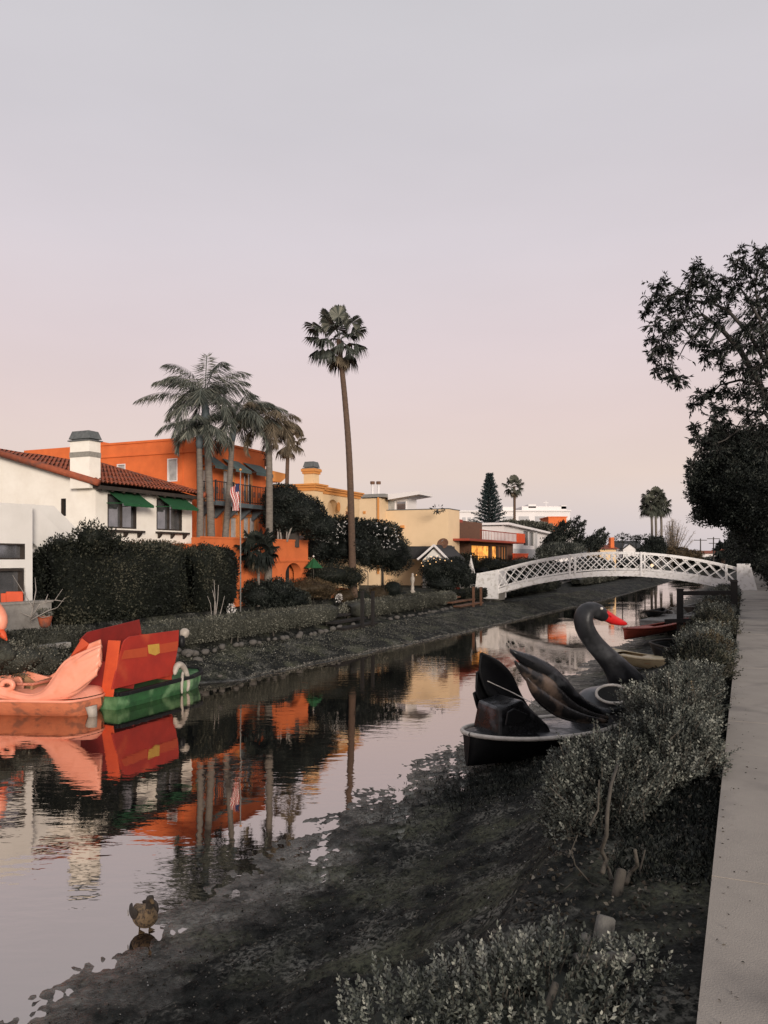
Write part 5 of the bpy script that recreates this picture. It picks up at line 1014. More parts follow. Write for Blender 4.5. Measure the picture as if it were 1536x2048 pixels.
# near-bank saltbush row
def sprigs(fb, P, D, Ln, n, L_, Wd, tone, twig=None):
    for i in range(len(P)):
        d = nrm(D[i]+fb.r.normal(0, .25, 3)); u = np.linspace(.1, 1, n)[:, None]; base = P[i]+d*Ln*u*fb.r.uniform(.7, 1.2)
        ph = np.arange(n)*2.4+fb.r.uniform(0, 6); s1 = nrm(np.cross(d, (0.3, .1, 1))); s2 = np.cross(d, s1)
        DD = d*(.5+.9*u**2)+(s1*np.cos(ph)[:, None]+s2*np.sin(ph)[:, None])*(1-.35*u); fb.leaf(base, DD, L_*(1.1-.4*u[:, 0]), Wd, np.clip(tone[i]+fb.r.normal(0, .15, n), 0, 1), fold=.15)
        if twig is not None and i % 3 == 0: twig.tube([P[i]-d*Ln*.5, P[i]+d*Ln], [.004, .002], 3, cap=False)
def saltbush(label, s, t_, z0, ztop, rs, rt, seed, nspr, Ls=.10, L_=.030, Wd=.014, mat='f_salt', grp='silvery shrubs along the near bank', core=True, mix=None, nl=9, lean=0):
    h = (ztop-z0)/2; c = W(s, t_, z0+h); th = thing('saltbush', label, 'shrub', W(s, t_, z0), 0, grp); fb = FB(seed); r = fb.r; tw = MB()
    d = r.normal(size=(nspr, 3)); d = nrm(d); d[:, 2] = np.where(d[:, 2] < -.45, -d[:, 2], d[:, 2]); k = 1+.28*wn(d, 2.2, seed)+.18*wn(d, 6, seed+1)-np.abs(r.normal(0, .14, nspr))+(r.uniform(0, 1, nspr) > .93)*r.uniform(.05, .28, nspr)
    Ld = d*np.array((rs, rt, h))*k[:, None]; P = np.stack([c.x+UA*Ld[:, 0]-UB*Ld[:, 1], c.y+UB*Ld[:, 0]+UA*Ld[:, 1], c.z+Ld[:, 2]], 1)
    wd = np.stack([UA*d[:, 0]-UB*d[:, 1], UB*d[:, 0]+UA*d[:, 1], d[:, 2]], 1)
    tone = np.clip(.5+.35*wn(P, 3, seed)+r.normal(0, .2, nspr), 0, 1)
    brown = wn(P, 1.6, seed+7) > (.45 if mix is None else mix)
    f2 = FB(seed+1); D = wd*.7+np.array((0, 0, .6))
    sprigs(fb, P[~brown], D[~brown], Ls, nl, L_, Wd, tone[~brown], tw)
    if core: fb.sphere((0, 0, 0), (1, 1, 1), .2, 2.5, seed, a=.12); V = fb.V[-1]*np.array((rs*.72, rt*.72, h*.74)); fb.V[-1] = np.stack([c.x+UA*V[:, 0]-UB*V[:, 1], c.y+UB*V[:, 0]+UA*V[:, 1], c.z+V[:, 2]], 1)
    fb.build('foliage', mat, th)
    if brown.sum() > 4: sprigs(f2, P[brown], D[brown], Ls, nl, L_, Wd, tone[brown], tw); f2.build('brown_foliage', 'f_saltb', th)
    if len(tw.f) > 500: tw.build('twigs', 'greybark', th)
    return th
s_near = [("middle silvery shrub of the three nearest, tight beside the path", 4.0, .38, .95, 1.70, .8, .33, 2500, .10, .032, .0155),
          ("largest silvery shrub spilling over the bank beside the swan boat", 3.3, .72, .74, 1.56, .95, .46, 4600, .10, .032, .0155),
          ("brownish-topped silvery shrub just behind the largest one", 5.1, .50, .95, 1.80, .9, .40, 2600, .10, .032, .015),
          ("silvery shrub beside the bow of the black swan boat", 6.9, .42, 1.0, 1.70, .9, .34, 1300, .11, .036, .017)]
for k, (lb, s, t_, z0, z1, rs, rt, n, a, b_, c_) in enumerate(s_near): saltbush(lb, s, t_, z0, z1, rs, rt, 90+k, n, a, b_, c_, mix=(.6, .75, .3, .7)[k])
for k, s in enumerate((9.0, 11.0, 13.2, 15.6, 18.2, 21)):
    lb = ['dark low shrub near the bow of the black swan boat', 'silvery shrub beside the yellow kayak', 'silvery shrub next to the dark dinghy', 'silvery shrub below the red canoe', 'silvery shrub just before the dark timber rail', 'silvery shrub at the foot of the dark timber rail'][k]
    saltbush(lb, s, .44+.02*k, 1.0, [1.70, 1.72, 1.68, 1.74, 1.78, 1.75][k], [.85, 1.0, .9, 1.1, 1.2, 1.2][k], .38+.02*k, 100+k, 1200, .13, .05, .024, nl=7, mat='f_hedge' if k in (0, 3) else 'f_salt')
for k, (px, py, rx_) in enumerate(((20, 1320, .75), (75, 1325, .6), (115, 1330, .5), (-40, 1310, .8))):
    tree('bank_shrub', ['straggly grey shrub on the bank behind the pink boat', 'grey shrub below the pale kerb behind the pink wing', 'dark straggly shrub between the pale kerb and the red boat', 'grey shrub on the bank under the pink neck'][k], 'shrub', Dp(px, py+25, dd(px, 13.3)), [B(px, py, dd(px, 13.3), rx_, .36, 2600)], 'f_grey' if k != 2 else 'f_hedge', .05, .024, seed=140+k, core=.8, amp=.3, trunk=[([Dp(px, py+20, dd(px, 13.3)), Dp(px, py, dd(px, 13.3))], .03, .02)], group='straggly shrubs on the bank behind the pink boat')
for k, s in enumerate((25.5, 29, 33, 37)): saltbush(['low shrub just beyond the dark timber rail', 'low shrub by the pale dinghy', 'low shrub halfway from the rail to the bridge', 'low shrub at the right foot of the bridge'][k], s, .6, .9, 1.62, 1.9, .5, 110+k, 500, .2, .09, .04, nl=6)
saltbush('widest pale sage shrub filling the bottom of the photo', .15, .62, .95, 1.36, .52, .42, 120, 1050, .085, .028, .013, 'f_near', grp='pale shrubs at the bottom', mix=9, nl=11)
saltbush('small pale sage shrub at the lower left of the widest one', -.15, 1.0, .90, 1.32, .32, .26, 121, 420, .085, .026, .012, 'f_near', grp='pale shrubs at the bottom', mix=9, nl=11)
saltbush('sparse pale shrub beside the path at the bottom of the photo', .45, .28, 1.15, 1.38, .22, .16, 122, 90, .07, .024, .011, 'f_near', grp='pale shrubs at the bottom', mix=9, nl=10, core=False)

# dark planting on the far bank beyond the bridge and across the canal's end
FH = 'dark garden shrubs beyond the bridge'
for k, (s0_, s1_, t0_, t1_, zt_, lb) in enumerate(((43.5, 52, 14.0, 15.2, 2.5, 'dark shrub mass just behind the left half of the bridge'), (52.5, 66, 13.8, 15.2, 2.75, 'long dark shrub mass behind the middle of the bridge'), (67, 90, 13.0, 14.8, 2.8, 'dark shrub mass behind the right half of the bridge'), (92, 128, 12.0, 14.5, 2.9, 'farthest dark shrub mass on the left bank'))):
    hedge('garden_shrubs', lb, s0_, s1_, t0_, t1_, .9, zt_, 7000, .16+.04*k, .08+.02*k, 'f_dark', cat='shrubs', group=FH, seed=170+k, amp=.35, round_=.6)
hedge('garden_shrubs', 'dark shrub mass closing off the end of the canal', 156, 160, -3, 13, 1.0, 2.9, 7000, .4, .2, 'f_hedge', cat='shrubs', group=FH, seed=176, amp=.3, round_=.5)
# ================================================================ BOATS
class Fr:                                   # local frame of a boat, and reading outlines from the photo on its own planes
    def __init__(s, ox, oy, oz, th): s.o = (ox, oy, oz); s.th = th; s.c = cos(th); s.n = sin(th)
    def L(s, px, py, yl):
        k = (px-768)/FPX; ax, ay = s.o[0]-s.n*yl, s.o[1]+s.c*yl
        a = (k*ay-ax)/(s.c-k*s.n); d = ay+s.n*a; return (a, yl, CAMZ-(py-HOR)/FPX*d-s.o[2])
def hull(Ln, Wd, H, bow=.5, stern=.25, n=26, keel=.55, sheer=.08, m=9, flat=.3):
    """lofted open hull: returns MB of outer skin plus the rim points"""
    mb = MB(); rows = []; rimL, rimR = [], []
    for i in range(n+1):
        u = .5-.5*cos(pi*i/n); x = -Ln/2+Ln*u
        w = Wd/2*min(1, max(.02, 1-(1-u/stern)**2)**.5 if u < stern else 1)*(1 if u < 1-bow else max(.02, 1-((u-1+bow)/bow)**2.2)**.8)
        zt = H+sheer*((2*u-1)**2); kb = H*flat*max(0, (u-1+bow*.8)/(bow*.8))**2*2 if u > 1-bow*.8 else 0
        row = []
        for j in range(2*m+1):
            a = j/m-1; yy = w*(abs(a)**.55 if abs(a) < 1 else 1)*(1 if a > 0 else -1)*(keel+(1-keel)*abs(a)); zz = kb+(zt-kb)*abs(a)**2.2; row.append((x, yy, zz))
        rows.append(row); rimL.append(row[-1]); rimR.append(row[0])
    mb.grid(rows); mb.add(rows[0], [tuple(range(2*m+1))]); return mb, rimR, rimL
def deck(rimR, rimL, rise, inset=.02, m=10, hole=None):
    mb = MB(); rows = []
    for a, b in zip(rimR, rimL):
        w = (b[1]-a[1]); rows.append([(a[0], a[1]+inset+(w-2*inset)*k/m, a[2]-.01+rise*(1-(2*k/m-1)**2)*min(1, w*1.2)) for k in range(m+1)])
    if hole is None: mb.grid(rows); return mb
    vs = [p for r in rows for p in r]; q = m+1
    fs = [(i*q+k, i*q+k+1, (i+1)*q+k+1, (i+1)*q+k) for i in range(len(rows)-1) for k in range(m) if not hole(*[(rows[i][k][c]+rows[i+1][k+1][c])/2 for c in (0, 1)])]
    mb.add(vs, fs); return mb
def blade(F, top, bot, yl, bulge=.07, n=22, m=7, yoff=0.0, lean=0.0):
    """a curved feather: top and bottom edge polylines in photo pixels on the plane yl"""
    def samp(pts, n):
        P = np.array([F.L(x, y, yl) for x, y in pts]); d = np.r_[0, np.cumsum(np.linalg.norm(np.diff(P, axis=0), axis=1))]; d /= d[-1]; t = np.linspace(0, 1, n)
        S = np.stack([np.interp(t, d, P[:, k]) for k in range(3)], 1)
        for _ in range(2): S[1:-1] = (S[:-2]+2*S[1:-1]+S[2:])/4
        return S
    A, Bt = samp(top, n), samp(bot, n); mb = MB(); rows = []
    for i in range(n):
        row = []
        for j in range(m+1):
            f = j/m; p = A[i]*(1-f)+Bt[i]*f; env = sin(pi*min(1, .1+i/(n-1))); b = bulge*sin(pi*f)*(.3+.7*env)+.012*abs(sin(f*pi*3))
            row.append((p[0], p[1]+(yoff-b)*(1 if yl < 0 else -1)+lean*(p[2])*(1 if yl > 0 else -1), p[2]))
        rows.append(row)
    mb.grid(rows); return mb
# ---- black swan boat
F = Fr(2.46, 11.78, .10, R(27)); h = thing('swan_boat', 'black swan pedal boat with red beak and raised wings, aground on the near bank', 'pedal boat', F.o, F.th)
HB, rR, rL = hull(2.95, 1.24, .41, bow=.55, stern=.38, sheer=.05, keel=.34)
HB.build('hull', 'blackp', h, world=False, smooth=True)
x = MB(); ring = rR+rL[::-1]; ring.append(ring[0]); x.tube([(p[0], p[1]*1.02, p[2]) for p in ring], .032, 6, cap=False); x.build('rim', 'rim', h, world=False, smooth=True)
deck(rR, rL, .06).build('deck', 'blackw', h, world=False, smooth=True)
# stern box with facets
a0, _, _ = F.L(1010, 1470, -.45); a1 = F.L(1110, 1450, -.45)[0]; zt_ = F.L(1030, 1402, -.3)[2]
x = MB(); y0, y1 = -.38, .40
x.add([(a0, y0+.05, .42), (a1, y0, .42), (a1, y1, .42), (a0, y1-.05, .42), (a0+.05, y0+.12, zt_-.1), (a0+.42, y0+.10, zt_), (a0+.42, y1-.1, zt_), (a0+.05, y1-.12, zt_-.06), (a1-.02, y0+.05, .52), (a1-.02, y1-.05, .52)],
      [(0, 1, 8, 5, 4), (4, 5, 6, 7), (5, 8, 9, 6), (8, 1, 2, 9), (2, 3, 7, 6, 9), (3, 0, 4, 7)])
x.build('stern_box', 'blackw', h, world=False, bev=.03)
x = MB(); x.prism([(a0+.06, y0+.03, .60), (a0+.36, y0+.03, .62), (a0+.44, y0+.03, .72), (a0+.20, y0+.03, .82), (a0+.1, y0+.03, .78)], (0, -.035, 0)); x.build('box_recess', 'blackp', h, world=False, bev=.01)
# bow hump with round cockpit opening
hx, _, hz = F.L(1222, 1390, -.1)
x = MB(); rows = []
for i in range(17):
    v = i/16*pi*.5; r_ = cos(v)**.7; rows.append([(hx+.05+.62*r_*cos(a)-(.08*sin(v)), .50*r_*sin(a), .42+.50*sin(v)) for a in np.linspace(0, 2*pi, 28, endpoint=False)])
x.grid(rows, close=True); hump = x.build('bow_hump', 'silver', h, world=False, smooth=True)
c0 = Vector(F.L(1226, 1390, -.42)); nv = Vector((-.48, -.62, .62)).normalized(); e1 = nv.cross(Vector((0, 0, 1))).normalized(); e2 = nv.cross(e1)
x = MB(); x.tube([c0+nv*.03+e1*.24*cos(a)+e2*.15*sin(a) for a in np.linspace(0, 2*pi, 25)], .022, 8, cap=False); x.build('cockpit_rim', 'rim', hump, world=False, smooth=True)
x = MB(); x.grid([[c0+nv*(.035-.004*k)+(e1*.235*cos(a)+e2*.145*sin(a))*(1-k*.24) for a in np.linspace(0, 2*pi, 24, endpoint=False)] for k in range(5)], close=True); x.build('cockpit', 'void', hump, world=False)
# neck and head: one bent tapering tube
pts = [(1262, 1385, 46), (1250, 1360, 40), (1234, 1336, 29), (1212, 1312, 23.5), (1190, 1290, 21.5), (1173, 1266, 21.5), (1165, 1243, 22), (1168, 1224, 22), (1181, 1217, 20), (1195, 1222, 19), (1206, 1231, 16), (1213, 1237, 10)]
P = [F.L(a, b_, 0) for a, b_, _ in pts]; dN = 12.1
x = MB(); x.tube(P, [c_*dN/FPX for *_, c_ in pts], 18, sq=(1, .85)); nk = x.build('neck', 'silver', h, world=False, smooth=True, sub=1)
M['neckm'] = pmat('neck_black_painted_top_light', (.009, .009, .010), (.03, .031, .034), 2.6, .42, .3, 9, c3=(.075, .077, .082), s3=1.8, spec=.25); nk.data.materials[0] = M['neckm']  # grey patches put the top light on head and neck into the colour
bp_ = [(1203, 1222, 9), (1213, 1232, 13), (1225, 1239, 11.5), (1239, 1244, 8.5), (1250, 1247, 5), (1254, 1248, 1.5)]
x = MB(); x.tube([F.L(a, b_, -.03) for a, b_, _ in bp_], [c_*dN/FPX for *_, c_ in bp_], 12, sq=(.8, .9)); x.build('beak', 'beak', nk, world=False, smooth=True)
x = MB(); q = F.L(1203, 1217, -.14); x.lathe(q, [(.001, -.022), (.02, -.015), (.026, 0), (.02, .015), (.001, .022)], 10); x.build('eye', 'rim', nk, world=False, smooth=True)
x = MB(); q1, q2 = F.L(1209, 1222, -.09), F.L(1222, 1234, -.1); x.tube([q1, q2], [.03, .015], 8); x.build('beak_knob', 'beak', nk, world=False, smooth=True)
# wings
near = [([(1020, 1300), (1060, 1310), (1098, 1327), (1130, 1355), (1152, 1386), (1180, 1408), (1215, 1421), (1246, 1412)], [(1020, 1302), (1035, 1322), (1070, 1345), (1105, 1372), (1140, 1402), (1180, 1424), (1215, 1432), (1246, 1424)], .0),
        ([(1026, 1322), (1060, 1338), (1095, 1350), (1118, 1378), (1145, 1405), (1180, 1424), (1210, 1432)], [(1027, 1325), (1045, 1358), (1078, 1388), (1115, 1414), (1150, 1430), (1180, 1437), (1210, 1438)], .035),
        ([(1044, 1354), (1070, 1372), (1100, 1392), (1130, 1412), (1165, 1428), (1205, 1438)], [(1046, 1357), (1056, 1388), (1078, 1412), (1108, 1432), (1150, 1444), (1205, 1444)], .07)]
wr = bpy.data.objects.new('wing', None)
for k, (t_, b_, yo) in enumerate(near):
    x = blade(F, t_, b_, -.56, .07, yoff=-yo); x.build('wing_feather', 'feather' if k != 0 else 'blackw', h, world=False, smooth=True, solid=.03)
    ln = MB(); ln.tube([x.v[i*8] for i in range(22)], .014, 5); ln.build('feather_edge_highlight', 'silver', h, world=False, smooth=True)  # lighter grey tubes paint a rim highlight along the feathers
far = [([(964, 1306), (1000, 1322), (1024, 1346), (1044, 1392), (1066, 1428)], [(963, 1310), (957, 1342), (972, 1388), (1008, 1418), (1064, 1438)], .0),
       ([(960, 1344), (985, 1366), (1010, 1396), (1035, 1420), (1062, 1434)], [(958, 1349), (954, 1386), (974, 1420), (1010, 1438), (1060, 1446)], .04),
       ([(957, 1386), (980, 1402), (1010, 1422), (1058, 1440)], [(955, 1391), (961, 1422), (988, 1450), (1056, 1458)], .08)]
for k, (t_, b_, yo) in enumerate(far): blade(F, t_, b_, .50, .06, yoff=-yo).build('wing_feather', 'blackp', h, world=False, smooth=True, solid=.03)
x = MB(); x.tube([F.L(975, 1362, .4), F.L(1025, 1385, .1), F.L(1078, 1413, -.4)], .007, 5); x.tube([F.L(1063, 1400, -.2), F.L(1062, 1418, -.3)], .006, 4); x.build('rope', 'rim', h, world=False)

# ---- pink swan boat at the left edge
th = R(-5); nx, ny = -5.95, 14.82; F = Fr(nx+sin(th)*-.0-sin(th)*.7*-1*-1, ny+cos(th)*.7, 0, th)
F = Fr(nx-sin(th)*.7-1.05*cos(th), ny+cos(th)*.7-1.05*sin(th), -.02, th)
h = thing('swan_boat', 'salmon pink swan pedal boat moored at the left edge with arched neck', 'pedal boat', F.o, F.th)
Ln = 4.1
HB, rR, rL = hull(Ln, 1.4, .40, bow=.10, stern=.35, sheer=.0, keel=.8, n=30)
cx_ = F.L(190, 1400, -.3)[0]-Ln/2; sh = lambda pts: [(p[0]+cx_, p[1], p[2]) for p in pts]
HB.v = [(p[0]+cx_, p[1], p[2]-.06) for p in HB.v]; HB.build('hull', 'pinkhull', h, world=False, smooth=True); rR, rL = sh(rR), sh(rL)
x = MB(); ring = rR+rL[::-1]; ring.append(ring[0]); x.tube([(p[0], p[1]*1.03, p[2]-.05) for p in ring], .028, 6, cap=False); x.build('rim', 'pink', h, world=False, smooth=True)
hc = F.L(42, 1358, 0)[0]
deck(rR, rL, .14, hole=lambda a, b: abs(a-hc) < .42 and abs(b-.1) < .42).build('deck', 'pink', h, world=False, smooth=True)
x = MB(); x.box(hc-.42, hc+.42, -.34, .5, .28, .32); x.box(hc+.38, hc+.42, -.34, .5, .3, .62); x.box(hc-.42, hc-.38, -.34, .5, .3, .6); x.build('cockpit', 'tan', h, world=False)
x = MB(); 
for a_ in (0, 1): x.tube([(hc+dx, dy, .60+.05*cos(dx*3)) for dx, dy in ((-.45, -.38), (.45, -.38), (.5, .1), (.45, .55), (-.45, .55), (-.5, .1), (-.45, -.38))], .03, 6)
x.build('cockpit_rim', 'pink', h, world=False, smooth=True)
def slabp(pts, yl, name, mat, th_):
    x = MB(); P = [F.L(a, b_, yl) for a, b_ in pts]; x.prism(P, (0, th_, 0)); x.build(name, mat, h, world=False, bev=.015)
slabp([(-60, 1331), (0, 1333), (30, 1337), (70, 1347), (108, 1358), (108, 1395), (-60, 1395)], .38, 'far_coaming', 'pink', .06)
slabp([(24, 1349), (33, 1342), (50, 1350), (78, 1371), (66, 1390), (24, 1390)], .30, 'seat_back', 'tan', .05)
slabp([(-30, 1352), (18, 1350), (40, 1354), (47, 1372), (44, 1390), (-30, 1390)], .05, 'seat_shell', 'pink', .05)
top = [(203, 1292), (164, 1307), (131, 1323), (115, 1345), (103, 1366), (87, 1386), (63, 1393), (33, 1387), (8, 1377), (-40, 1366)]
bot = [(203, 1326), (190, 1352), (172, 1373), (153, 1389), (123, 1401), (85, 1403), (40, 1401), (10, 1398), (-10, 1393), (-40, 1386)]
W_ = blade(F, top, bot, -.62, .10, n=34, m=12); W_.build('wing', 'pink', h, world=False, smooth=True, solid=.05)
x = MB(); x.tube([W_.v[i*13] for i in range(34)], .038, 8); x.build('wing_ridge', 'pink', h, world=False, smooth=True)
for k, (y0_, y1_) in enumerate(((1293, 1308), (1306, 1322), (1320, 1336), (1333, 1350))):
    b_ = blade(F, [(203-k*1.5, y0_), (180, y0_+10), (150, y0_+28+k*3), (120, y0_+56+k*2)], [(202-k*2.5, y1_), (185, y1_+8), (155, y1_+22+k*3), (124, y1_+45)], -.66, .035, n=14, m=5); b_.build('wing_feather', 'pink', h, world=False, smooth=True, solid=.03)
blade(F, [(201, 1279), (165, 1293), (140, 1312), (118, 1340), (100, 1352)], [(203, 1330), (180, 1350), (150, 1365), (120, 1372), (100, 1372)], .45, .06).build('wing', 'pink', h, world=False, smooth=True, solid=.04)
x = MB(); q = F.L(13, 1371, -.62); x.tube([(q[0]+.125*cos(a)+.01*a, q[1], q[2]+.085*sin(a)) for a in np.linspace(-3.1, 3.3, 22)], list(np.linspace(.055, .05, 22)), 8); x.build('scroll', 'pink', h, world=False, smooth=True)
npts = [(-95, 1390, 26), (-104, 1330, 20), (-100, 1275, 17), (-80, 1228, 15), (-48, 1205, 15), (-20, 1206, 15.5), (-1, 1224, 15), (4, 1245, 14), (-4, 1262, 13)]
x = MB(); x.tube([F.L(a, b_, -.1) for a, b_, _ in npts], [c_*15/FPX for *_, c_ in npts], 16); nk = x.build('neck', 'pink', h, world=False, smooth=True, sub=1)
x = MB(); x.tube([F.L(-2, 1262, -.12), F.L(6, 1270, -.14), F.L(14, 1281, -.16)], [.10, .07, .015], 10); x.build('beak', 'orred', nk, world=False, smooth=True)
x = MB(); x.tube([F.L(182, 1412, -.35), F.L(186, 1434, -.35)], [.11, .08], 10); x.build('rudder', 'whitep', h, world=False, smooth=True)

# ---- red and green boat
th = R(69); F = Fr(-5.24-.5*sin(th)+1.45*cos(th), 15.7+.5*cos(th)+1.45*sin(th), -.02, th)
h = thing('pedal_boat', 'box-sided red pedal boat with green hull and black gunwale beside the pink boat', 'pedal boat', F.o, F.th)
x = MB(); L0, L1, hw = -1.45, 1.75, .56
def sec(xx, w, zb, zt): return [(xx, -w, zt), (xx, -w*.97, (zb+zt)/2), (xx, -w*.80, zb), (xx, w*.80, zb), (xx, w*.97, (zb+zt)/2), (xx, w, zt)]
rows = [sec(L0, hw*.94, -.06, .33), sec(L0+.25, hw, -.10, .33), sec(0, hw, -.1, .34), sec(1.0, hw, -.08, .35), sec(1.5, hw*.8, .0, .37), sec(1.8, hw*.35, .16, .40)]
x.grid(rows); x.add(rows[0], [tuple(range(6))]); x.add([r_[0] for r_ in rows]+[r_[-1] for r_ in rows][::-1], [tuple(range(12))]); x.build('hull', 'hullgreen', h, world=False, bev=.02)
x = MB(); g_ = [(r_[0][0], r_[0][1]-.02, r_[0][2]) for r_ in rows]+[(r_[-1][0], r_[-1][1]+.02, r_[-1][2]) for r_ in rows][::-1]; g_.append(g_[0])
for a, b_ in zip(g_[:-1], g_[1:]): x.bar(a, b_, .09, .08)
x.build('gunwale', 'blackp', h, world=False, bev=.015)
def panel(pts, yl, name, mat, th_=.03, dy=0, par=None, lab=None):
    x = MB(); P = [F.L(a, b_, yl) for a, b_ in pts]; x.prism([(p[0], p[1]+dy, p[2]) for p in P], (0, th_, 0)); o = x.build(name, mat, par or h, world=False, bev=.006)
    if lab: o['label'] = lab
    return o
sp_ = panel([(260, 1273), (358, 1260), (357, 1290), (346, 1350), (224, 1379), (245, 1290), (250, 1280)], -.5, 'side_panel', 'red')
panel([(295, 1290), (318, 1287), (319, 1306), (310, 1311), (297, 1307)], -.5, 'patch', 'tape', .012, -.013, par=sp_)
M['band'] = pmat('faded_orange_band', (.42, .06, .018), (.36, .05, .015), 4, .6)
panel([(248, 1301), (295, 1294), (294, 1313), (242, 1319)], -.5, 'faded_band', 'band', .008, -.009, par=sp_)
panel([(319, 1289), (356, 1282), (354, 1301), (320, 1307)], -.5, 'faded_band', 'band', .008, -.009, par=sp_)
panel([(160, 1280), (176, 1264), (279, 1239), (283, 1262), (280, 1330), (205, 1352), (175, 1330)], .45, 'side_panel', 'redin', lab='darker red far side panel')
# cross panels between the two sides
def xpanel(a, b_, z0, z1, x0_, x1_, mat, lab=None):
    x = MB(); x.add([(x0_, a, z0), (x0_, b_, z0), (x1_, b_, z1), (x1_, a, z1), (x0_+.03, a, z0), (x0_+.03, b_, z0), (x1_+.03, b_, z1), (x1_+.03, a, z1)], [(3,2,1,0),(4,5,6,7),(0,1,5,4),(1,2,6,5),(2,3,7,6),(3,0,4,7)]); o = x.build('cross_panel', mat, h, world=False, bev=.005)
    if lab: o['label'] = lab
q = F.L(226, 1379, -.5)[0]; zc1 = F.L(232, 1282, -.45)[2]; q2 = F.L(246, 1288, -.5)[0]
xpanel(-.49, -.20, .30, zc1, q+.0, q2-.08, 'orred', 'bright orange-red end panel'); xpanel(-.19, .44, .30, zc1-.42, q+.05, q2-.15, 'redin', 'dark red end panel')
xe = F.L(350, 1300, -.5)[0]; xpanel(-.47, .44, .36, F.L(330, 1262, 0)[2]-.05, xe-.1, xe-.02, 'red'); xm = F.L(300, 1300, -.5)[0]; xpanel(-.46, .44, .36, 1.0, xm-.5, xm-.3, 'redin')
x = MB(); q = F.L(178, 1290, .3); x.add([F.L(164, 1277, .42), F.L(178, 1288, .2), F.L(142, 1312, .3), F.L(160, 1320, .42)], [(0, 1, 3, 2)]); x.build('end_flap', 'orred', h, world=False, solid=.025)
wp = [(349, 1352, 5), (351, 1335, 11), (358, 1326, 13), (368, 1334, 10), (375, 1350, 8), (378, 1370, 6), (374, 1384, 5)]
x = MB(); x.tube([F.L(a, b_, -.56) for a, b_, _ in wp], [c_*.62*17.5/FPX for *_, c_ in wp], 12); x.tube([F.L(366, 1340, -.6), F.L(363, 1368, -.62), F.L(364, 1390, -.62)], [.045, .035, .028], 8); x.build('white_bow_figure', 'whitep', h, world=False, smooth=True, sub=1)
x = MB(); c_ = F.L(364, 1267, -.35); x.lathe((c_[0]+.1, c_[1], c_[2]), [(.01, -.11), (.07, -.09), (.11, -.02), (.10, .06), (.05, .105), (.005, .115)], 14); x.build('white_ball', 'whitep', h, world=False, smooth=True)
x = MB(); c_ = F.L(360, 1283, -.42); x.lathe((c_[0]+.06, c_[1], c_[2]), [(.01, -.14), (.06, -.11), (.08, 0), (.06, .11), (.01, .13)], 12); x.build('black_fender', 'blackp', h, world=False, smooth=True)

# ---- moored boats and float on the near side
def rowboat(name, label, cat, c, ang, Ln, Wd, H, mat, rimm='rim', bow=.6, stern=.3, inside='void', tilt=0, sheer=.08, dk=None):
    h = thing(name, label, cat, c, ang); h.rotation_euler.x = tilt; hb, rR, rL = hull(Ln, Wd, H, bow=bow, stern=stern, sheer=sheer, n=20); hb.build('hull', mat, h, world=False, smooth=True, solid=.02)
    x = MB(); ring = rR+rL[::-1]; ring.append(ring[0]); x.tube(ring, .03, 6, cap=False); x.build('rim', rimm, h, world=False, smooth=True)
    if dk: deck(rR, rL, .08, hole=lambda a, b: abs(a) < Ln*.16 and abs(b) < Wd*.28).build('deck', dk, h, world=False, smooth=True)
    x = MB(); 
    for k in (-.25, .1): x.box(Ln*k-.1, Ln*k+.1, -Wd*.42, Wd*.42, H*.62, H*.68); x.build('bench' if not dk else 'seat', 'grey' if not dk else inside, h, world=False); x = MB()
    return h
c = Dp(1318, 1262, 28.6); c.z = .30; rowboat('canoe', 'long rusty red canoe below the dark timber rail', 'canoe', c, R(50), 5.9, .62, .27, 'rust', 'rust', dk='rust')
c = Dp(1270, 1322, 20.4); c.z = .24; rowboat('kayak', 'yellowed sit-in kayak just behind the black swan neck', 'kayak', c, R(112), 3.2, .72, .26, 'kayak', 'kayak', dk='kayak', inside='tan', bow=.7)
c = Dp(1340, 1305, 20.8); c.z = .36; rowboat('dinghy', 'dark dinghy half hidden behind the silvery shrubs', 'dinghy', c, R(60), 2.3, 1.0, .34, 'blackp', 'dark', tilt=R(14))
c = Dp(1400, 1212, 36); c.z = .46; rowboat('rowing_boat', 'dark rowing boat pointing at the bridge beyond the timber rail', 'rowing boat', c, R(60), 4.2, 1.1, .36, 'dark', 'grey')
c = Dp(1425, 1200, 38.5); c.z = .62; rowboat('rowing_boat', 'grey-brown rowing boat nearest the right foot of the bridge', 'rowing boat', c, R(55), 3.2, 1.1, .36, 'grey', 'grey')
c = Dp(1335, 1236, 31.5); c.z = .10; h = thing('floating_dock', 'low grey timber float between the red canoe and rowing boats', 'dock', c, R(56))
x = MB()
for k in range(24): x.box(-1.9+k*.16, -1.9+k*.16+.145, -.55, .55, .50, .545)
x.build('planks', 'grey', h, world=False); x = MB(); x.box(-1.88, 1.9, -.53, -.45, .26, .497); x.box(-1.88, 1.9, .45, .53, .26, .497); x.box(-1.88, -1.8, -.45, .45, .26, .497); x.build('frame', 'grey', h, world=False)
for sx_, sy_ in ((-1.75, -.42), (1.6, -.42), (-1.75, .42), (1.6, .42)): x = MB(); x.box(sx_-.05, sx_+.05, sy_-.05, sy_+.05, -.3, .26); x.build('leg', 'dark', h, world=False)
c = Dp(1312, 1219, 32.4); c.z = .66; rowboat('small_boat', 'small black boat lying on the grey timber float', 'boat', c, R(56), 2.2, .7, .16, 'blackp', 'dark')
c = Dp(1392, 1224, 32.5); c.z = .40; rowboat('punt', 'flat grey punt lying between the timber post and the shrubs', 'punt', c, R(58), 3.6, .9, .24, 'grey', 'grey', bow=.25, stern=.15)
c = Dp(1438, 1190, 41.5); c.z = .72; rowboat('covered_boat', 'small dark boat under a cover nearest the bridge foot', 'boat', c, R(52), 2.6, 1.1, .30, 'blackp', 'dark', dk='blackw')
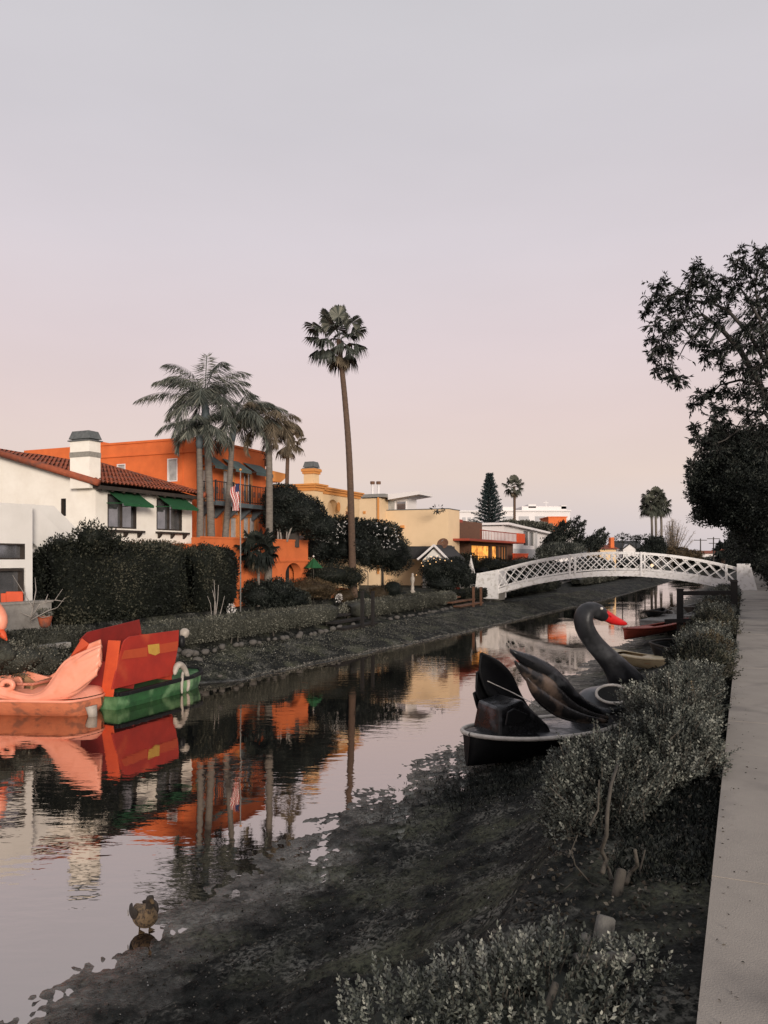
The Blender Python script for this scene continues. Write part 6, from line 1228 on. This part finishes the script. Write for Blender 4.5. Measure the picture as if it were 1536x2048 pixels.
c = Dp(1325, 1206, 37.5); c.z = .06; rowboat('rowing_boat', 'low dark rowing boat afloat left of the others by the grey float', 'rowing boat', c, R(62), 3.4, 1.0, .30, 'dark', 'grey')
# timber rail
pA = W(23.7, 1.7, 0); pB = W(23.7, .15, 0)
h = thing('timber_rail', 'dark timber post-and-rail barrier across the near bank', 'railing', (pA+pB)/2+Vector((0, 0, .5)))
for p, z0, z1 in ((pA, .2, 2.0), (pB, 1.1, 2.25)): x = MB(); x.bar((p.x, p.y, z0), (p.x, p.y, z1), .19, up=(UA, UB, 0)); x.bar((p.x, p.y, z1), (p.x, p.y, z1+.03), .23, up=(UA, UB, 0)); x.build('post', 'blackwood', h)
x = MB(); x.bar((pA.x, pA.y, 1.88), (pB.x, pB.y, 1.93), .13, .13); x.build('rail', 'blackwood', h); x = MB(); q1 = W(23.6, 2.15, 1.0); x.bar(q1, W(23.6, .3, 1.12), .12, .12); x.build('rail', 'blackwood', h)
h = thing('timber_post', 'single dark timber post at the path edge beyond the rail', 'post', W(27, .2, 1.2)); x = MB(); p = W(27, .2, 0); x.bar((p.x, p.y, 1.0), (p.x, p.y, 2.2), .2, up=(UA, UB, 0)); x.build('shaft', 'blackwood', h); x = MB(); x.bar((p.x, p.y, 2.2), (p.x, p.y, 2.24), .24, up=(UA, UB, 0)); x.build('cap', 'dark', h)

# ================================================================ SMALL THINGS
# jetties on the far bank
def jetty(label, x0, x1, posts, T, zp, wood, ytop):
    s0, s1 = onT(x0, 1240, T)[0], onT(x1, 1240, T)[0]; h = thing('jetty', label, 'jetty', W((s0+s1)/2, T, .3)); 
    for k in range(3):
        x = MB(W); x.box(s0+k*.06, s1-k*.04, T+k*.42, T+.36+k*.42, zp+k*.17-.07, zp+k*.17); x.build('step', wood, h)
    x = MB(W); x.box(s0+.1, s0+.2, T+.05, T+.9, .2, zp-.07); x.box(s0+.2, s1-.2, T+.06, T+.14, zp-.2, zp-.075); x.build('bearer', 'dark', h)
    for px in posts:
        s_, z1 = onT(px, ytop, T); x = MB(W); x.box(s_-.06, s_+.06, T-.1, T-.003, .1, z1); x.box(s_-.08, s_+.08, T-.12, T+.01, z1, z1+.03); x.build('post', wood, h)
jetty('small dark timber jetty with twin posts cutting through the low hedge', 690, 757, (722, 743), 12.3, .60, 'blackwood', 1184)
jetty('small reddish-brown timber jetty with twin posts near the bridge', 921, 967, (945, 960), 12.3, .68, 'brown', 1175)
# rocks along the foot of the far hedge
rk = []
for v in range(5):
    bm = bmesh.new(); bmesh.ops.create_icosphere(bm, subdivisions=2, radius=1); P = np.array([v_.co[:] for v_ in bm.verts]); k = 1+.16*wn(P, 1.5, 200+v)
    for v_, kk in zip(bm.verts, k): v_.co = Vector((v_.co.x*kk, v_.co.y*kk*.8, v_.co.z*kk*.75))
    me = bpy.data.meshes.new('rock'); bm.to_mesh(me); bm.free(); me.materials.append(M['rock']); me.polygons.foreach_set('use_smooth', [True]*len(me.polygons)); rk.append(me)
s = 12.6; k = 0
while s < 40:
    if not any(a < s < b_ for a, b_ in ((px2s(693), px2s(760)), (px2s(920), px2s(968)))):
        r_ = random.uniform(.07, .125); o = bpy.data.objects.new('rock', rk[k % 5]); col.objects.link(o); tt = 12.72+random.uniform(-.14, .05); o.location = W(s, tt, .55+random.uniform(-.03, .05)); o.scale = (r_,)*3; o.rotation_euler = (0, 0, random.uniform(0, 6)); tag(o, 'rounded grey rock in the row at the foot of the far low hedge', 'rock', 'rocks lining the foot of the far hedge')
    s += random.uniform(.26, .42)*(1+s*.012); k += 1
for k, (px, py, r_, lb) in enumerate(((375, 1305, .15, 'pale rock beside the red boat panel, at the left of its row'), (395, 1320, .12, 'pale rock on the mud right of the red boat'), (352, 1300, .12, 'pale rock half hidden behind the red boat'), (440, 1352, .05, 'flat pale stone on the far mud'))):
    o = bpy.data.objects.new('rock', rk[k]); col.objects.link(o); p = Dp(px, py, 20.3 if k < 3 else 17.9); o.location = p; o.scale = (r_*1.2, r_, r_*.9); tag(o, lb, 'rock')
# foam line, shells, litter
sv_ = np.arange(7, 60, .15); tvv = np.linspace(8, 12.8, 240); Sg, Tg = np.meshgrid(sv_, tvv, indexing='ij'); Zg = terrain_z(Sg, Tg); ti = tvv[np.argmax(Zg > .012, axis=1)]
for _ in range(2): ti[1:-1] = (ti[:-2]+ti[1:-1]*2+ti[2:])/4
fb = FB(312); S = fb.r.uniform(13.8, 58, 9000); T = np.interp(S, sv_, ti)+np.abs(fb.r.normal(0, .05, 9000))+.03*np.sin(S*2.3); Z = terrain_z(S, T); P = np.stack([X0+UA*S-UB*T, Y0+UB*S+UA*T, np.maximum(Z, .004)+.006], 1); fb.leaf(P, fb.r.normal(size=(9000, 3))*(1, 1, .15), .06, .02)
M['foam'] = fmat('dry_scum', [(.07, .067, .058), (.16, .15, .13), (.34, .32, .28)]); tag(fb.build('scum_line', 'foam'), 'thin pale scum line along the far waterline', 'scum', kind='stuff')
def scatter(name, mat, n, sr, tr2, size, zoff, label, cat, pale=None, flat=.35):
    fb = FB(300+n); r = fb.r; S = r.uniform(*sr, n)**1.0; T = r.uniform(*tr2, n); Z = terrain_z(S, T); ok = Z > .01; S, T, Z = S[ok], T[ok], Z[ok]; m = len(S)
    P = np.stack([X0+UA*S-UB*T, Y0+UB*S+UA*T, Z+zoff], 1); D = r.normal(size=(m, 3))*(1, 1, flat); fb.leaf(P, D, size*r.uniform(.4, 1.5, m), size*.8, r.uniform(0, 1, m), fold=.3); tag(fb.build(name, mat), label, cat, kind='stuff')
M['f_shell'] = fmat('shell_fragments', [(.08, .078, .07), (.22, .21, .19), (.5, .48, .45)]); M['f_litter'] = fmat('leaf_litter', [(.02, .018, .014), (.06, .05, .038), (.2, .18, .145)])
scatter('shell_fragments', 'f_shell', 900, (-2, 9), (.9, 3.9), .016, .012, 'scattered pale shell and stone fragments on the near mud', 'shells')
scatter('mud_pebbles', 'f_litter', 9000, (-2, 10), (.8, 4.0), .018, .010, 'small dark pebbles and clods on the near mud', 'pebbles')
scatter('leaf_litter', 'f_litter', 5000, (-2, 12), (.04, 1.0), .028, .014, 'dry leaf litter on the dirt strip beside the path', 'leaf litter')
scatter('far_shells', 'f_shell', 500, (8, 40), (10.2, 12.8), .035, .012, 'pale shell fragments on the far mud', 'shells')
M['f_weed'] = fmat('dry_bank_weeds', [(.04, .041, .032), (.115, .113, .09), (.28, .27, .22)])
fb = FB(310); S = 8+52*fb.r.uniform(0, 1, 30000)**1.3; T = tl(S)+.25+1.9*fb.r.uniform(0, 1, 30000)**.8; S = S[:]; Z = terrain_z(S, T); P = np.stack([X0+UA*S-UB*T, Y0+UB*S+UA*T, Z], 1); fb.leaf(P, fb.r.normal(0, .6, (30000, 3))+(0, 0, .45), .045, .016); tag(fb.build('bank_weeds', 'f_weed'), 'thin dry weeds on the far mud slope', 'weeds', kind='stuff')
fb = FB(311); S = fb.r.uniform(1.5, 9, 14000); T = fb.r.uniform(.0, .55, 14000); Z = terrain_z(S, T); P = np.stack([X0+UA*S-UB*T, Y0+UB*S+UA*T, Z], 1); fb.leaf(P, fb.r.normal(0, .6, (14000, 3))+(0, 0, .8), .05, .012); tag(fb.build('dark_ground_cover', 'f_dark'), 'dark ground cover between the shrubs and the path edge', 'ground cover', kind='stuff')
fb = FB(313); S = fb.r.uniform(-2, 14, 520)[:170]; T = -np.abs(fb.r.normal(0, .11, 170))-.0; P = np.stack([X0+UA*S-UB*T, Y0+UB*S+UA*T, 1.405+0*S], 1); fb.leaf(P, fb.r.normal(size=(170, 3))*(1, 1, .12), .018, .010); tag(fb.build('path_litter', 'f_litter'), 'small dry leaves and crumbs of soil along the path edge', 'leaf litter', kind='stuff')
fb = FB(314); S = fb.r.normal(6.9, .75, 2600); T = fb.r.normal(2.75, .42, 2600); Z = terrain_z(S, T); P = np.stack([X0+UA*S-UB*T, Y0+UB*S+UA*T, Z], 1); fb.leaf(P, fb.r.normal(0, .6, (2600, 3))+(0, 0, .7), .085, .012); tag(fb.build('mud_weeds', 'f_dark'), 'dark slimy weeds on the mud around the black boat', 'weeds', kind='stuff')
# stakes and stumps at the near bank
def stake(label, px0, py0, px1, py1, d, r_, mat='stake', cat='stake'):
    a, b_ = Dp(px0, py0, d), Dp(px1, py1, d+.05); mb = MB(); ax_ = (b_-a); mb.tube([a-ax_*.3, a, a+ax_*.5, a+ax_*.94, b_], [r_*1.05, r_*1.02, r_, r_*.95, r_*.7], 12); o = mb.build('stake', mat, smooth=True, loc=tuple(a)); return tag(o, label, cat)
stake('stubby rounded grey stake in the foreground below the big shrub', 1203, 1896, 1213, 1832, 3.55, .044)
stake('pale broken wooden stake among the roots of the big shrub', 1235, 1782, 1244, 1738, 4.15, .026, 'greybark')
stake('small leaning grey stake just left of the stubby one', 1166, 1905, 1172, 1868, 3.4, .022)
stake('grey concrete log lying behind the pale bottom shrub', 1178, 1918, 1268, 1914, 3.3, .024, 'stake', 'log')
stake('thin dark stake leaning in the pale bottom shrub', 1098, 2006, 1112, 1966, 2.95, .014, 'greybark')
# roots of the large shrub
sb0 = [o for o in SC.objects if o.get('label', '').startswith('largest silvery')][0]; mb = MB()
for pts, r0 in (([(1205, 1745), (1212, 1720), (1203, 1700), (1213, 1670), (1215, 1620), (1222, 1570), (1235, 1530)], .014), ([(1222, 1760), (1218, 1738), (1208, 1725)], .012), ([(1252, 1765), (1262, 1745), (1275, 1730), (1270, 1700)], .016), ([(1180, 1650), (1196, 1620), (1198, 1560)], .008), ([(1215, 1782), (1180, 1765), (1150, 1730), (1143, 1700), (1155, 1670)], .005), ([(1185, 1830), (1200, 1800), (1222, 1782)], .006), ([(1093, 1825), (1115, 1790), (1145, 1765)], .004), ([(1130, 1860), (1130, 1800)], .004), ([(1290, 1780), (1280, 1740), (1290, 1700)], .008)):
    P = [Dp(a, b_, 4.25+.15*sin(i*1.3)) for i, (a, b_) in enumerate(pts)]; mb.tube(P, list(np.linspace(r0, r0*.55, len(P))), 6)
mb.build('roots', 'greybark', sb0, smooth=True)

# duck
p = onZ(288, 1858, .005); h = thing('duck', 'brown duck standing at the water edge facing the camera', 'duck', p, math.atan2(-p.y, -p.x)+.3); h.scale = (1.12,)*3
mb = MB(); prof0 = [(-.185, .145, .006, .006), (-.15, .14, .030, .014), (-.10, .135, .052, .036), (-.04, .13, .068, .060), (.02, .128, .074, .070), (.07, .135, .070, .068), (.105, .155, .054, .056), (.118, .19, .034, .036), (.120, .225, .022, .024), (.122, .265, .021, .024), (.130, .292, .026, .029), (.148, .302, .025, .024), (.165, .299, .015, .013)]; prof = [(a, b_-.028, c_*(1.22 if a < .11 else 1.1), d_*(1.15 if a < .11 else 1.05)) for a, b_, c_, d_ in prof0]
mb.tube([(a, 0, b_) for a, b_, *_ in prof], [(c_, d_) for *_, c_, d_ in prof], 14); bod = mb.build('body', ['duckbody', 'duckdark'], h, world=False, smooth=True, sub=1)
for pl in bod.data.polygons: pl.material_index = 1 if pl.center.z > .195 and pl.center.x > .1 else 0
mb = MB(); mb.tube([(.164, 0, .269), (.188, 0, .261), (.210, 0, .257)], [(.014, .010), (.013, .006), (.010, .003)], 8); mb.build('bill', 'bill', h, world=False, smooth=True)
for sg in (-1, 1):
    mb = MB(); mb.tube([(.075, sg*.066, .137), (.03, sg*.084, .142), (-.04, sg*.086, .137), (-.12, sg*.055, .132), (-.165, sg*.035, .13)], [(.018, .035), (.018, .048), (.016, .046), (.011, .03), (.004, .008)], 10); w_ = mb.build('wing', 'duckdark', h, world=False, smooth=True, sub=1)
    mb = MB(); mb.tube([(-.03, sg*.104, .122), (-.08, sg*.092, .122)], [(.004, .018), (.003, .014)], 6); mb.build('wing_bar', 'whitep', w_, world=False, smooth=True)
    mb = MB(); mb.tube([(.01, sg*.035, .075), (.015, sg*.036, .045), (.01, sg*.036, .004)], [.010, .006, .005], 6); lg = mb.build('leg', 'bill', h, world=False, smooth=True)
    mb = MB(); mb.add([(0, sg*.036, .006), (.06, sg*.036-.024, .002), (.066, sg*.036, .003), (.06, sg*.036+.024, .002)], [(0, 1, 2, 3)]); mb.build('webbed_foot', 'bill', lg, world=False, solid=.004)
    mb = MB(); mb.lathe((.143, sg*.024, .277), [(.0005, -.004), (.004, 0), (.0005, .004)], 6); mb.build('eye', 'blackp', h, world=False)

# flagpole and flag
fp = gb(481, 26.6, 1.2); tp = Dp(481, 942, 26.6); h = thing('flagpole', 'slim pale flagpole between the feather palms', 'flagpole', fp); mb = MB(); mb.tube([fp, tp], [.026, .018], 8); mb.build('pole', 'grey', h, smooth=True); mb = MB(); mb.lathe(tuple(tp), [(.005, 0), (.045, .03), (.045, .06), (.005, .09)], 10); mb.build('finial', 'ochre', h, smooth=True)
h = thing('flag', 'red and white striped flag with dark blue canton hanging limp from the pole', 'flag', Dp(480, 965, 26.6)); rows = []; mi = []
nu, nv_ = 26, 40; x = MB()
for j in range(nv_+1):
    f = j/nv_; row = []
    for i in range(nu+1):
        g_ = i/nu; wd = .30*(1-.1*f); px_ = -.03-wd*g_*(.9+.1*sin(f*5)); fold = .05*sin(g_*12+f*3)*(.3+g_); row.append((Dp(480, 0, 26.6).x+px_-.02*sin(f*7)*g_, 26.6+fold-.02, Dp(0, 966, 26.6).z-f*.92-g_*.16*(1-f)))
    rows.append(row)
x.grid(rows)
for j in range(nv_):
    for i in range(nu):
        st_ = int(((i/nu)*.75+(j/nv_)*.35)*13/1.0); mi.append(2 if (j/nv_ < .42 and i/nu < .35+.1*j/nv_ and j/nv_ < .30) else (0 if st_ % 2 == 0 else 1))
x.mi = mi; x.build('cloth', ['flagred', 'flagwhite', 'flagblue'], h, smooth=True)

# planter wall, chairs and bare shrub by the white block
TP = 15.02; sP0, sP1 = onT(-60, 1230, TP)[0], onT(103, 1230, TP)[0]; zP = onT(60, 1207, TP)[1]
x = MB(W); x.box(sP0, sP1, TP, TP+.25, 1.1, zP); x.box(sP0, sP1+.03, TP-.03, TP+.28, zP, zP+.05); tag(x.build('garden_wall', 'kerb', loc=tuple(W(sP1-1, TP, 1.3))), 'low pale garden wall in front of the white block', 'wall')
for k, (px, w_) in enumerate(((29, .19), (3, .1))):
    c = Dp(px, 1205, 18.65); h = thing('garden_chair', ['orange garden chair with patterned back in front of the dark opening', 'orange garden chair cut off at the left edge'][k], 'chair', (c.x, c.y, 1.33), .15); z1 = Dp(px, 1183, 18.65).z-1.33; zs_ = z1-.42
    x = MB(); x.box(-.19, .19, -.02, .02, zs_+.02, z1-(.04 if k else 0)); x.build('backrest', 'orred', h, world=False, bev=.03); x = MB(); x.box(-.2, .2, .03, .42, zs_-.03, zs_+.01); x.build('seat', 'orred', h, world=False, bev=.01)
    for a, b_ in ((-.17, .05), (.17, .05), (-.17, .38), (.17, .38)): x = MB(); x.box(a-.015, a+.015, b_-.015, b_+.015, 0, zs_-.03); x.build('leg', 'dark', h, world=False)
t = thing('terracotta_pot', 'tall red clay pot leaning at the end of the pale garden wall', 'pot', Dp(90, 1253, 18.6)); x = MB(); c = Dp(90, 1255, 18.6)
x.lathe(tuple(c), [(.08, 0), (.12, .05), (.165, .25), (.15, .27), (.13, .27), (.12, .15)], 14); x.build('pot', 'tile', t, smooth=True); fb = FB(330); fb.blob((c.x, c.y, c.z+.33), (.14, .14, .10), 160, .07, .03, core=.5); fb.build('plant', 'f_grey', t)
t = thing('bare_shrub', 'leafless pale-branched shrub against the low garden wall', 'shrub', Dp(60, 1240, 18.3)); mb = MB()
for pts in ([(60, 1245), (66, 1215), (50, 1190), (25, 1150)], [(66, 1215), (72, 1180), (70, 1155)], [(60, 1240), (80, 1208), (110, 1200), (125, 1178)], [(62, 1240), (95, 1222), (115, 1215), (130, 1195)], [(50, 1190), (48, 1165)], [(110, 1200), (128, 1203)], [(66, 1235), (40, 1225), (25, 1210)], [(90, 1205), (96, 1188)], [(70, 1230), (85, 1235), (100, 1232)]):
    mb.tube([Dp(a, b_, 18.3+.1*sin(a)) for a, b_ in pts], list(np.linspace(.016, .005, len(pts))), 5)
mb.build('branches', 'palebark', t, smooth=True)
x = MB(W); s0_, s1_ = onT(20, 1295, 13.75)[0], onT(112, 1295, 13.75)[0]; x.box(s0_, s1_+.3, 13.6, 13.78, onT(100, 1288, 13.7)[1]-.14, onT(100, 1288, 13.7)[1]); tag(x.build('retaining_kerb', 'kerb', loc=tuple(W(s0_, 12.8, .5)), bev=.02), 'pale concrete kerb behind the pink boat', 'kerb')

# garden ornaments on the far bank
def simple(name, label, cat, mb, mat, loc, **k): return tag(mb.build(name, mat, loc=tuple(loc), **k), label, cat)
c0, c1 = Dp(571, 1184, 29.2), Dp(585, 1198, 29.2); x = MB(); x.box(c0.x, c1.x, 29.2, 29.5, c1.z-.3, c0.z); x.box(c0.x-.01, c1.x+.01, 29.18, 29.52, c0.z, c0.z+.02); simple('white_box', 'small white square box among the bushes behind the low hedge', 'box', x, 'farwhite', (c0.x, 29.3, c1.z-.3))
h = thing('gateway', 'small orange stucco gateway with dark wooden gate behind the low hedge', 'gate', gb(682, 33.8, 1.2)); a, b_ = gb(662, 33.8).x, gb(701, 33.8).x; z1, z0 = Dp(0, 1177, 33.8).z, 1.1; g0, g1 = gb(667, 33.8).x, gb(694, 33.8).x
x = MB(); x.box(a, g0, 33.8, 34.05, z0, z1-.06); x.box(g1, b_, 33.8, 34.05, z0, z1-.06); x.prism([(a, 33.8, z1-.06), (b_, 33.8, z1-.06), (b_, 33.8, z1-.03), ((a+b_)/2, 33.8, z1+.03), (a, 33.8, z1-.03)], (0, .25, 0)); x.build('wall', 'orange2', h)
x = MB()
for k in range(8): cx = g0+.02+k*(g1-g0-.04)/7; x.box(cx-.035, cx+.035, 33.86, 33.9, z0, z1-.10+.03*sin(k/7*pi))
x.build('gate_leaf', 'brown', h)
c = Dp(911, 1172, 46); h = thing('garden_shrine', 'tiny red-roofed cupboard on a post above the hedge', 'garden box', (c.x, 46, 1.2)); x = MB(); x.box(c.x-.25, c.x+.25, 45.9, 46.3, 1.2, c.z+.16); x.build('cabinet', 'orred', h); x = MB(); x.prism([(c.x-.32, 45.85, c.z+.16), (c.x+.32, 45.85, c.z+.16), (c.x, 45.85, c.z+.42)], (0, .4, 0)); x.build('roof', 'rust', h); 
for k in (-1, 1): x = MB(); x.box(c.x+k*.11-.07, c.x+k*.11+.07, 45.87, 45.899, c.z-.18, c.z+.05); x.build('door', 'rust', h)
def parasol(label, px, yt, yb, d, rb, mat, g=None):
    a, b_ = Dp(px, yt, d), Dp(px, yb, d); h = thing('parasol', label, 'parasol', gb(px, d), 0, g); x = MB(); H_ = a.z-b_.z; n = 16; rows = []
    for j in range(9):
        f = j/8; rows.append([(a.x+(rb*f+.01)*(1+.18*cos(8*t_))*cos(t_), d+(rb*f+.01)*(1+.18*cos(8*t_))*sin(t_), a.z-H_*f) for t_ in np.linspace(0, 2*pi, 33)[:-1]])
    x.grid(rows, close=True); x.build('canopy', mat, h, smooth=True); x = MB(); x.tube([gb(px, d), (a.x, d, a.z+.08)], .02, 6); x.build('pole', 'greybark', h); x = MB(); x.lathe((a.x, d, a.z+.02), [(.01, 0), (.045, .04), (.01, .09)], 8); x.build('finial', 'farwhite', h)
parasol('furled white parasol beside the dark timber house', 942, 1114, 1147, 48.3, .21, 'canvas')
parasol('dark green parasol tip below the flowering tree', 627, 1116, 1136, 31.8, .32, 'green')
x = MB(); c = Dp(600, 1073, 31.9); x.lathe((c.x, c.y, c.z-.1), [(.05, -.2), (.03, 0), (.16, .05), (.17, .10), (.02, .13)], 12); simple('garden_lantern', 'small flat-topped white lantern on the terrace wall', 'lantern', x, 'farwhite', c, smooth=True)
h = thing('garden_arch', 'thin pale metal garden arch right of the tall palm trunk', 'garden arch', gb(727, 35.4, 1.2)); x = MB()
for dy in (0, .3):
    c = gb(727, 35.4+dy); zt = Dp(0, 1140, 35.4).z; pts = [(c.x-.2, c.y, 1.2), (c.x-.2, c.y, zt-.2)]+[(c.x-.2*cos(a), c.y, zt-.2+.2*sin(a)) for a in np.linspace(0, pi, 9)]+[(c.x+.2, c.y, 1.2)]; x.tube(pts, .018, 5)
x.build('frame', 'greybark', h)
x = MB(); c = gb(825, 40.5, 1.2); zt = Dp(0, 1146, 40.5).z; x.lathe(tuple(c), [(.14, 0), (.14, .1), (.08, .14), (.09, .3), (.06, (zt-1.2)*.45), (.11, (zt-1.2)*.62), (.10, (zt-1.2)*.78), (.05, (zt-1.2)*.85), (.075, (zt-1.2)*.93), (.03, zt-1.2)], 12); simple('garden_statue', 'slender white stone statue standing left of the fairy-lit shrub', 'statue', x, 'whitep', c, smooth=True)
for k, (px, py, n) in enumerate(((462, 1218, 90), (678, 1196, 80), (560, 1168, 60), (1000, 1163, 40), (895, 1180, 50))):
    t = thing('flower_clump', ['white blossom at the foot of the second tall hedge', 'white blossom beside the orange gateway', 'pale spiky leaves behind the dark shrubs left of the straight palm', 'white flowers near the left bridge abutment', 'white flowers between the statue and the red cupboard'][k], 'flowers', gb(px, dd(px, 15.1))); fb = FB(340+k); d_ = dd(px, 15.05); c = Dp(px, py, d_); fb.blob(tuple(c), (.12, .12, .15), n, .07, .05, core=0); fb.build('blossom', 'f_white', t); mb = MB(); mb.tube([(c.x, c.y, 1.1), tuple(c)], .015, 4); mb.build('stem', 'greybark', t)
h = thing('fairy_lights', 'string of small warm bulbs over the shrub by the cottage', 'string lights', Dp(875, 1120, 43.6)); P = []
for k, (px, py) in enumerate([(843, 1126), (850, 1118), (856, 1122), (862, 1113), (868, 1117), (874, 1112), (880, 1119), (872, 1124), (860, 1128), (890, 1121), (903, 1122), (846, 1132), (833, 1150)]):
    c = Dp(px, py, 43.6); P.append(c); x = MB(); x.lathe(tuple(c), [(.003, -.026), (.021, -.009), (.021, .009), (.003, .026)], 8); x.build('bulb', 'bulb', h)
mb = MB(); mb.tube(P, .006, 4); mb.build('wire', 'dark', h)
c = Dp(1304, 1131, 62); h = thing('garden_lamp', 'small lit globe lamp beyond the bridge lattice', 'lamp', (c.x, c.y, 1.2)); x = MB(); x.lathe(tuple(c), [(.01, -.13), (.1, -.07), (.13, 0), (.1, .07), (.01, .13)], 10); x.build('globe', 'bulb', h, smooth=True); x = MB(); x.tube([(c.x, c.y, 1.1), (c.x, c.y, c.z-.12)], .03, 6); x.build('post', 'dark', h)
for k, (px, y) in enumerate(((1019, 938+162), (946, 1055))):
    d_ = 52; c = Dp(px if k == 0 else 951, 1092 if k == 0 else 1055, d_-.5)
